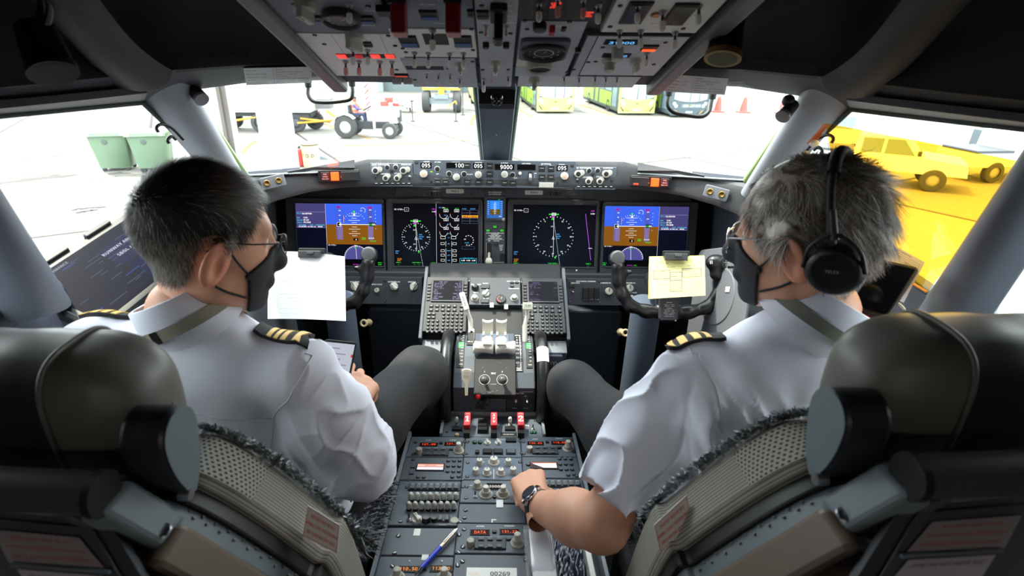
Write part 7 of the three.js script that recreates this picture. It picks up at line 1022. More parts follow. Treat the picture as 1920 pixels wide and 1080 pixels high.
  const R = rng(s + 7), fur = furAlong(PL([[-0.47, 1.197, -0.562], [-0.37, 1.195, -0.562], [-0.325, 1.158, -0.562], [-0.285, 1.095, -0.564], [-0.245, 1.015, -0.566], [-0.22, 0.95, -0.566]]), 4200, 0.007, 0.009, V(0.5, 0.6, -0.2), R, 0xb4bbc2, 0xe4e9ee), fur2 = furAlong(PL(s < 0 ? [[-0.235, 0.90, -0.60], [-0.25, 0.82, -0.62], [-0.255, 0.75, -0.72], [-0.255, 0.72, -0.85]] : [[-0.25, 0.78, -0.64], [-0.265, 0.75, -0.70], [-0.265, 0.73, -0.78], [-0.265, 0.71, -0.85]]), 3200, 0.022, 0.035, V(0.8, 0.4, 0), R, 0x6a6e76, 0xa5abb4);
  put2('fleece_trim', fur, furMat).userData.kind = 'stuff'; put2('fleece_side', fur2, furMat).userData.kind = 'stuff';
}
// red lettered label on the side of each back cover
for (const s of [-1, 1]) {
  const q = s < 0 ? [[577, 948], [637, 985], [632, 1038], [567, 1005]].map(([x, y]) => at(x, y, 0.733)) : [[1226, 985], [1288, 928], [1301, 985], [1238, 1036]].map(([x, y]) => at(x, y, 0.744));
  const g = thing('seat_label', s < 0 ? 'white label with red warning text on the left seat cover' : 'white label with red warning text on the right seat cover', 'label', q[0].clone(), 'red lettered seat labels');
  const rows = [0, 1, 2, 3].map((i) => [0, 1, 2, 3].map((j) => q[0].clone().lerp(q[1], j / 3).lerp(q[3].clone().lerp(q[2], j / 3), i / 3).sub(q[0]))); mesh('label_sheet', sheet(rows, 0.0015), std(0xffffff, 0.6, 0, { map: labelTex }), g);
}
// ---------------------------------------------------------------- the two pilots
const skinMat = phys(0xffffff, 0.5, { vertexColors: true, sheen: 0.15, sheenColor: new THREE.Color(0xffb090), sheenRoughness: 0.6 });
const shirtMat = std(0xe0e2f2, 0.8), trouserMat = std(0x232428, 0.85), maskMat = std(0x25272c, 0.8);
const basis = (z, up) => { const f = z.clone().normalize(), r = f.clone().cross(up).normalize().multiplyScalar(-1), u = f.clone().cross(r); return new THREE.Matrix4().makeBasis(r, u, f); }; // x: person's left, y: up, z: face
function headField(K) { // distance in head coordinates (x to the person's left, y up, z forward)
  const e1 = V(0, 0.034, -0.012), r1 = V(0.077, 0.095, 0.099), e2 = V(0, -0.035, 0.028), r2 = V(0.061, 0.083, 0.066), q = V(0, 0, 0);
  return (p) => {
    let d = smin(ell(p, e1, r1), ell(p, e2, r2), 0.03);
    d = smin(d, cap(p, V(-0.046, -0.07, 0.0), V(0, -0.104, 0.062), 0.02, 0.017), 0.03); d = smin(d, cap(p, V(0.046, -0.07, 0.0), V(0, -0.104, 0.062), 0.02, 0.017), 0.03);
    d = smin(d, cap(p, V(0, 0.015, 0.088), V(0, -0.035, 0.108), 0.009, 0.0145), 0.014); d = smin(d, cap(p, V(-0.034, 0.03, 0.075), V(0.034, 0.03, 0.075), 0.012, 0.012), 0.02);
    d = smax(d, -(Math.hypot(Math.abs(p.x) - 0.032, p.y - 0.006, p.z - 0.098) - 0.016), 0.012); d = smin(d, Math.hypot(Math.abs(p.x) - 0.031, p.y - 0.006, p.z - 0.074) - 0.0125, 0.003);
    d = smin(d, cap(p, V(-0.018, -0.068, 0.088), V(0.018, -0.068, 0.088), 0.008, 0.008), 0.01);
    d = smin(d, cap(p, V(0, -0.05, -0.020), V(0, -0.16, -0.034), 0.050, 0.054), 0.03);
    // ears: a dished leaf
    const ax = Math.abs(p.x) - 0.077, cy = p.y + 0.014, cz = p.z + 0.008 - cy * 0.25;
    q.set(ax - 0.010 + cz * 0.45, cy, cz); let ear = Math.sqrt((q.x / 0.0095) ** 2 + (q.y / 0.037) ** 2 + (q.z / 0.0235) ** 2); ear = (ear - 1) * 0.0095;
    const dish = (Math.sqrt(((ax - 0.022) / 0.011) ** 2 + ((cy + 0.002) / 0.022) ** 2 + ((cz - 0.004) / 0.011) ** 2) - 1) * 0.009;
    d = smin(d, smax(ear, -dish, 0.004), 0.005);
    return d;
  };
}
function handField(def) { // wrist at origin, z to the knuckles, y back of the hand, x to the thumb side; curls in radians
  const bones = [], c = def.curl, sp = def.spread ?? 0.0;
  const base = [[0.030, 0.090], [0.009, 0.095], [-0.012, 0.091], [-0.031, 0.082]], len = [[0.042, 0.026, 0.021], [0.046, 0.029, 0.022], [0.043, 0.027, 0.021], [0.034, 0.021, 0.019]], rad = [0.0098, 0.0100, 0.0096, 0.0086];
  for (let i = 0; i < 4; i++) {
    const k = V(base[i][0], 0.004 - Math.abs(i - 1) * 0.002, base[i][1]);
    bones.push([V(base[i][0] * 0.55, 0, 0.012), k, 0.0165, 0.0115, 0]);
    let p = k, a = 0; const yaw = (1.4 - i) * sp;
    for (let j = 0; j < 3; j++) { a += c[i][j]; const d = V(Math.sin(yaw), -Math.sin(a), Math.cos(a)).normalize(), e = p.clone().addScaledVector(d, len[i][j]); bones.push([p, e, rad[i] * (1 - j * 0.08), rad[i] * (0.93 - j * 0.08), 1]); p = e; }
  }
  const t = def.thumb.map(P); bones.push([V(0.014, -0.006, 0.012), t[0], 0.017, 0.0135, 0], [t[0], t[1], 0.0125, 0.0112, 1], [t[1], t[2], 0.0112, 0.0092, 1]);
  bones.push([V(0, 0, -0.05), V(0, 0, 0.012), 0.024, 0.022, 0]);
  return (p) => { let palm = 1, d = 1; for (const [a, b, ra, rb, f] of bones) { if (!f) palm = smin(palm, cap(p, a, b, ra, rb), 0.016); } d = palm; for (const [a, b, ra, rb, f] of bones) if (f) d = smin(d, cap(p, a, b, ra, rb), 0.0055); return d; };
}
function strands(field, toWorld, mask, n, o, R) { // hair as many fine tapering ribbons rooted on the scalp
  const pos = [], nor = [], col = [], k = new THREE.Color(), e = 0.004, t = V(0, 0, 0);
  const grad = (q) => V(field(t.set(q.x + e, q.y, q.z)) - field(t.set(q.x - e, q.y, q.z)), field(t.set(q.x, q.y + e, q.z)) - field(t.set(q.x, q.y - e, q.z)), field(t.set(q.x, q.y, q.z + e)) - field(t.set(q.x, q.y, q.z - e))).normalize();
  const nm = new THREE.Matrix3().setFromMatrix4(toWorld);
  for (let i = 0, made = 0; made < n && i < n * 4; i++) {
    const z = R() * 2 - 1, a = R() * PI * 2, r = Math.sqrt(1 - z * z); let p = V(r * Math.cos(a) * 0.09, 0.03 + z * 0.12, r * Math.sin(a) * 0.11); p = onto(field, p, 0, 4);
    const m = mask(p); if (m <= R() * 0.999) continue; made++;
    const nn = grad(p), f = o.flow(p, nn, R), tan = f.addScaledVector(nn, -f.dot(nn)).normalize(), l = o.len(p, R), w = nn.clone().cross(tan).normalize().multiplyScalar(o.width * (0.6 + R() * 0.8));
    const pts = [p]; let q = p.clone(), d = tan.clone().multiplyScalar(1 - o.lift).addScaledVector(nn, o.lift + R() * 0.1).normalize();
    for (let s = 0; s < 3; s++) { q = q.clone().addScaledVector(d, l / 3); const fd = field(q); if (fd < 0.003 + s * 0.001) q.addScaledVector(grad(q), 0.003 + s * 0.001 - fd); pts.push(q); d.addScaledVector(tan, 0.35).add(V((R() - 0.5) * o.wave, -0.12 * o.sag, (R() - 0.5) * o.wave)).normalize(); }
    o.color(k, p, R); const N = nn.clone().addScaledVector(tan, 0.25).add(V((R() - 0.5) * 0.5, (R() - 0.5) * 0.5, (R() - 0.5) * 0.5)).normalize().applyMatrix3(nm).normalize(), ring = pts.map((q2, s) => { const ww = w.clone().multiplyScalar(1 - s / 3.2); return [q2.clone().add(ww).applyMatrix4(toWorld), q2.clone().sub(ww).applyMatrix4(toWorld)]; });
    const tri = (...v) => v.forEach((q2) => { pos.push(q2.x, q2.y, q2.z); nor.push(N.x, N.y, N.z); col.push(k.r, k.g, k.b); });
    for (let s = 0; s < 3; s++) { tri(ring[s][0], ring[s][1], ring[s + 1][1]); tri(ring[s][0], ring[s + 1][1], ring[s + 1][0]); }
  }
  const g = new THREE.BufferGeometry(); g.setAttribute('position', new THREE.Float32BufferAttribute(pos, 3)); g.setAttribute('normal', new THREE.Float32BufferAttribute(nor, 3)); g.setAttribute('color', new THREE.Float32BufferAttribute(col, 3)); return g;
}
const hairMat = phys(0xffffff, 0.45, { vertexColors: true, side: THREE.DoubleSide, sheen: 0.3, sheenColor: new THREE.Color(0x8a8078), sheenRoughness: 0.4 });
function flatten(g) { const q = g.index ? g.toNonIndexed() : g; for (const k of Object.keys(q.attributes)) if (!['position', 'normal', 'color'].includes(k)) q.deleteAttribute(k); return q; }
const ridge = (n) => { const a = 1 - Math.abs(n); return a * a; }, crease = (n) => { const a = 1 - Math.min(1, Math.abs(n) * 1.6); return a * a; };
function pilot(D) {
  const g = thing('person', D.label, 'person', V(D.hips[0].x * 0.5 + D.hips[1].x * 0.5, 0, D.hips[0].z)), W = (geo) => local(geo, g), add = (name, geo, m) => mesh(name, W(geo), m, g);
  const HM = basis(D.face, V(0, 1, 0)).scale(V(D.hs, D.hs, D.hs)).setPosition(D.head), HI = HM.clone().invert(), hf = headField(), H = (x, y, z) => V(x, y, z).applyMatrix4(HM), tp = V(0, 0, 0), headW = (p) => hf(tp.copy(p).applyMatrix4(HI)) * D.hs;
  // --- skin: body coarse, head and hands fine, one mesh
  const sk = [], Bn = D.bones, neckTop = H(0, -0.12, -0.04), body = (p) => { let d = cap(p, D.neck, neckTop, 0.058, 0.056 * D.hs); for (const [a, b, ra, rb] of Bn) d = smin(d, cap(p, a, b, ra, rb), 0.022); return d; };
  const lo = V(9, 9, 9), hi = V(-9, -9, -9); for (const [a, b] of Bn) { lo.min(a).min(b); hi.max(a).max(b); } lo.addScalar(-0.16); hi.addScalar(0.16);
  const skin = (c, p) => { const n = noise3(p.x * 22, p.y * 22, p.z * 22) * 0.5 + noise3(p.x * 70, p.y * 70, p.z * 70) * 0.3; c.setRGB(D.tone[0] * (1 + 0.07 * n), D.tone[1] * (1 + 0.10 * n), D.tone[2] * (1 + 0.12 * n)); };
  sk.push(tint(surfNet(body, lo, hi, 0.012), skin));
  const hg = surfNet(hf, V(-0.115, -0.15, -0.135), V(0.115, 0.15, 0.145), 0.0034); tint(hg, (c, p) => { skin(c, p.clone().applyMatrix4(HM)); if (Math.abs(p.x) > 0.078 && p.z < 0.02) { c.r *= 1.06; c.g *= 0.84; c.b *= 0.82; } if (Math.hypot(Math.abs(p.x) - 0.031, p.y - 0.006) < 0.008 && p.z > 0.078) c.set(0x2a211c); else if (Math.hypot(Math.abs(p.x) - 0.031, p.y - 0.006) < 0.012 && p.z > 0.078) c.set(0xd8d0c8); }); hg.applyMatrix4(HM); sk.push(hg);
  for (const h of D.hands) { const m = new THREE.Matrix4().makeBasis(h.side.clone(), h.back.clone(), h.dir.clone()).setPosition(h.at), q = surfNet(handField(h), V(-0.075, -0.12, -0.06), V(0.09, 0.05, 0.20), 0.0032).applyMatrix4(m); if (m.determinant() < 0) { const a = q.index.array; for (let i = 0; i < a.length; i += 3) { const t = a[i]; a[i] = a[i + 1]; a[i + 1] = t; } } sk.push(tint(q, skin)); }
  const skg = mergeGeometries(sk.map(flatten)); mesh('body', W(skg), skinMat, g);
  // --- shirt
  const shirt = (p) => {
    let d = 1; for (const [a, b, ra, rb, k] of D.shirt) d = smin(d, cap(p, a, b, ra, rb), k ?? 0.06);
    for (const [o, n] of D.cuts) d = Math.max(d, (p.x - o.x) * n.x + (p.y - o.y) * n.y + (p.z - o.z) * n.z);
    for (const [a, b, r, n] of D.cuffs) { const t = (p.x - a.x) * n.x + (p.y - a.y) * n.y + (p.z - a.z) * n.z; if (t > -0.02 && Math.hypot(p.x - b.x, p.y - b.y, p.z - b.z) < r) d = Math.max(d, t); }
    if (d < 0.03 && d > -0.03) d -= D.folds(p);
    return d;
  };
  const sl = V(9, 9, 9), sh = V(-9, -9, -9); for (const [a, b] of D.shirt) { sl.min(a).min(b); sh.max(a).max(b); } sl.addScalar(-0.15); sh.addScalar(0.15);
  const sg = surfNet(shirt, sl, sh, 0.0052, 1.6); add('shirt', sg, shirtMat);
  for (const s of D.seams) add('seam', seamOn(shirt, s, 0.0013, 0.0003), std(0xd2d3e0, 0.8));
  // collar: a band leaning in round the neck
  const up = neckTop.clone().sub(D.neck).normalize(), rt = up.clone().cross(D.chest).normalize(), fw = rt.clone().cross(up), ring = (r, h, tilt, back = 0) => { const out = []; for (let i = 0; i <= 40; i++) { const a = i / 40 * PI * 2; out.push(D.neck.clone().addScaledVector(rt, Math.sin(a) * r).addScaledVector(fw, Math.cos(a) * r * 1.02 + back).addScaledVector(up, h + tilt * Math.cos(a))); } return out; };
  add('collar', sheet([ring(0.056, 0.068, -0.024), ring(0.059, 0.070, -0.024), ring(0.066, 0.053, -0.023), ring(0.077, 0.026, -0.020), ring(0.082, -0.010, -0.014)].reverse(), 0.003), shirtMat);
  add('lanyard', sheet([ring(0.077, 0.036, -0.026), ring(0.084, 0.015, -0.028)].reverse(), 0.0015), D.lanyard);
  for (const [i, c] of (D.lanyardMarks ?? []).entries()) { const A = ring(0.0785, 0.037, -0.026), Bq = ring(0.0857, 0.014, -0.028), [i0, i1, m] = c; add('lanyard_print', sheet([Bq.slice(i0, i1), A.slice(i0, i1)], 0.0012), m); }
  // shoulder boards
  for (const e of D.boards) {
    const prof = (u) => 1 - 0.12 * smooth(0.3, 0.5, -u); const pu2 = e.flip ? e.u.clone().negate() : e.u, b = patch(shirt, e.c, pu2, e.v, 0.100, 0.046, 0.008, 0.007, 14, 6, prof); const o = mesh('shoulder_board', W(b), std(0x15151a, 0.8), g);
    for (let i = 0; i < 4; i++) mesh('gold_stripe', W(patch(shirt, e.c.clone().addScaledVector(e.u, 0.040 - i * 0.0185), pu2, e.v, 0.0105, 0.0445, 0.0094, 0.0018, 3, 6)), M.goldBraid, o);
  }
  // trousers and shoes
  const tr = (p) => { let d = 1; for (const [a, b, ra, rb] of D.legs) d = smin(d, cap(p, a, b, ra, rb), 0.045); if (d < 0.02 && d > -0.02) d -= 0.003 * ridge(noise3(p.x * 9, p.y * 5, p.z * 3.5 + D.seed)); return d; }, tl = V(9, 9, 9), th = V(-9, -9, -9); for (const [a, b] of D.legs) { tl.min(a).min(b); th.max(a).max(b); } add('trousers', surfNet(tr, tl.addScalar(-0.12), th.addScalar(0.12), 0.0085), trouserMat);
  for (const a of D.feet) add('shoe', surfNet((p) => smin(cap(p, a.clone().add(V(0, -0.035, 0.03)), a.clone().add(V(0, -0.05, -0.15)), 0.045, 0.035), 1, 0.01), a.clone().add(V(-0.1, -0.12, -0.25)), a.clone().add(V(0.1, 0.08, 0.15)), 0.01), M.black);
  // mask, straps
  const mf = (p) => { const top = -0.002 - 0.62 * Math.max(0, 0.105 - p.z) - 0.0 * Math.abs(p.x), side2 = 0.042 - 0.1 * p.y * (p.y < -0.05 ? 1 : 0); return smax(smax(smax(hf(p) - 0.0065, -(hf(p) + 0.004), 0.001), p.y - top, 0.003), smax(side2 - p.z, -0.122 - p.y, 0.004), 0.004); };
  add('face_mask', surfNet(mf, V(-0.10, -0.14, 0.0), V(0.10, 0.03, 0.15), 0.0032).applyMatrix4(HM), maskMat);
  const sx = D.seen; // which ear faces the camera: +1 his left, -1 his right
  const strap = (l) => tube(l.map(([x, y, z]) => onto(hf, V(x, y, z), 0.0025).applyMatrix4(HM)), 0.0021 * D.hs, 30, 6);
  for (const s of [sx, -sx]) { add('mask_strap', strap([[s * 0.06, -0.04, 0.046], [s * 0.072, -0.010, 0.022], [s * 0.079, 0.022, 0.004], [s * 0.08, 0.024, -0.010]]), maskMat); add('mask_strap', strap([[s * 0.055, -0.085, 0.046], [s * 0.068, -0.066, 0.012], [s * 0.074, -0.056, -0.006]]), maskMat); }
  // hair: close cap in the mean colour, then strands
  const hm = (p) => D.hairline(p), capF = (p) => smax(hf(p) - D.hairBase, -(hf(p) + 0.006), 0.002), hc = (p) => smax(capF(p), (D.edge(p)), 0.008);
  const hcG = surfNet(hc, V(-0.115, -0.14, -0.14), V(0.115, 0.16, 0.13), 0.0042), kc = new THREE.Color(), RR = rng(D.seed + 3); tint(hcG, (c, p) => { D.hair.color(c, p, () => 0.35); }); hcG.applyMatrix4(HM);
  const st = strands(hf, HM, hm, D.hair.n, D.hair, rng(D.seed)); const hairMesh = mesh('hair', W(mergeGeometries([flatten(hcG), st])), hairMat, g);
  return { g, shirt, HM, H, hf, headW };
}
M.goldBraid = std(0xd9b25a, 0.5, 0.25);
const norm = (v) => v.clone().normalize(), mixV = (a, b, t) => a.clone().lerp(b, t);
// hair outlines in head coordinates: below zero is inside
function edgeOf(front, side, z1 = 0.095) { return (p) => { const z = p.z, h = z > 0.035 ? lerp(side, front, smooth(0.035, z1, z)) : z > -0.02 ? lerp(-0.005, side, smooth(-0.02, 0.035, z)) : lerp(-0.060, -0.005, smooth(-0.055, -0.02, z)); const ear = Math.abs(p.x) > 0.06 ? 0.034 - Math.hypot((p.y + 0.016) * 0.9, (p.z + 0.008) * 1.25) : -1; return Math.max(h - p.y, ear * 0.8); }; }
{ // ------------------------------------------------ left pilot: turned to his right, looking down at the paper
  const N = at(372, 606, 0.965), SR = at(566, 702, 0.97), SL = at(176, 660, 0.97), ER = at(672, 862, 1.06), WR = at(655, 772, 1.17), EL = V(-0.75, 0.95, -0.97), WL = V(-0.66, 0.86, -1.15);
  const hipR = V(-0.43, 0.77, -0.84), hipL = V(-0.61, 0.77, -0.84), knR = V(-0.208, 0.815, -1.27), knL = V(-0.66, 0.83, -1.30), anR = V(-0.27, 0.13, -1.55), anL = V(-0.60, 0.13, -1.6), chest = V(-0.525, 1.03, -0.90), waist = V(-0.52, 0.83, -0.86);
  const cL = mixV(SL, SR, 0.3), cR = mixV(SL, SR, 0.7), e = edgeOf(0.105, 0.02, 0.078), down = V(0, -0.12, 0.01), ca = norm(ER.clone().sub(SR));
  const p1 = pilot({ label: 'left pilot with short dark hair, glasses and black mask, looking down', seed: 21, hs: 1.04, head: at(393, 452, 0.93), face: V(0.80, -0.20, -0.60), seen: -1, tone: [0.62, 0.32, 0.215], neck: N, chest: V(0.12, 0.1, -1), hips: [hipL, hipR],
    bones: [[mixV(SL, SR, 0.12), mixV(SL, SR, 0.88), 0.036, 0.036], [chest, waist, 0.10, 0.11], [SR, ER, 0.042, 0.038], [ER, WR, 0.040, 0.027], [SL, EL, 0.042, 0.038], [EL, WL, 0.038, 0.026], [hipR, knR, 0.07, 0.05], [knR, anR, 0.045, 0.035], [hipL, knL, 0.07, 0.05], [knL, anL, 0.045, 0.035], [N, chest, 0.04, 0.08], [waist, mixV(hipL, hipR, 0.5), 0.11, 0.11]],
    hands: [{ at: WR, dir: norm(V(0.10, 0.25, -0.95)), back: norm(V(0.32, 0.85, 0.33)), side: V(0, 0, 0), curl: [[0.35, 0.75, 0.4], [0.7, 0.9, 0.5], [0.9, 0.95, 0.5], [1.0, 1.0, 0.5]], spread: 0.10, thumb: [[0.045, -0.016, 0.045], [0.052, -0.022, 0.078], [0.040, -0.030, 0.102]] }, { at: WL, dir: norm(V(0.3, -0.1, -0.9)), back: norm(V(-0.1, 1, 0.1)), side: V(0, 0, 0), curl: [[0.5, 0.6, 0.4], [0.6, 0.6, 0.4], [0.6, 0.6, 0.4], [0.7, 0.6, 0.4]], spread: 0.08, thumb: [[0.045, -0.015, 0.045], [0.055, -0.02, 0.075], [0.05, -0.03, 0.1]] }].map((h, i) => { h.back.addScaledVector(h.dir, -h.back.dot(h.dir)).normalize(); h.side = (i ? h.dir.clone().cross(h.back) : h.back.clone().cross(h.dir)).normalize().multiplyScalar(i ? 1 : 1); return h; }),
    shirt: [[mixV(SL, SR, 0.06), mixV(SL, SR, 0.94), 0.056, 0.056, 0.05], [mixV(SL, SR, 0.34).add(V(0, 0.012, 0.0)), mixV(SL, SR, 0.66).add(V(0, 0.012, 0)), 0.060, 0.060, 0.06], [mixV(cL, chest, 0.35).add(V(0, -0.03, 0)), V(-0.60, 0.80, -0.86), 0.10, 0.125], [mixV(cR, chest, 0.35).add(V(0, -0.03, 0)), V(-0.43, 0.80, -0.86), 0.10, 0.125], [N.clone().add(V(0, -0.03, 0)), chest, 0.068, 0.12], [SR.clone(), mixV(SR, ER, 0.45), 0.060, 0.066, 0.045], [mixV(SR, ER, 0.45), mixV(SR, ER, 1.02), 0.066, 0.068, 0.045], [mixV(SR, ER, 1.0), mixV(ER, WR, 0.22), 0.058, 0.056, 0.04], [SL.clone(), mixV(SL, EL, 0.9), 0.060, 0.070, 0.045]],
    cuts: [], cuffs: [[mixV(ER, WR, 0.30), mixV(ER, WR, 0.34), 0.16, norm(WR.clone().sub(ER))], [mixV(SL, EL, 0.85), mixV(SL, EL, 0.9), 0.14, norm(EL.clone().sub(SL))]],
    folds: (p) => { const back = smooth(0.02, -0.05, p.y - (SR.y - 0.10)), arm = smooth(-0.38, -0.30, p.x); return 0.011 * back * (1 - arm) * crease(noise3(p.x * 10, p.y * 2.5, p.z * 3)) + arm * (0.008 * crease(noise3(p.x * 8 + p.y * 4, p.y * 6 - p.x * 3, p.z * 5)) + 0.003 * crease(noise3(p.x * 14 - p.y * 6, p.y * 9, p.z * 9 + 4))) + 0.0025 * noise3(p.x * 9, p.y * 9, p.z * 9); },
    seams: [[at(575, 680, 0.95), at(545, 730, 0.95), at(515, 790, 0.97), at(500, 840, 1.0)], [at(250, 690, 0.93), at(350, 730, 0.95), at(450, 760, 0.96), at(520, 785, 0.96)]],
    boards: [{ c: at(527, 640, 0.965), u: norm(SR.clone().sub(N)), v: V(0, 0, -1) }, { c: at(212, 572, 0.97), u: norm(SL.clone().sub(N)), v: V(0, 0, -1), flip: 1 }],
    lanyard: std(0x8d897c, 0.7), lanyardMarks: [[15, 18, M.black], [18, 20, M.white], [20, 22, M.black]],
    legs: [[hipR, mixV(hipR, knR, 0.5), 0.098, 0.088], [mixV(hipR, knR, 0.5), knR, 0.088, 0.068], [knR, mixV(knR, anR, 0.4), 0.068, 0.070], [mixV(knR, anR, 0.4), anR, 0.07, 0.055], [hipL, knL, 0.098, 0.07], [knL, anL, 0.07, 0.055], [hipL, hipR, 0.11, 0.11]], feet: [anR, anL],
    hairline: (p) => (e(p) < 0 ? 1 : e(p) < 0.006 ? 0.3 : 0), edge: (p) => e(p) + 0.003, hairBase: 0.0015,
    hair: { n: 20000, width: 0.0006, lift: 0.4, wave: 0.25, sag: 0.5, len: (p, R) => (0.009 + 0.013 * smooth(-0.03, 0.09, p.y)) * (0.7 + R() * 0.6), flow: (p) => V(p.x * 3, -0.7 * smooth(0.11, 0.02, p.y), 0.25 + 1.0 * smooth(0.04, 0.12, p.y)), color: (c, p, R) => { const g = smooth(0.065, -0.05, p.y) * 0.95 + 0.05, r = R(); c.set(r < g * 0.85 ? (r < g * 0.4 ? 0xa39d97 : 0x7a726b) : r < 0.93 ? 0x2a211c : 0x4a3d35); } } });
  const gl = thing('eyeglasses', 'thin framed eyeglasses on the left pilot', 'glasses', p1.H(0, 0.01, 0.1)), Gm = (l, r, n = 24) => local(tube(l.map(([x, y, z]) => p1.H(x, y, z)), r, n, 6), gl);
  for (const s of [-1, 1]) { mesh('temple', Gm([[s * 0.066, 0.014, 0.092], [s * 0.078, 0.016, 0.05], [s * 0.081, 0.018, 0.005], [s * 0.082, 0.006, -0.02]], 0.0014), M.dark, gl); const rim = []; for (let i = 0; i < 16; i++) { const a = i / 16 * PI * 2; rim.push([s * (0.036 + Math.cos(a) * 0.027), 0.004 + Math.sin(a) * 0.017, 0.112 - Math.abs(Math.cos(a) * 0.027 + 0.0) * 0.2 * (Math.cos(a) > 0 ? 1 : 0)]); } mesh('rim', local(tube(rim.map(([x, y, z]) => p1.H(x, y, z)), 0.0012, 48, 6, true), gl), M.dark, gl); mesh('lens', local(geoFrom([s * 0.036, 0.004, 0.112].concat(...rim.map((q) => q)).flatMap((v) => v), rim.flatMap((_, i) => [0, i + 1, (i + 1) % 16 + 1])).applyMatrix4(p1.HM), gl), phys(0xffffff, 0.02, { transmission: 1, thickness: 0 }), gl); }
  mesh('bridge', Gm([[-0.010, 0.008, 0.113], [0, 0.011, 0.116], [0.010, 0.008, 0.113]], 0.0014), M.dark, gl);
  const ph = thing('phone', 'phone with pale screen in the left pilot\'s hand', 'phone', at(630, 688, 1.23)); ph.quaternion.setFromRotationMatrix(new THREE.Matrix4().lookAt(V(0, 0, 0), V(-0.1, -0.75, -0.6), V(0.12, 1, 0))); mesh('case', rslab(0.075, 0.125, 0.009, 0.008, 0.002), M.black, ph); mesh('screen', new THREE.PlaneGeometry(0.068, 0.11), std(0x111111, 0.2, 0, { emissive: 0xffffff, emissiveIntensity: 0.25, emissiveMap: canvas(136, 220, (k) => { k.fillStyle = '#c9ccda'; k.fillRect(0, 0, 136, 220); k.fillStyle = '#8c90a8'; for (let i = 0; i < 7; i++) k.fillRect(12, 24 + i * 26, 60 + (i * 31) % 50, 5); k.fillStyle = '#d04040'; k.fillRect(128, 50, 8, 14); }) }), ph).position.z = 0.0092;
}
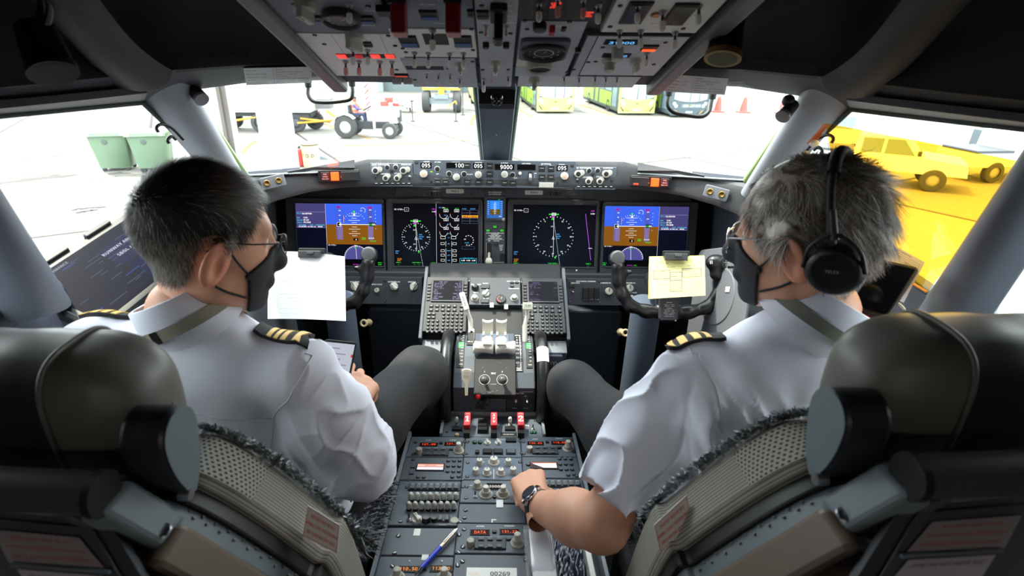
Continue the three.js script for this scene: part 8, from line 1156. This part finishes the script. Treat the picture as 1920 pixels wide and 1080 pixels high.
{ // ------------------------------------------------ right pilot: turned to his left, hand on the pedestal
  const N = at(1502, 606, 0.945), SL = at(1298, 706, 0.97), SR = at(1690, 672, 0.96), EL = at(1128, 985, 0.955), WL = at(1002, 945, 1.16), ER = V(0.755, 0.93, -0.97), WR = V(0.68, 0.84, -1.15);
  const hipL = V(0.43, 0.77, -0.84), hipR = V(0.62, 0.77, -0.84), knL = V(0.225, 0.775, -1.27), knR = V(0.66, 0.82, -1.30), anL = V(0.27, 0.13, -1.55), anR = V(0.60, 0.13, -1.6), chest = V(0.53, 1.03, -0.90), waist = V(0.53, 0.83, -0.86), e = edgeOf(0.075, 0.004);
  const cL = mixV(SL, SR, 0.3), cR = mixV(SL, SR, 0.7), cuff = mixV(SL, EL, 0.80);
  const p2 = pilot({ label: 'right pilot with wavy grey hair, headset and black mask, reaching to the pedestal', seed: 57, hs: 1.02, head: at(1505, 446, 0.905), face: V(-0.76, -0.14, -0.66), seen: 1, tone: [0.64, 0.33, 0.22], neck: N, chest: V(-0.1, 0.1, -1), hips: [hipL, hipR],
    bones: [[mixV(SL, SR, 0.12), mixV(SL, SR, 0.88), 0.036, 0.036], [chest, waist, 0.10, 0.11], [SL, mixV(SL, EL, 0.7), 0.045, 0.047], [mixV(SL, EL, 0.7), EL, 0.047, 0.043], [EL, mixV(EL, WL, 0.35), 0.046, 0.050], [mixV(EL, WL, 0.35), WL, 0.050, 0.029], [SR, ER, 0.042, 0.038], [ER, WR, 0.038, 0.026], [hipR, knR, 0.07, 0.05], [knR, anR, 0.045, 0.035], [hipL, knL, 0.07, 0.05], [knL, anL, 0.045, 0.035], [N, chest, 0.04, 0.08], [waist, mixV(hipL, hipR, 0.5), 0.11, 0.11]],
    hands: [{ at: WL, dir: norm(V(-0.10, -0.12, -0.95)), back: norm(V(-0.12, 0.92, 0.30)), side: V(0, 0, 0), curl: [[0.95, 1.15, 0.6], [1.0, 1.2, 0.6], [1.05, 1.2, 0.6], [1.1, 1.2, 0.6]], spread: 0.03, thumb: [[0.040, -0.022, 0.045], [0.036, -0.045, 0.068], [0.020, -0.060, 0.080]] }, { at: WR, dir: norm(V(-0.2, -0.1, -0.9)), back: norm(V(0.1, 1, 0.1)), side: V(0, 0, 0), curl: [[0.5, 0.6, 0.4], [0.6, 0.6, 0.4], [0.6, 0.6, 0.4], [0.7, 0.6, 0.4]], spread: 0.08, thumb: [[0.045, -0.015, 0.045], [0.055, -0.02, 0.075], [0.05, -0.03, 0.1]] }].map((h, i) => { h.back.addScaledVector(h.dir, -h.back.dot(h.dir)).normalize(); h.side = (i ? h.back.clone().cross(h.dir) : h.dir.clone().cross(h.back)).normalize(); return h; }),
    shirt: [[mixV(SL, SR, 0.06), mixV(SL, SR, 0.94), 0.056, 0.056, 0.05], [mixV(SL, SR, 0.34).add(V(0, 0.012, 0)), mixV(SL, SR, 0.66).add(V(0, 0.012, 0)), 0.060, 0.060, 0.06], [mixV(cL, chest, 0.35).add(V(0, -0.03, 0)), V(0.44, 0.80, -0.84), 0.10, 0.125], [mixV(cR, chest, 0.35).add(V(0, -0.03, 0)), V(0.62, 0.80, -0.84), 0.10, 0.125], [N.clone().add(V(0, -0.03, 0)), chest, 0.068, 0.12], [SL.clone(), mixV(SL, EL, 0.4), 0.060, 0.068, 0.045], [mixV(SL, EL, 0.4), mixV(SL, EL, 0.86), 0.068, 0.072, 0.045], [SR.clone(), mixV(SR, ER, 0.9), 0.060, 0.070, 0.045]],
    cuts: [], cuffs: [[cuff, mixV(SL, EL, 0.88), 0.13, norm(EL.clone().sub(SL))], [mixV(SR, ER, 0.85), mixV(SR, ER, 0.9), 0.14, norm(ER.clone().sub(SR))]],
    folds: (p) => { const arm = smooth(0.36, 0.28, p.x), up = smooth(SL.y + 0.04, SL.y - 0.06, p.y); return (1 - arm) * (0.015 * up * crease(noise3(p.x * 9 + p.y * 5, p.y * 2.5 - p.x * 2, p.z * 4 + 2)) + 0.007 * up * crease(noise3(p.x * 16 + p.y * 9, p.y * 5, p.z * 6 + 7)) + 0.003 * noise3(p.x * 14, p.y * 8, p.z * 8)) + arm * (0.014 * crease(noise3(p.x * 9 - p.y * 3, p.y * 3.5 + p.x * 3, p.z * 7)) + 0.003 * noise3(p.x * 12, p.y * 9, p.z * 9)); },
    seams: [[at(1296, 670, 0.95), at(1328, 720, 0.93), at(1338, 790, 0.93), at(1335, 840, 0.95)]],
    boards: [{ c: at(1304, 638, 0.965), u: norm(SL.clone().sub(N)), v: V(0, 0, -1), flip: 1 }, { c: at(1665, 610, 0.95), u: norm(SR.clone().sub(N)), v: V(0, 0, -1) }],
    lanyard: std(0x6f7168, 0.6), lanyardMarks: [[25, 27, M.black], [27, 28, M.chrome]],
    legs: [[hipL, mixV(hipL, knL, 0.5), 0.098, 0.088], [mixV(hipL, knL, 0.5), knL, 0.088, 0.066], [knL, mixV(knL, anL, 0.4), 0.066, 0.07], [mixV(knL, anL, 0.4), anL, 0.07, 0.055], [hipR, knR, 0.098, 0.07], [knR, anR, 0.07, 0.055], [hipL, hipR, 0.11, 0.11]], feet: [anL, anR],
    hairline: (p) => (e(p) < 0 ? 1 : e(p) < 0.01 ? 0.4 : 0), edge: (p) => e(p) + 0.004, hairBase: 0.006,
    hair: { n: 24000, width: 0.0007, lift: 0.24, wave: 0.3, sag: 1.6, len: (p, R) => (0.028 + 0.024 * smooth(0.05, -0.05, p.z)) * (0.45 + 0.55 * smooth(-0.07, 0.0, p.y)) * (0.6 + R() * 0.7), flow: (p, n, R) => { const cl = noise3(p.x * 24, p.y * 24, p.z * 24), c2 = noise3(p.x * 24 + 9, p.y * 24, p.z * 24); return V(p.x * 2 + cl * 1.1, -1.1 * smooth(0.125, 0.03, p.y) + 0.1, (p.z > 0.03 ? 0.3 : -0.5) + c2 * 0.9); }, color: (c, p, R) => { const g = clamp(0.42 + 0.4 * smooth(0.05, -0.05, p.y) + 0.3 * smooth(0.0, 0.05, p.z) * smooth(0.06, 0.0, p.y) + 0.45 * noise3(p.x * 26, p.y * 26, p.z * 26), 0.05, 0.95), r = R(); c.set(r < g * 0.5 ? 0xe0d8d0 : r < g ? 0xb0a59c : r < 0.8 ? 0x665850 : 0x463a34); } } });
  // headset
  const hs = thing('headset', 'black aviation headset on the right pilot\'s head', 'headset', p2.H(0, 0.1, -0.04)), L = (geo) => local(geo, hs), HQ = new THREE.Quaternion().setFromRotationMatrix(p2.HM.clone().scale(V(1 / 1.02, 1 / 1.02, 1 / 1.02)));
  const bandPts = []; for (let i = 0; i <= 16; i++) { const a = lerp(-1.75, 1.75, i / 16); bandPts.push(p2.H(Math.sin(a) * 0.103, 0.025 + Math.cos(a) * 0.114, -0.060 + 0.020 * Math.cos(a))); }
  mesh('band', L(tube(bandPts, 0.006, 60, 8)), M.rubber, hs); mesh('band_pad', L(tube(bandPts.slice(5, 12), 0.010, 30, 8)), M.rubber, hs);
  for (const s of [1, -1]) { const c = mesh('ear_cup', L(turned([[0, -0.022], [0.034, -0.022], [0.040, -0.016], [0.040, 0.004], [0.034, 0.014], [0.026, 0.016], [0.025, 0.0145], [0, 0.0145]], 30).rotateY(s * PI / 2).applyQuaternion(HQ).translate(...p2.H(s * 0.100, -0.016, -0.066).toArray())), phys(0x111114, 0.4), hs); mesh('yoke', L(merge([tube([p2.H(s * 0.106, -0.016, -0.105), p2.H(s * 0.112, 0.018, -0.095), p2.H(s * 0.111, 0.038, -0.064), p2.H(s * 0.112, 0.018, -0.035), p2.H(s * 0.106, -0.016, -0.026)], 0.0032, 30, 6), rod(p2.H(s * 0.110, 0.03, -0.064), p2.H(s * 0.104, 0.072, -0.056), 0.006, 0.005)])), M.dark, hs); if (s > 0) { const t = mesh('lettering', new THREE.PlaneGeometry(0.026, 0.008), std(0xffffff, 0.5, 0, { map: canvas(104, 32, (k) => { k.fillStyle = '#111114'; k.fillRect(0, 0, 104, 32); text(k, 'TELEX', 52, 17, 26, '#8a8a8e'); }) }), hs); t.geometry.rotateY(PI / 2).applyQuaternion(HQ).translate(...p2.H(0.1152, -0.016, -0.066).sub(hs.position).toArray()); } }
  mesh('mic_boom', L(tube([p2.H(-0.112, -0.05, -0.03), p2.H(-0.105, -0.075, 0.03), p2.H(-0.06, -0.08, 0.10), p2.H(-0.025, -0.075, 0.125)], 0.0028, 30, 6)), M.dark, hs);
  const gl = thing('eyeglasses', 'clear rectangular eyeglasses on the right pilot', 'glasses', p2.H(0, 0.01, 0.1));
  for (const s of [-1, 1]) { mesh('temple', local(tube([[s * 0.064, 0.006, 0.098], [s * 0.078, 0.012, 0.05], [s * 0.081, 0.016, 0.005], [s * 0.082, 0.004, -0.02]].map(([x, y, z]) => p2.H(x, y, z)), 0.0017, 24, 6), gl), M.steel, gl); const rim = [[0.012, 0.013], [0.058, 0.013], [0.062, 0.006], [0.060, -0.014], [0.052, -0.019], [0.018, -0.019], [0.011, -0.012]].map(([x, y]) => [s * x, y - 0.004, 0.118 - x * 0.28]); mesh('rim', local(tube(rim.map(([x, y, z]) => p2.H(x, y, z)), 0.0016, 60, 6, true), gl), M.chrome, gl); mesh('lens', local(geoFrom([s * 0.036, -0.006, 0.108, ...rim.flat()], rim.flatMap((_, i) => [0, i + 1, (i + 1) % 7 + 1])).applyMatrix4(p2.HM), gl), phys(0xf4f8fb, 0.02, { transmission: 1, thickness: 0 }), gl); }
  mesh('bridge', local(rod(p2.H(-0.012, 0.006, 0.115), p2.H(0.012, 0.006, 0.115), 0.0016), gl), M.steel, gl);
  // wrist watch
  const wa = mixV(WL, EL, 0.10), ax = norm(EL.clone().sub(WL)), wt = thing('wrist_watch', 'steel watch on a dark strap on the reaching wrist', 'watch', wa), wq = new THREE.Quaternion().setFromUnitVectors(V(0, 0, 1), ax); wt.quaternion.copy(wq);
  const inv = wq.clone().invert(), upv = norm(V(-0.15, 0.95, 0.35)).applyQuaternion(inv), ang = Math.atan2(upv.y, upv.x); mesh('strap', turned([[0.0325, -0.009], [0.0345, -0.008], [0.0345, 0.008], [0.0325, 0.009]], 40), phys(0x1b1c1f, 0.4), wt); const cs = mesh('case', turned([[0, 0], [0.018, 0], [0.0195, 0.003], [0.0195, 0.007], [0.017, 0.010], [0.0155, 0.0095], [0, 0.0095]], 28).rotateY(PI / 2).translate(0.032, 0, 0).rotateZ(ang), M.chrome, wt); mesh('dial', new THREE.CircleGeometry(0.0152, 24).rotateY(PI / 2).translate(0.0421, 0, 0).rotateZ(ang), phys(0x3a3d44, 0.15), cs); mesh('crown', rod(V(0.037, 0.019, 0), V(0.037, 0.024, 0), 0.0025).rotateZ(ang), M.chrome, cs); for (const s of [-1, 1]) mesh('lug', box(0.006, 0.012, 0.014).translate(0.031, s * 0.019, 0).rotateZ(ang), M.chrome, cs);
}
// ---------------------------------------------------------------- fittings round the windows
const faceAt = (c, u, v) => { const n = u.clone().cross(v).normalize(); return new THREE.Quaternion().setFromRotationMatrix(new THREE.Matrix4().makeBasis(u.clone().normalize(), n.clone().cross(u).normalize(), n)); };
{ // amber visor over the right side window
  const c4 = [at(1548, 231, 1.10), at(1930, 306, 0.865), at(1738, 548, 0.985), at(1585, 452, 1.16)], g = thing('sun_visor', 'translucent amber sun visor across the right side window', 'visor', c4[0].clone()), rows = [];
  for (let i = 0; i <= 8; i++) { const row = []; for (let j = 0; j <= 8; j++) { const u = j / 8, v = i / 8; row.push(c4[0].clone().lerp(c4[1], u).lerp(c4[3].clone().lerp(c4[2], u), v).add(V(0.006 * Math.sin(u * PI), 0, 0)).sub(c4[0])); } rows.push(row); }
  const amber = phys(0xffc03c, 0.03, { transmission: 1, thickness: 0, specularIntensity: 0.4 });
  mesh('amber_sheet', sheet(rows, 0), amber, g);
  const e = [at(1522, 262, 1.14), at(1536, 246, 1.12), at(1552, 232, 1.095), at(1567, 246, 1.09), at(1548, 276, 1.12)].map((p) => p.sub(c4[0])), eg = sheet([[at(1530, 268, 1.12), at(1552, 236, 1.085)].map((p) => p.sub(c4[0])), [at(1512, 270, 1.13), at(1545, 232, 1.095)].map((p) => p.sub(c4[0]))], 0.001);
  mesh('folded_edge', eg, std(0xd9661a, 0.35), g); for (const [x, y] of [[1527, 269], [1509, 289]]) mesh('clip', new THREE.SphereGeometry(0.008, 10, 8).scale(1.3, 0.9, 0.6).translate(...at(x, y, 1.11).sub(c4[0]).toArray()), M.white, g);
  mesh('lower_edge', local(rod(c4[2], c4[3], 0.002), g), std(0xe08a1a, 0.4), g);
}
{ // window handles on the front posts
  for (const s of [-1, 1]) {
    const X = (x) => (s < 0 ? x : 1856 - x), Y = (y) => (s < 0 ? y : y + 20), g = thing('window_latch', s < 0 ? 'black hooked latch wires on the left window post' : 'black hooked latch wires on the right window post', 'latch', at(X(305), Y(240), 1.12), 'window latches');
    for (const l of [[[297, 248], [293, 240], [302, 233], [322, 240], [344, 262]], [[317, 269], [314, 263], [322, 256], [330, 262]]]) mesh('hook', local(tube(l.map(([x, y]) => at(X(x), Y(y), 1.13 + (x - 300) * 0.0012)), 0.0035, 24, 6), g), M.black, g);
  }
  // swivel lights at the outer header corners, and two spotlights in the ceiling recesses
  for (const s of [-1, 1]) { const p = s < 0 ? at(368, 174, 1.16) : at(1478, 206, 1.16), g = thing('swivel_light', s < 0 ? 'small black swivel light at the left header corner' : 'small black swivel light at the right header corner', 'light', p, 'corner swivel lights'); const d = V(s * -0.5, -0.4, 0.4).normalize(); mesh('barrel', rod(d.clone().multiplyScalar(-0.02), d.clone().multiplyScalar(0.022), 0.013, 0.015, 16), M.black, g); mesh('joint', new THREE.SphereGeometry(0.013, 14, 10).translate(0, 0.018, -0.008), M.dark, g); mesh('rim', rod(d.clone().multiplyScalar(0.018), d.clone().multiplyScalar(0.025), 0.0155, 0.0155, 16), M.steel, g); }
  for (const [x, y, dd, l] of [[82, 92, 0.72, 'left'], [1362, 72, 0.90, 'right']]) { const g = thing('map_light', 'black adjustable map light in the ' + l + ' ceiling recess', 'light', at(x, y, dd), 'ceiling map lights'), d = V(l === 'left' ? 0.35 : -0.15, -0.75, 0.35).normalize(); mesh('barrel', rod(d.clone().multiplyScalar(-0.03), d.clone().multiplyScalar(0.03), 0.024, 0.028, 24), phys(0x141416, 0.25), g); mesh('bezel', rod(d.clone().multiplyScalar(0.026), d.clone().multiplyScalar(0.036), 0.030, 0.030, 24), l === 'left' ? M.black : std(0x6a4a2a, 0.4), g); mesh('arm', tube([V(0, 0.02, 0), V(0.012, 0.05, -0.01), V(0.02, 0.1, 0.0)], 0.009, 16, 8), phys(0x18181a, 0.3), g); mesh('mount', turned([[0.03, 0], [0.028, 0.012], [0, 0.014]], 20).rotateX(PI / 2).translate(0.02, 0.11, 0), M.dark, g); mesh('lens', new THREE.CircleGeometry(0.024, 20).applyQuaternion(new THREE.Quaternion().setFromUnitVectors(V(0, 0, 1), d)).translate(...d.clone().multiplyScalar(0.0365).toArray()), std(0x101012, 0.5), g); }
  // assist handles under the header and the checklist placards on it
  for (const s of [-1, 1]) {
    const pts = (s < 0 ? [[578, 160], [578, 178], [586, 189], [604, 192], [640, 190], [658, 185], [661, 172], [660, 158]] : [[1254, 176], [1252, 198], [1262, 210], [1282, 215], [1318, 218], [1330, 208], [1334, 192], [1336, 182]]).map(([x, y]) => at(x, y, 1.30)), g = thing('assist_handle', s < 0 ? 'black U shaped assist handle under the left header' : 'black U shaped assist handle under the right header', 'handle', pts[0].clone(), 'assist handles');
    mesh('grip', local(tube(pts, 0.0048, 40, 8), g), M.black, g); for (const p of [pts[0], pts.at(-1)]) mesh('foot', local(new THREE.CylinderGeometry(0.009, 0.008, 0.018, 12).translate(p.x, p.y + 0.004, p.z), g), M.dark, g);
    const c = s < 0 ? [[456, 128], [584, 125], [585, 155], [462, 160]] : [[1254, 139], [1366, 147], [1359, 178], [1247, 172]], q = c.map(([x, y], i) => at(x, y, i < 2 ? 1.09 : 1.25)), h = thing('checklist_placard', s < 0 ? 'pale checklist placard on the left header' : 'pale checklist placard on the right header', 'placard', q[0].clone(), 'checklist placards');
    const rows = [0, 1, 2].map((i) => [0, 1, 2, 3].map((j) => q[0].clone().lerp(q[1], j / 3).lerp(q[3].clone().lerp(q[2], j / 3), i / 2).sub(q[0])));
    mesh('card', sheet(rows, 0.0012), std(0xffffff, 0.5, 0, { map: once('chk', () => canvas(440, 150, (k) => { k.fillStyle = '#8f9096'; k.fillRect(0, 0, 440, 150); k.strokeStyle = '#55565c'; k.lineWidth = 3; k.beginPath(); k.moveTo(190, 12); k.lineTo(190, 140); k.stroke(); [['AFTER START', 10, 20], ['GENERATORS.........ON', 10, 50], ['PROBE HEAT.........ON', 10, 78], ['ANTI-ICE..........___', 10, 104], ['ENGINE LEVERS...IDLE', 10, 130], ['DESCENT', 204, 18], ['PRESSURISATION....LAND ALT', 204, 38], ['RECALL..........CHECKED', 204, 58], ['AUTOBRAKE..........___', 204, 78], ['LANDING DATA...VREF, MINIMUMS', 204, 100], ['APPROACH BRIEFING...COMPLETED', 204, 122]].forEach(([t, x, y], i) => text(k, t, x, y, 13, '#222', 'left')); })) }), h);
  }
}
{ // electronic flight bag by the left window
  const q = [[112, 521], [262, 420], [330, 470], [215, 615]].map(([x, y], i) => at(x, y, [1.02, 1.16, 1.12, 0.98][i])), u = q[1].clone().sub(q[0]), v = q[0].clone().sub(q[3]), g = thing('tablet', 'dark tablet with blue screen mounted by the left side window', 'tablet', q[0].clone().lerp(q[2], 0.5)); g.quaternion.copy(faceAt(0, u, v));
  mesh('case', rslab(0.285, 0.195, 0.014, 0.012, 0.003), M.black, g).position.z = -0.012;
  mesh('screen', new THREE.PlaneGeometry(0.255, 0.165), phys(0x0a0b12, 0.4, { specularIntensity: 0.04, emissive: 0xffffff, emissiveIntensity: 0.22, emissiveMap: canvas(510, 330, (k) => { k.fillStyle = '#141830'; k.fillRect(0, 0, 510, 330); const R = rng(4); k.fillStyle = '#1c2350'; k.fillRect(250, 60, 250, 120); k.fillStyle = '#101a48'; k.fillRect(260, 190, 240, 130); for (let i = 0; i < 34; i++) { k.fillStyle = R() < 0.2 ? '#2f6fd8' : '#5a6488'; k.fillRect(20 + R() * 420, 30 + (i * 8.6), 20 + R() * 70, 3); } text(k, 'TO PERFORMANCE', 90, 20, 16, '#c8cce0'); text(k, 'RUNWAY ANALYSIS', 350, 90, 22, '#e8ecf8'); text(k, 'SBGL / 10', 330, 130, 22, '#e8ecf8'); text(k, 'SEND', 420, 165, 16, '#3f8fff'); }) }), g).position.z = 0.0025;
  for (const x of [-0.05, 0.05]) mesh('holder_clip', rslab(0.06, 0.012, 0.02, 0.004, 0.002), M.dark, g).position.set(x, 0.1, -0.012); mesh('holder_foot', rslab(0.012, 0.07, 0.022, 0.004, 0.002), M.dark, g).position.set(-0.146, -0.045, -0.012); mesh('arm', tube([V(0.02, -0.02, -0.012), V(0.0, -0.08, -0.07), V(-0.06, -0.16, -0.10)], 0.012, 20, 8), M.dark, g);
}
{ // right side: printed papers, phone in a brown case, white cable
  const q = [[1655, 448], [1734, 492], [1694, 568], [1622, 540]].map(([x, y], i) => at(x, y, [1.02, 0.985, 0.965, 0.99][i])), t = canvas(240, 300, (k) => { k.fillStyle = '#d6d6e0'; k.fillRect(0, 0, 240, 300); k.strokeStyle = '#8a8a98'; k.lineWidth = 1.5; for (let i = 0; i < 16; i++) { k.beginPath(); k.moveTo(16, 30 + i * 15); k.lineTo(224, 30 + i * 15); k.stroke(); } k.fillStyle = '#a8a8b8'; k.fillRect(60, 40, 60, 30); k.fillRect(150, 60, 60, 40); text(k, 'PILOT BRIEFING', 120, 14, 13, '#55556a'); k.strokeRect(16, 30, 208, 255); });
  hang('paper_sheet', 'printed grey form wedged by the right side window', 'paper', q, 0.0006, t, '', (u, v) => 0.006 * Math.sin(u * 3) * v);
  const p = thing('phone', 'black phone in a brown leather holder beside the right seat', 'phone', at(1655, 545, 0.94)), A = at(1688, 485, 0.96), B = at(1614, 600, 0.91), Cc = at(1655, 478, 0.98); p.quaternion.copy(faceAt(0, A.clone().sub(Cc), Cc.clone().sub(B))); mesh('body', rslab(0.062, 0.13, 0.009, 0.008, 0.002), M.black, p); mesh('screen', new THREE.PlaneGeometry(0.054, 0.115), phys(0x0c0d12, 0.08), p).position.z = 0.0093; mesh('leather_holder', rslab(0.066, 0.07, 0.012, 0.006, 0.003), std(0x6b2f20, 0.5), p).position.set(-0.012, -0.055, -0.006);
  const c = thing('charging_cable', 'white charging cable curling beside the right seat', 'cable', at(1650, 556, 0.955)); mesh('cord', local(tube([at(1646, 555, 0.955), at(1668, 560, 0.95), at(1688, 572, 0.945), at(1700, 588, 0.93), at(1704, 612, 0.92)], 0.0024, 40, 6), c), M.white, c); mesh('plug', local(rod(at(1640, 552, 0.957), at(1650, 556, 0.955), 0.004), c), M.white, c);
  const sp = thing('oxygen_panel', 'grey side panel with round cover beside the right yoke', 'panel', at(1345, 555, 1.60)); const u = at(1395, 560, 1.46).sub(at(1300, 556, 1.73)), v = at(1345, 480, 1.62).sub(at(1345, 620, 1.555)); sp.quaternion.copy(faceAt(0, u, v)); mesh('plate', rslab(0.30, 0.30, 0.012, 0.02, 0.004), std(0x62656b, 0.6), sp).position.z = -0.012; mesh('round_cover', turned([[0.088, 0], [0.088, 0.002], [0.084, 0.003], [0.082, 0.002], [0, 0.002]], 40), std(0x66696f, 0.6), sp); mesh('sticker', box(0.022, 0.016, 0.001, 0.055, 0.02, 0.004), std(0xd0b8b8, 0.6), sp);
  const sl = thing('map_pocket', 'grey side panel beside the left knee', 'panel', at(508, 600, 1.60)); sl.quaternion.copy(faceAt(0, at(560, 600, 1.70).sub(at(460, 598, 1.47)), at(508, 540, 1.63).sub(at(508, 650, 1.56)))); mesh('plate', rslab(0.22, 0.26, 0.012, 0.02, 0.004), std(0x4c4f55, 0.6), sl);
  for (const s of [-1, 1]) { const j = thing('jack_plate', s < 0 ? 'small jack plate at the left end of the glareshield' : 'jack plate with two brass sockets at the right end of the glareshield', 'jack plate', s < 0 ? at(512, 341, 1.60) : at(1343, 362, 1.60), 'glareshield jack plates'); j.rotation.set(-0.25, s * -0.4, s * -0.25); mesh('plate', rslab(0.07, 0.036, 0.01, 0.005, 0.002), std(0x6d6f74, 0.45), j); for (const x of [-0.018, 0.016]) { const r = mesh('socket', turned([[0.0095, 0], [0.009, 0.005], [0.006, 0.006], [0.005, 0.001], [0, 0.001]], 18), std(0x8a6a35, 0.3, 0.7), j); r.position.set(x, 0, 0.0098); } }
}
{ // loose things: bottle, pen, wrapped papers
  const b = thing('water_bottle', 'clear water bottle with blue cap on the floor right of the pedestal', 'bottle', at(1055, 800, 1.62).setY(0.44)); const prof = [[0.0, 0], [0.034, 0.0], [0.036, 0.01], [0.036, 0.12], [0.034, 0.15], [0.014, 0.185], [0.0135, 0.20]]; mesh('body', turned(prof, 28).rotateX(-PI / 2), phys(0xdfe9f2, 0.05, { transmission: 1, thickness: 0 }), b); mesh('water', turned([[0, 0.003], [0.033, 0.003], [0.0345, 0.012], [0.0345, 0.10], [0, 0.10]], 28).rotateX(-PI / 2), phys(0xcfe0ea, 0.02, { transmission: 1, thickness: 0.06, ior: 1.33, attenuationColor: new THREE.Color(0x9ac0d8), attenuationDistance: 0.2 }), b); mesh('cap', turned([[0.0155, 0.185], [0.016, 0.19], [0.016, 0.212], [0.0145, 0.216], [0, 0.216]], 24).rotateX(-PI / 2), std(0x1a78b8, 0.4), b); mesh('label', turned([[0.0366, 0.05], [0.0366, 0.09]], 28).rotateX(-PI / 2), std(0x2d6f9e, 0.5), b);
  const ho = thing('bottle_rack', 'dark floor box holding the water bottle', 'box', V(b.position.x, 0, b.position.z)); mesh('box', box(0.09, 0.44, 0.10, 0, 0.22, 0), M.black, ho);
  const L = (x, y, h) => PP.w(...PP.uv(x, y, h), h), a = L(857, 992, 0.014), z = L(778, 1078, 0.011), pen = thing('pen', 'blue and silver ballpoint pen lying across the left pedestal column', 'pen', a.clone().lerp(z, 0.5)), f = (t) => a.clone().lerp(z, t).sub(pen.position); mesh('barrel', rod(f(0.42), f(0.86), 0.0045, 0.0045, 14), phys(0x1c3fd0, 0.25), pen); mesh('silver_end', rod(f(0.03), f(0.42), 0.0042, 0.0046, 14), M.chrome, pen); mesh('silver_tip', rod(f(0.86), f(1), 0.0045, 0.0012, 14), M.chrome, pen); mesh('clip', rod(f(0.06).add(V(0, 0.006, 0)), f(0.34).add(V(0, 0.006, 0)), 0.0012), M.chrome, pen); mesh('button', rod(f(0), f(0.03), 0.0025), M.chrome, pen);
  // stowage bin at the rear right of the pedestal, with papers in clear wrap
  const w = thing('wrapped_papers', 'stack of white papers in crinkled clear plastic behind the forearm', 'papers', L(1012, 1040, 0.006)); w.quaternion.copy(PP.q); const R = rng(6), rows = []; for (let i = 0; i <= 14; i++) { const row = []; for (let j = 0; j <= 10; j++) { const u = j / 10 - 0.5, v = 0.5 - i / 14, e = Math.min(1, (0.5 - Math.abs(u)) * 8) * Math.min(1, (0.5 - Math.abs(v)) * 10); row.push(V(u * 0.062 + (R() - 0.5) * 0.002, v * 0.15 + (R() - 0.5) * 0.004, 0.004 + e * 0.018 + R() * 0.003)); } rows.push(row); } mesh('paper_stack', rslab(0.046, 0.13, 0.018, 0.003, 0.001), M.whitePaper, w).position.set(0.004, -0.012, 0.002); mesh('plastic_wrap', sheet(rows), phys(0xf2f4f8, 0.12, { transmission: 0.75, thickness: 0 }), w);
  const d = thing('blue_bag', 'crumpled dark blue plastic bag in the pedestal bin', 'bag', L(1068, 1050, -0.025)); d.quaternion.copy(PP.q); const r2 = []; for (let i = 0; i <= 20; i++) { const row = []; for (let j = 0; j <= 20; j++) { const u = j / 20 - 0.5, v = 0.5 - i / 20; row.push(V(u * 0.08, v * 0.2, 0.006 + 0.014 * ridge(noise3(u * 5, v * 9, 2)))); } r2.push(row); } mesh('bag', sheet(r2, 0.001), phys(0x1b2740, 0.25), d);
  const rl = thing('bin_divider', 'white edged divider at the right rear of the pedestal', 'divider', L(1106, 1060, 0)); rl.quaternion.copy(PP.q); mesh('panel', rslab(0.012, 0.19, 0.04, 0.003, 0.002), M.white, rl).position.z = -0.03;
}
renderer.render(scene, camera);
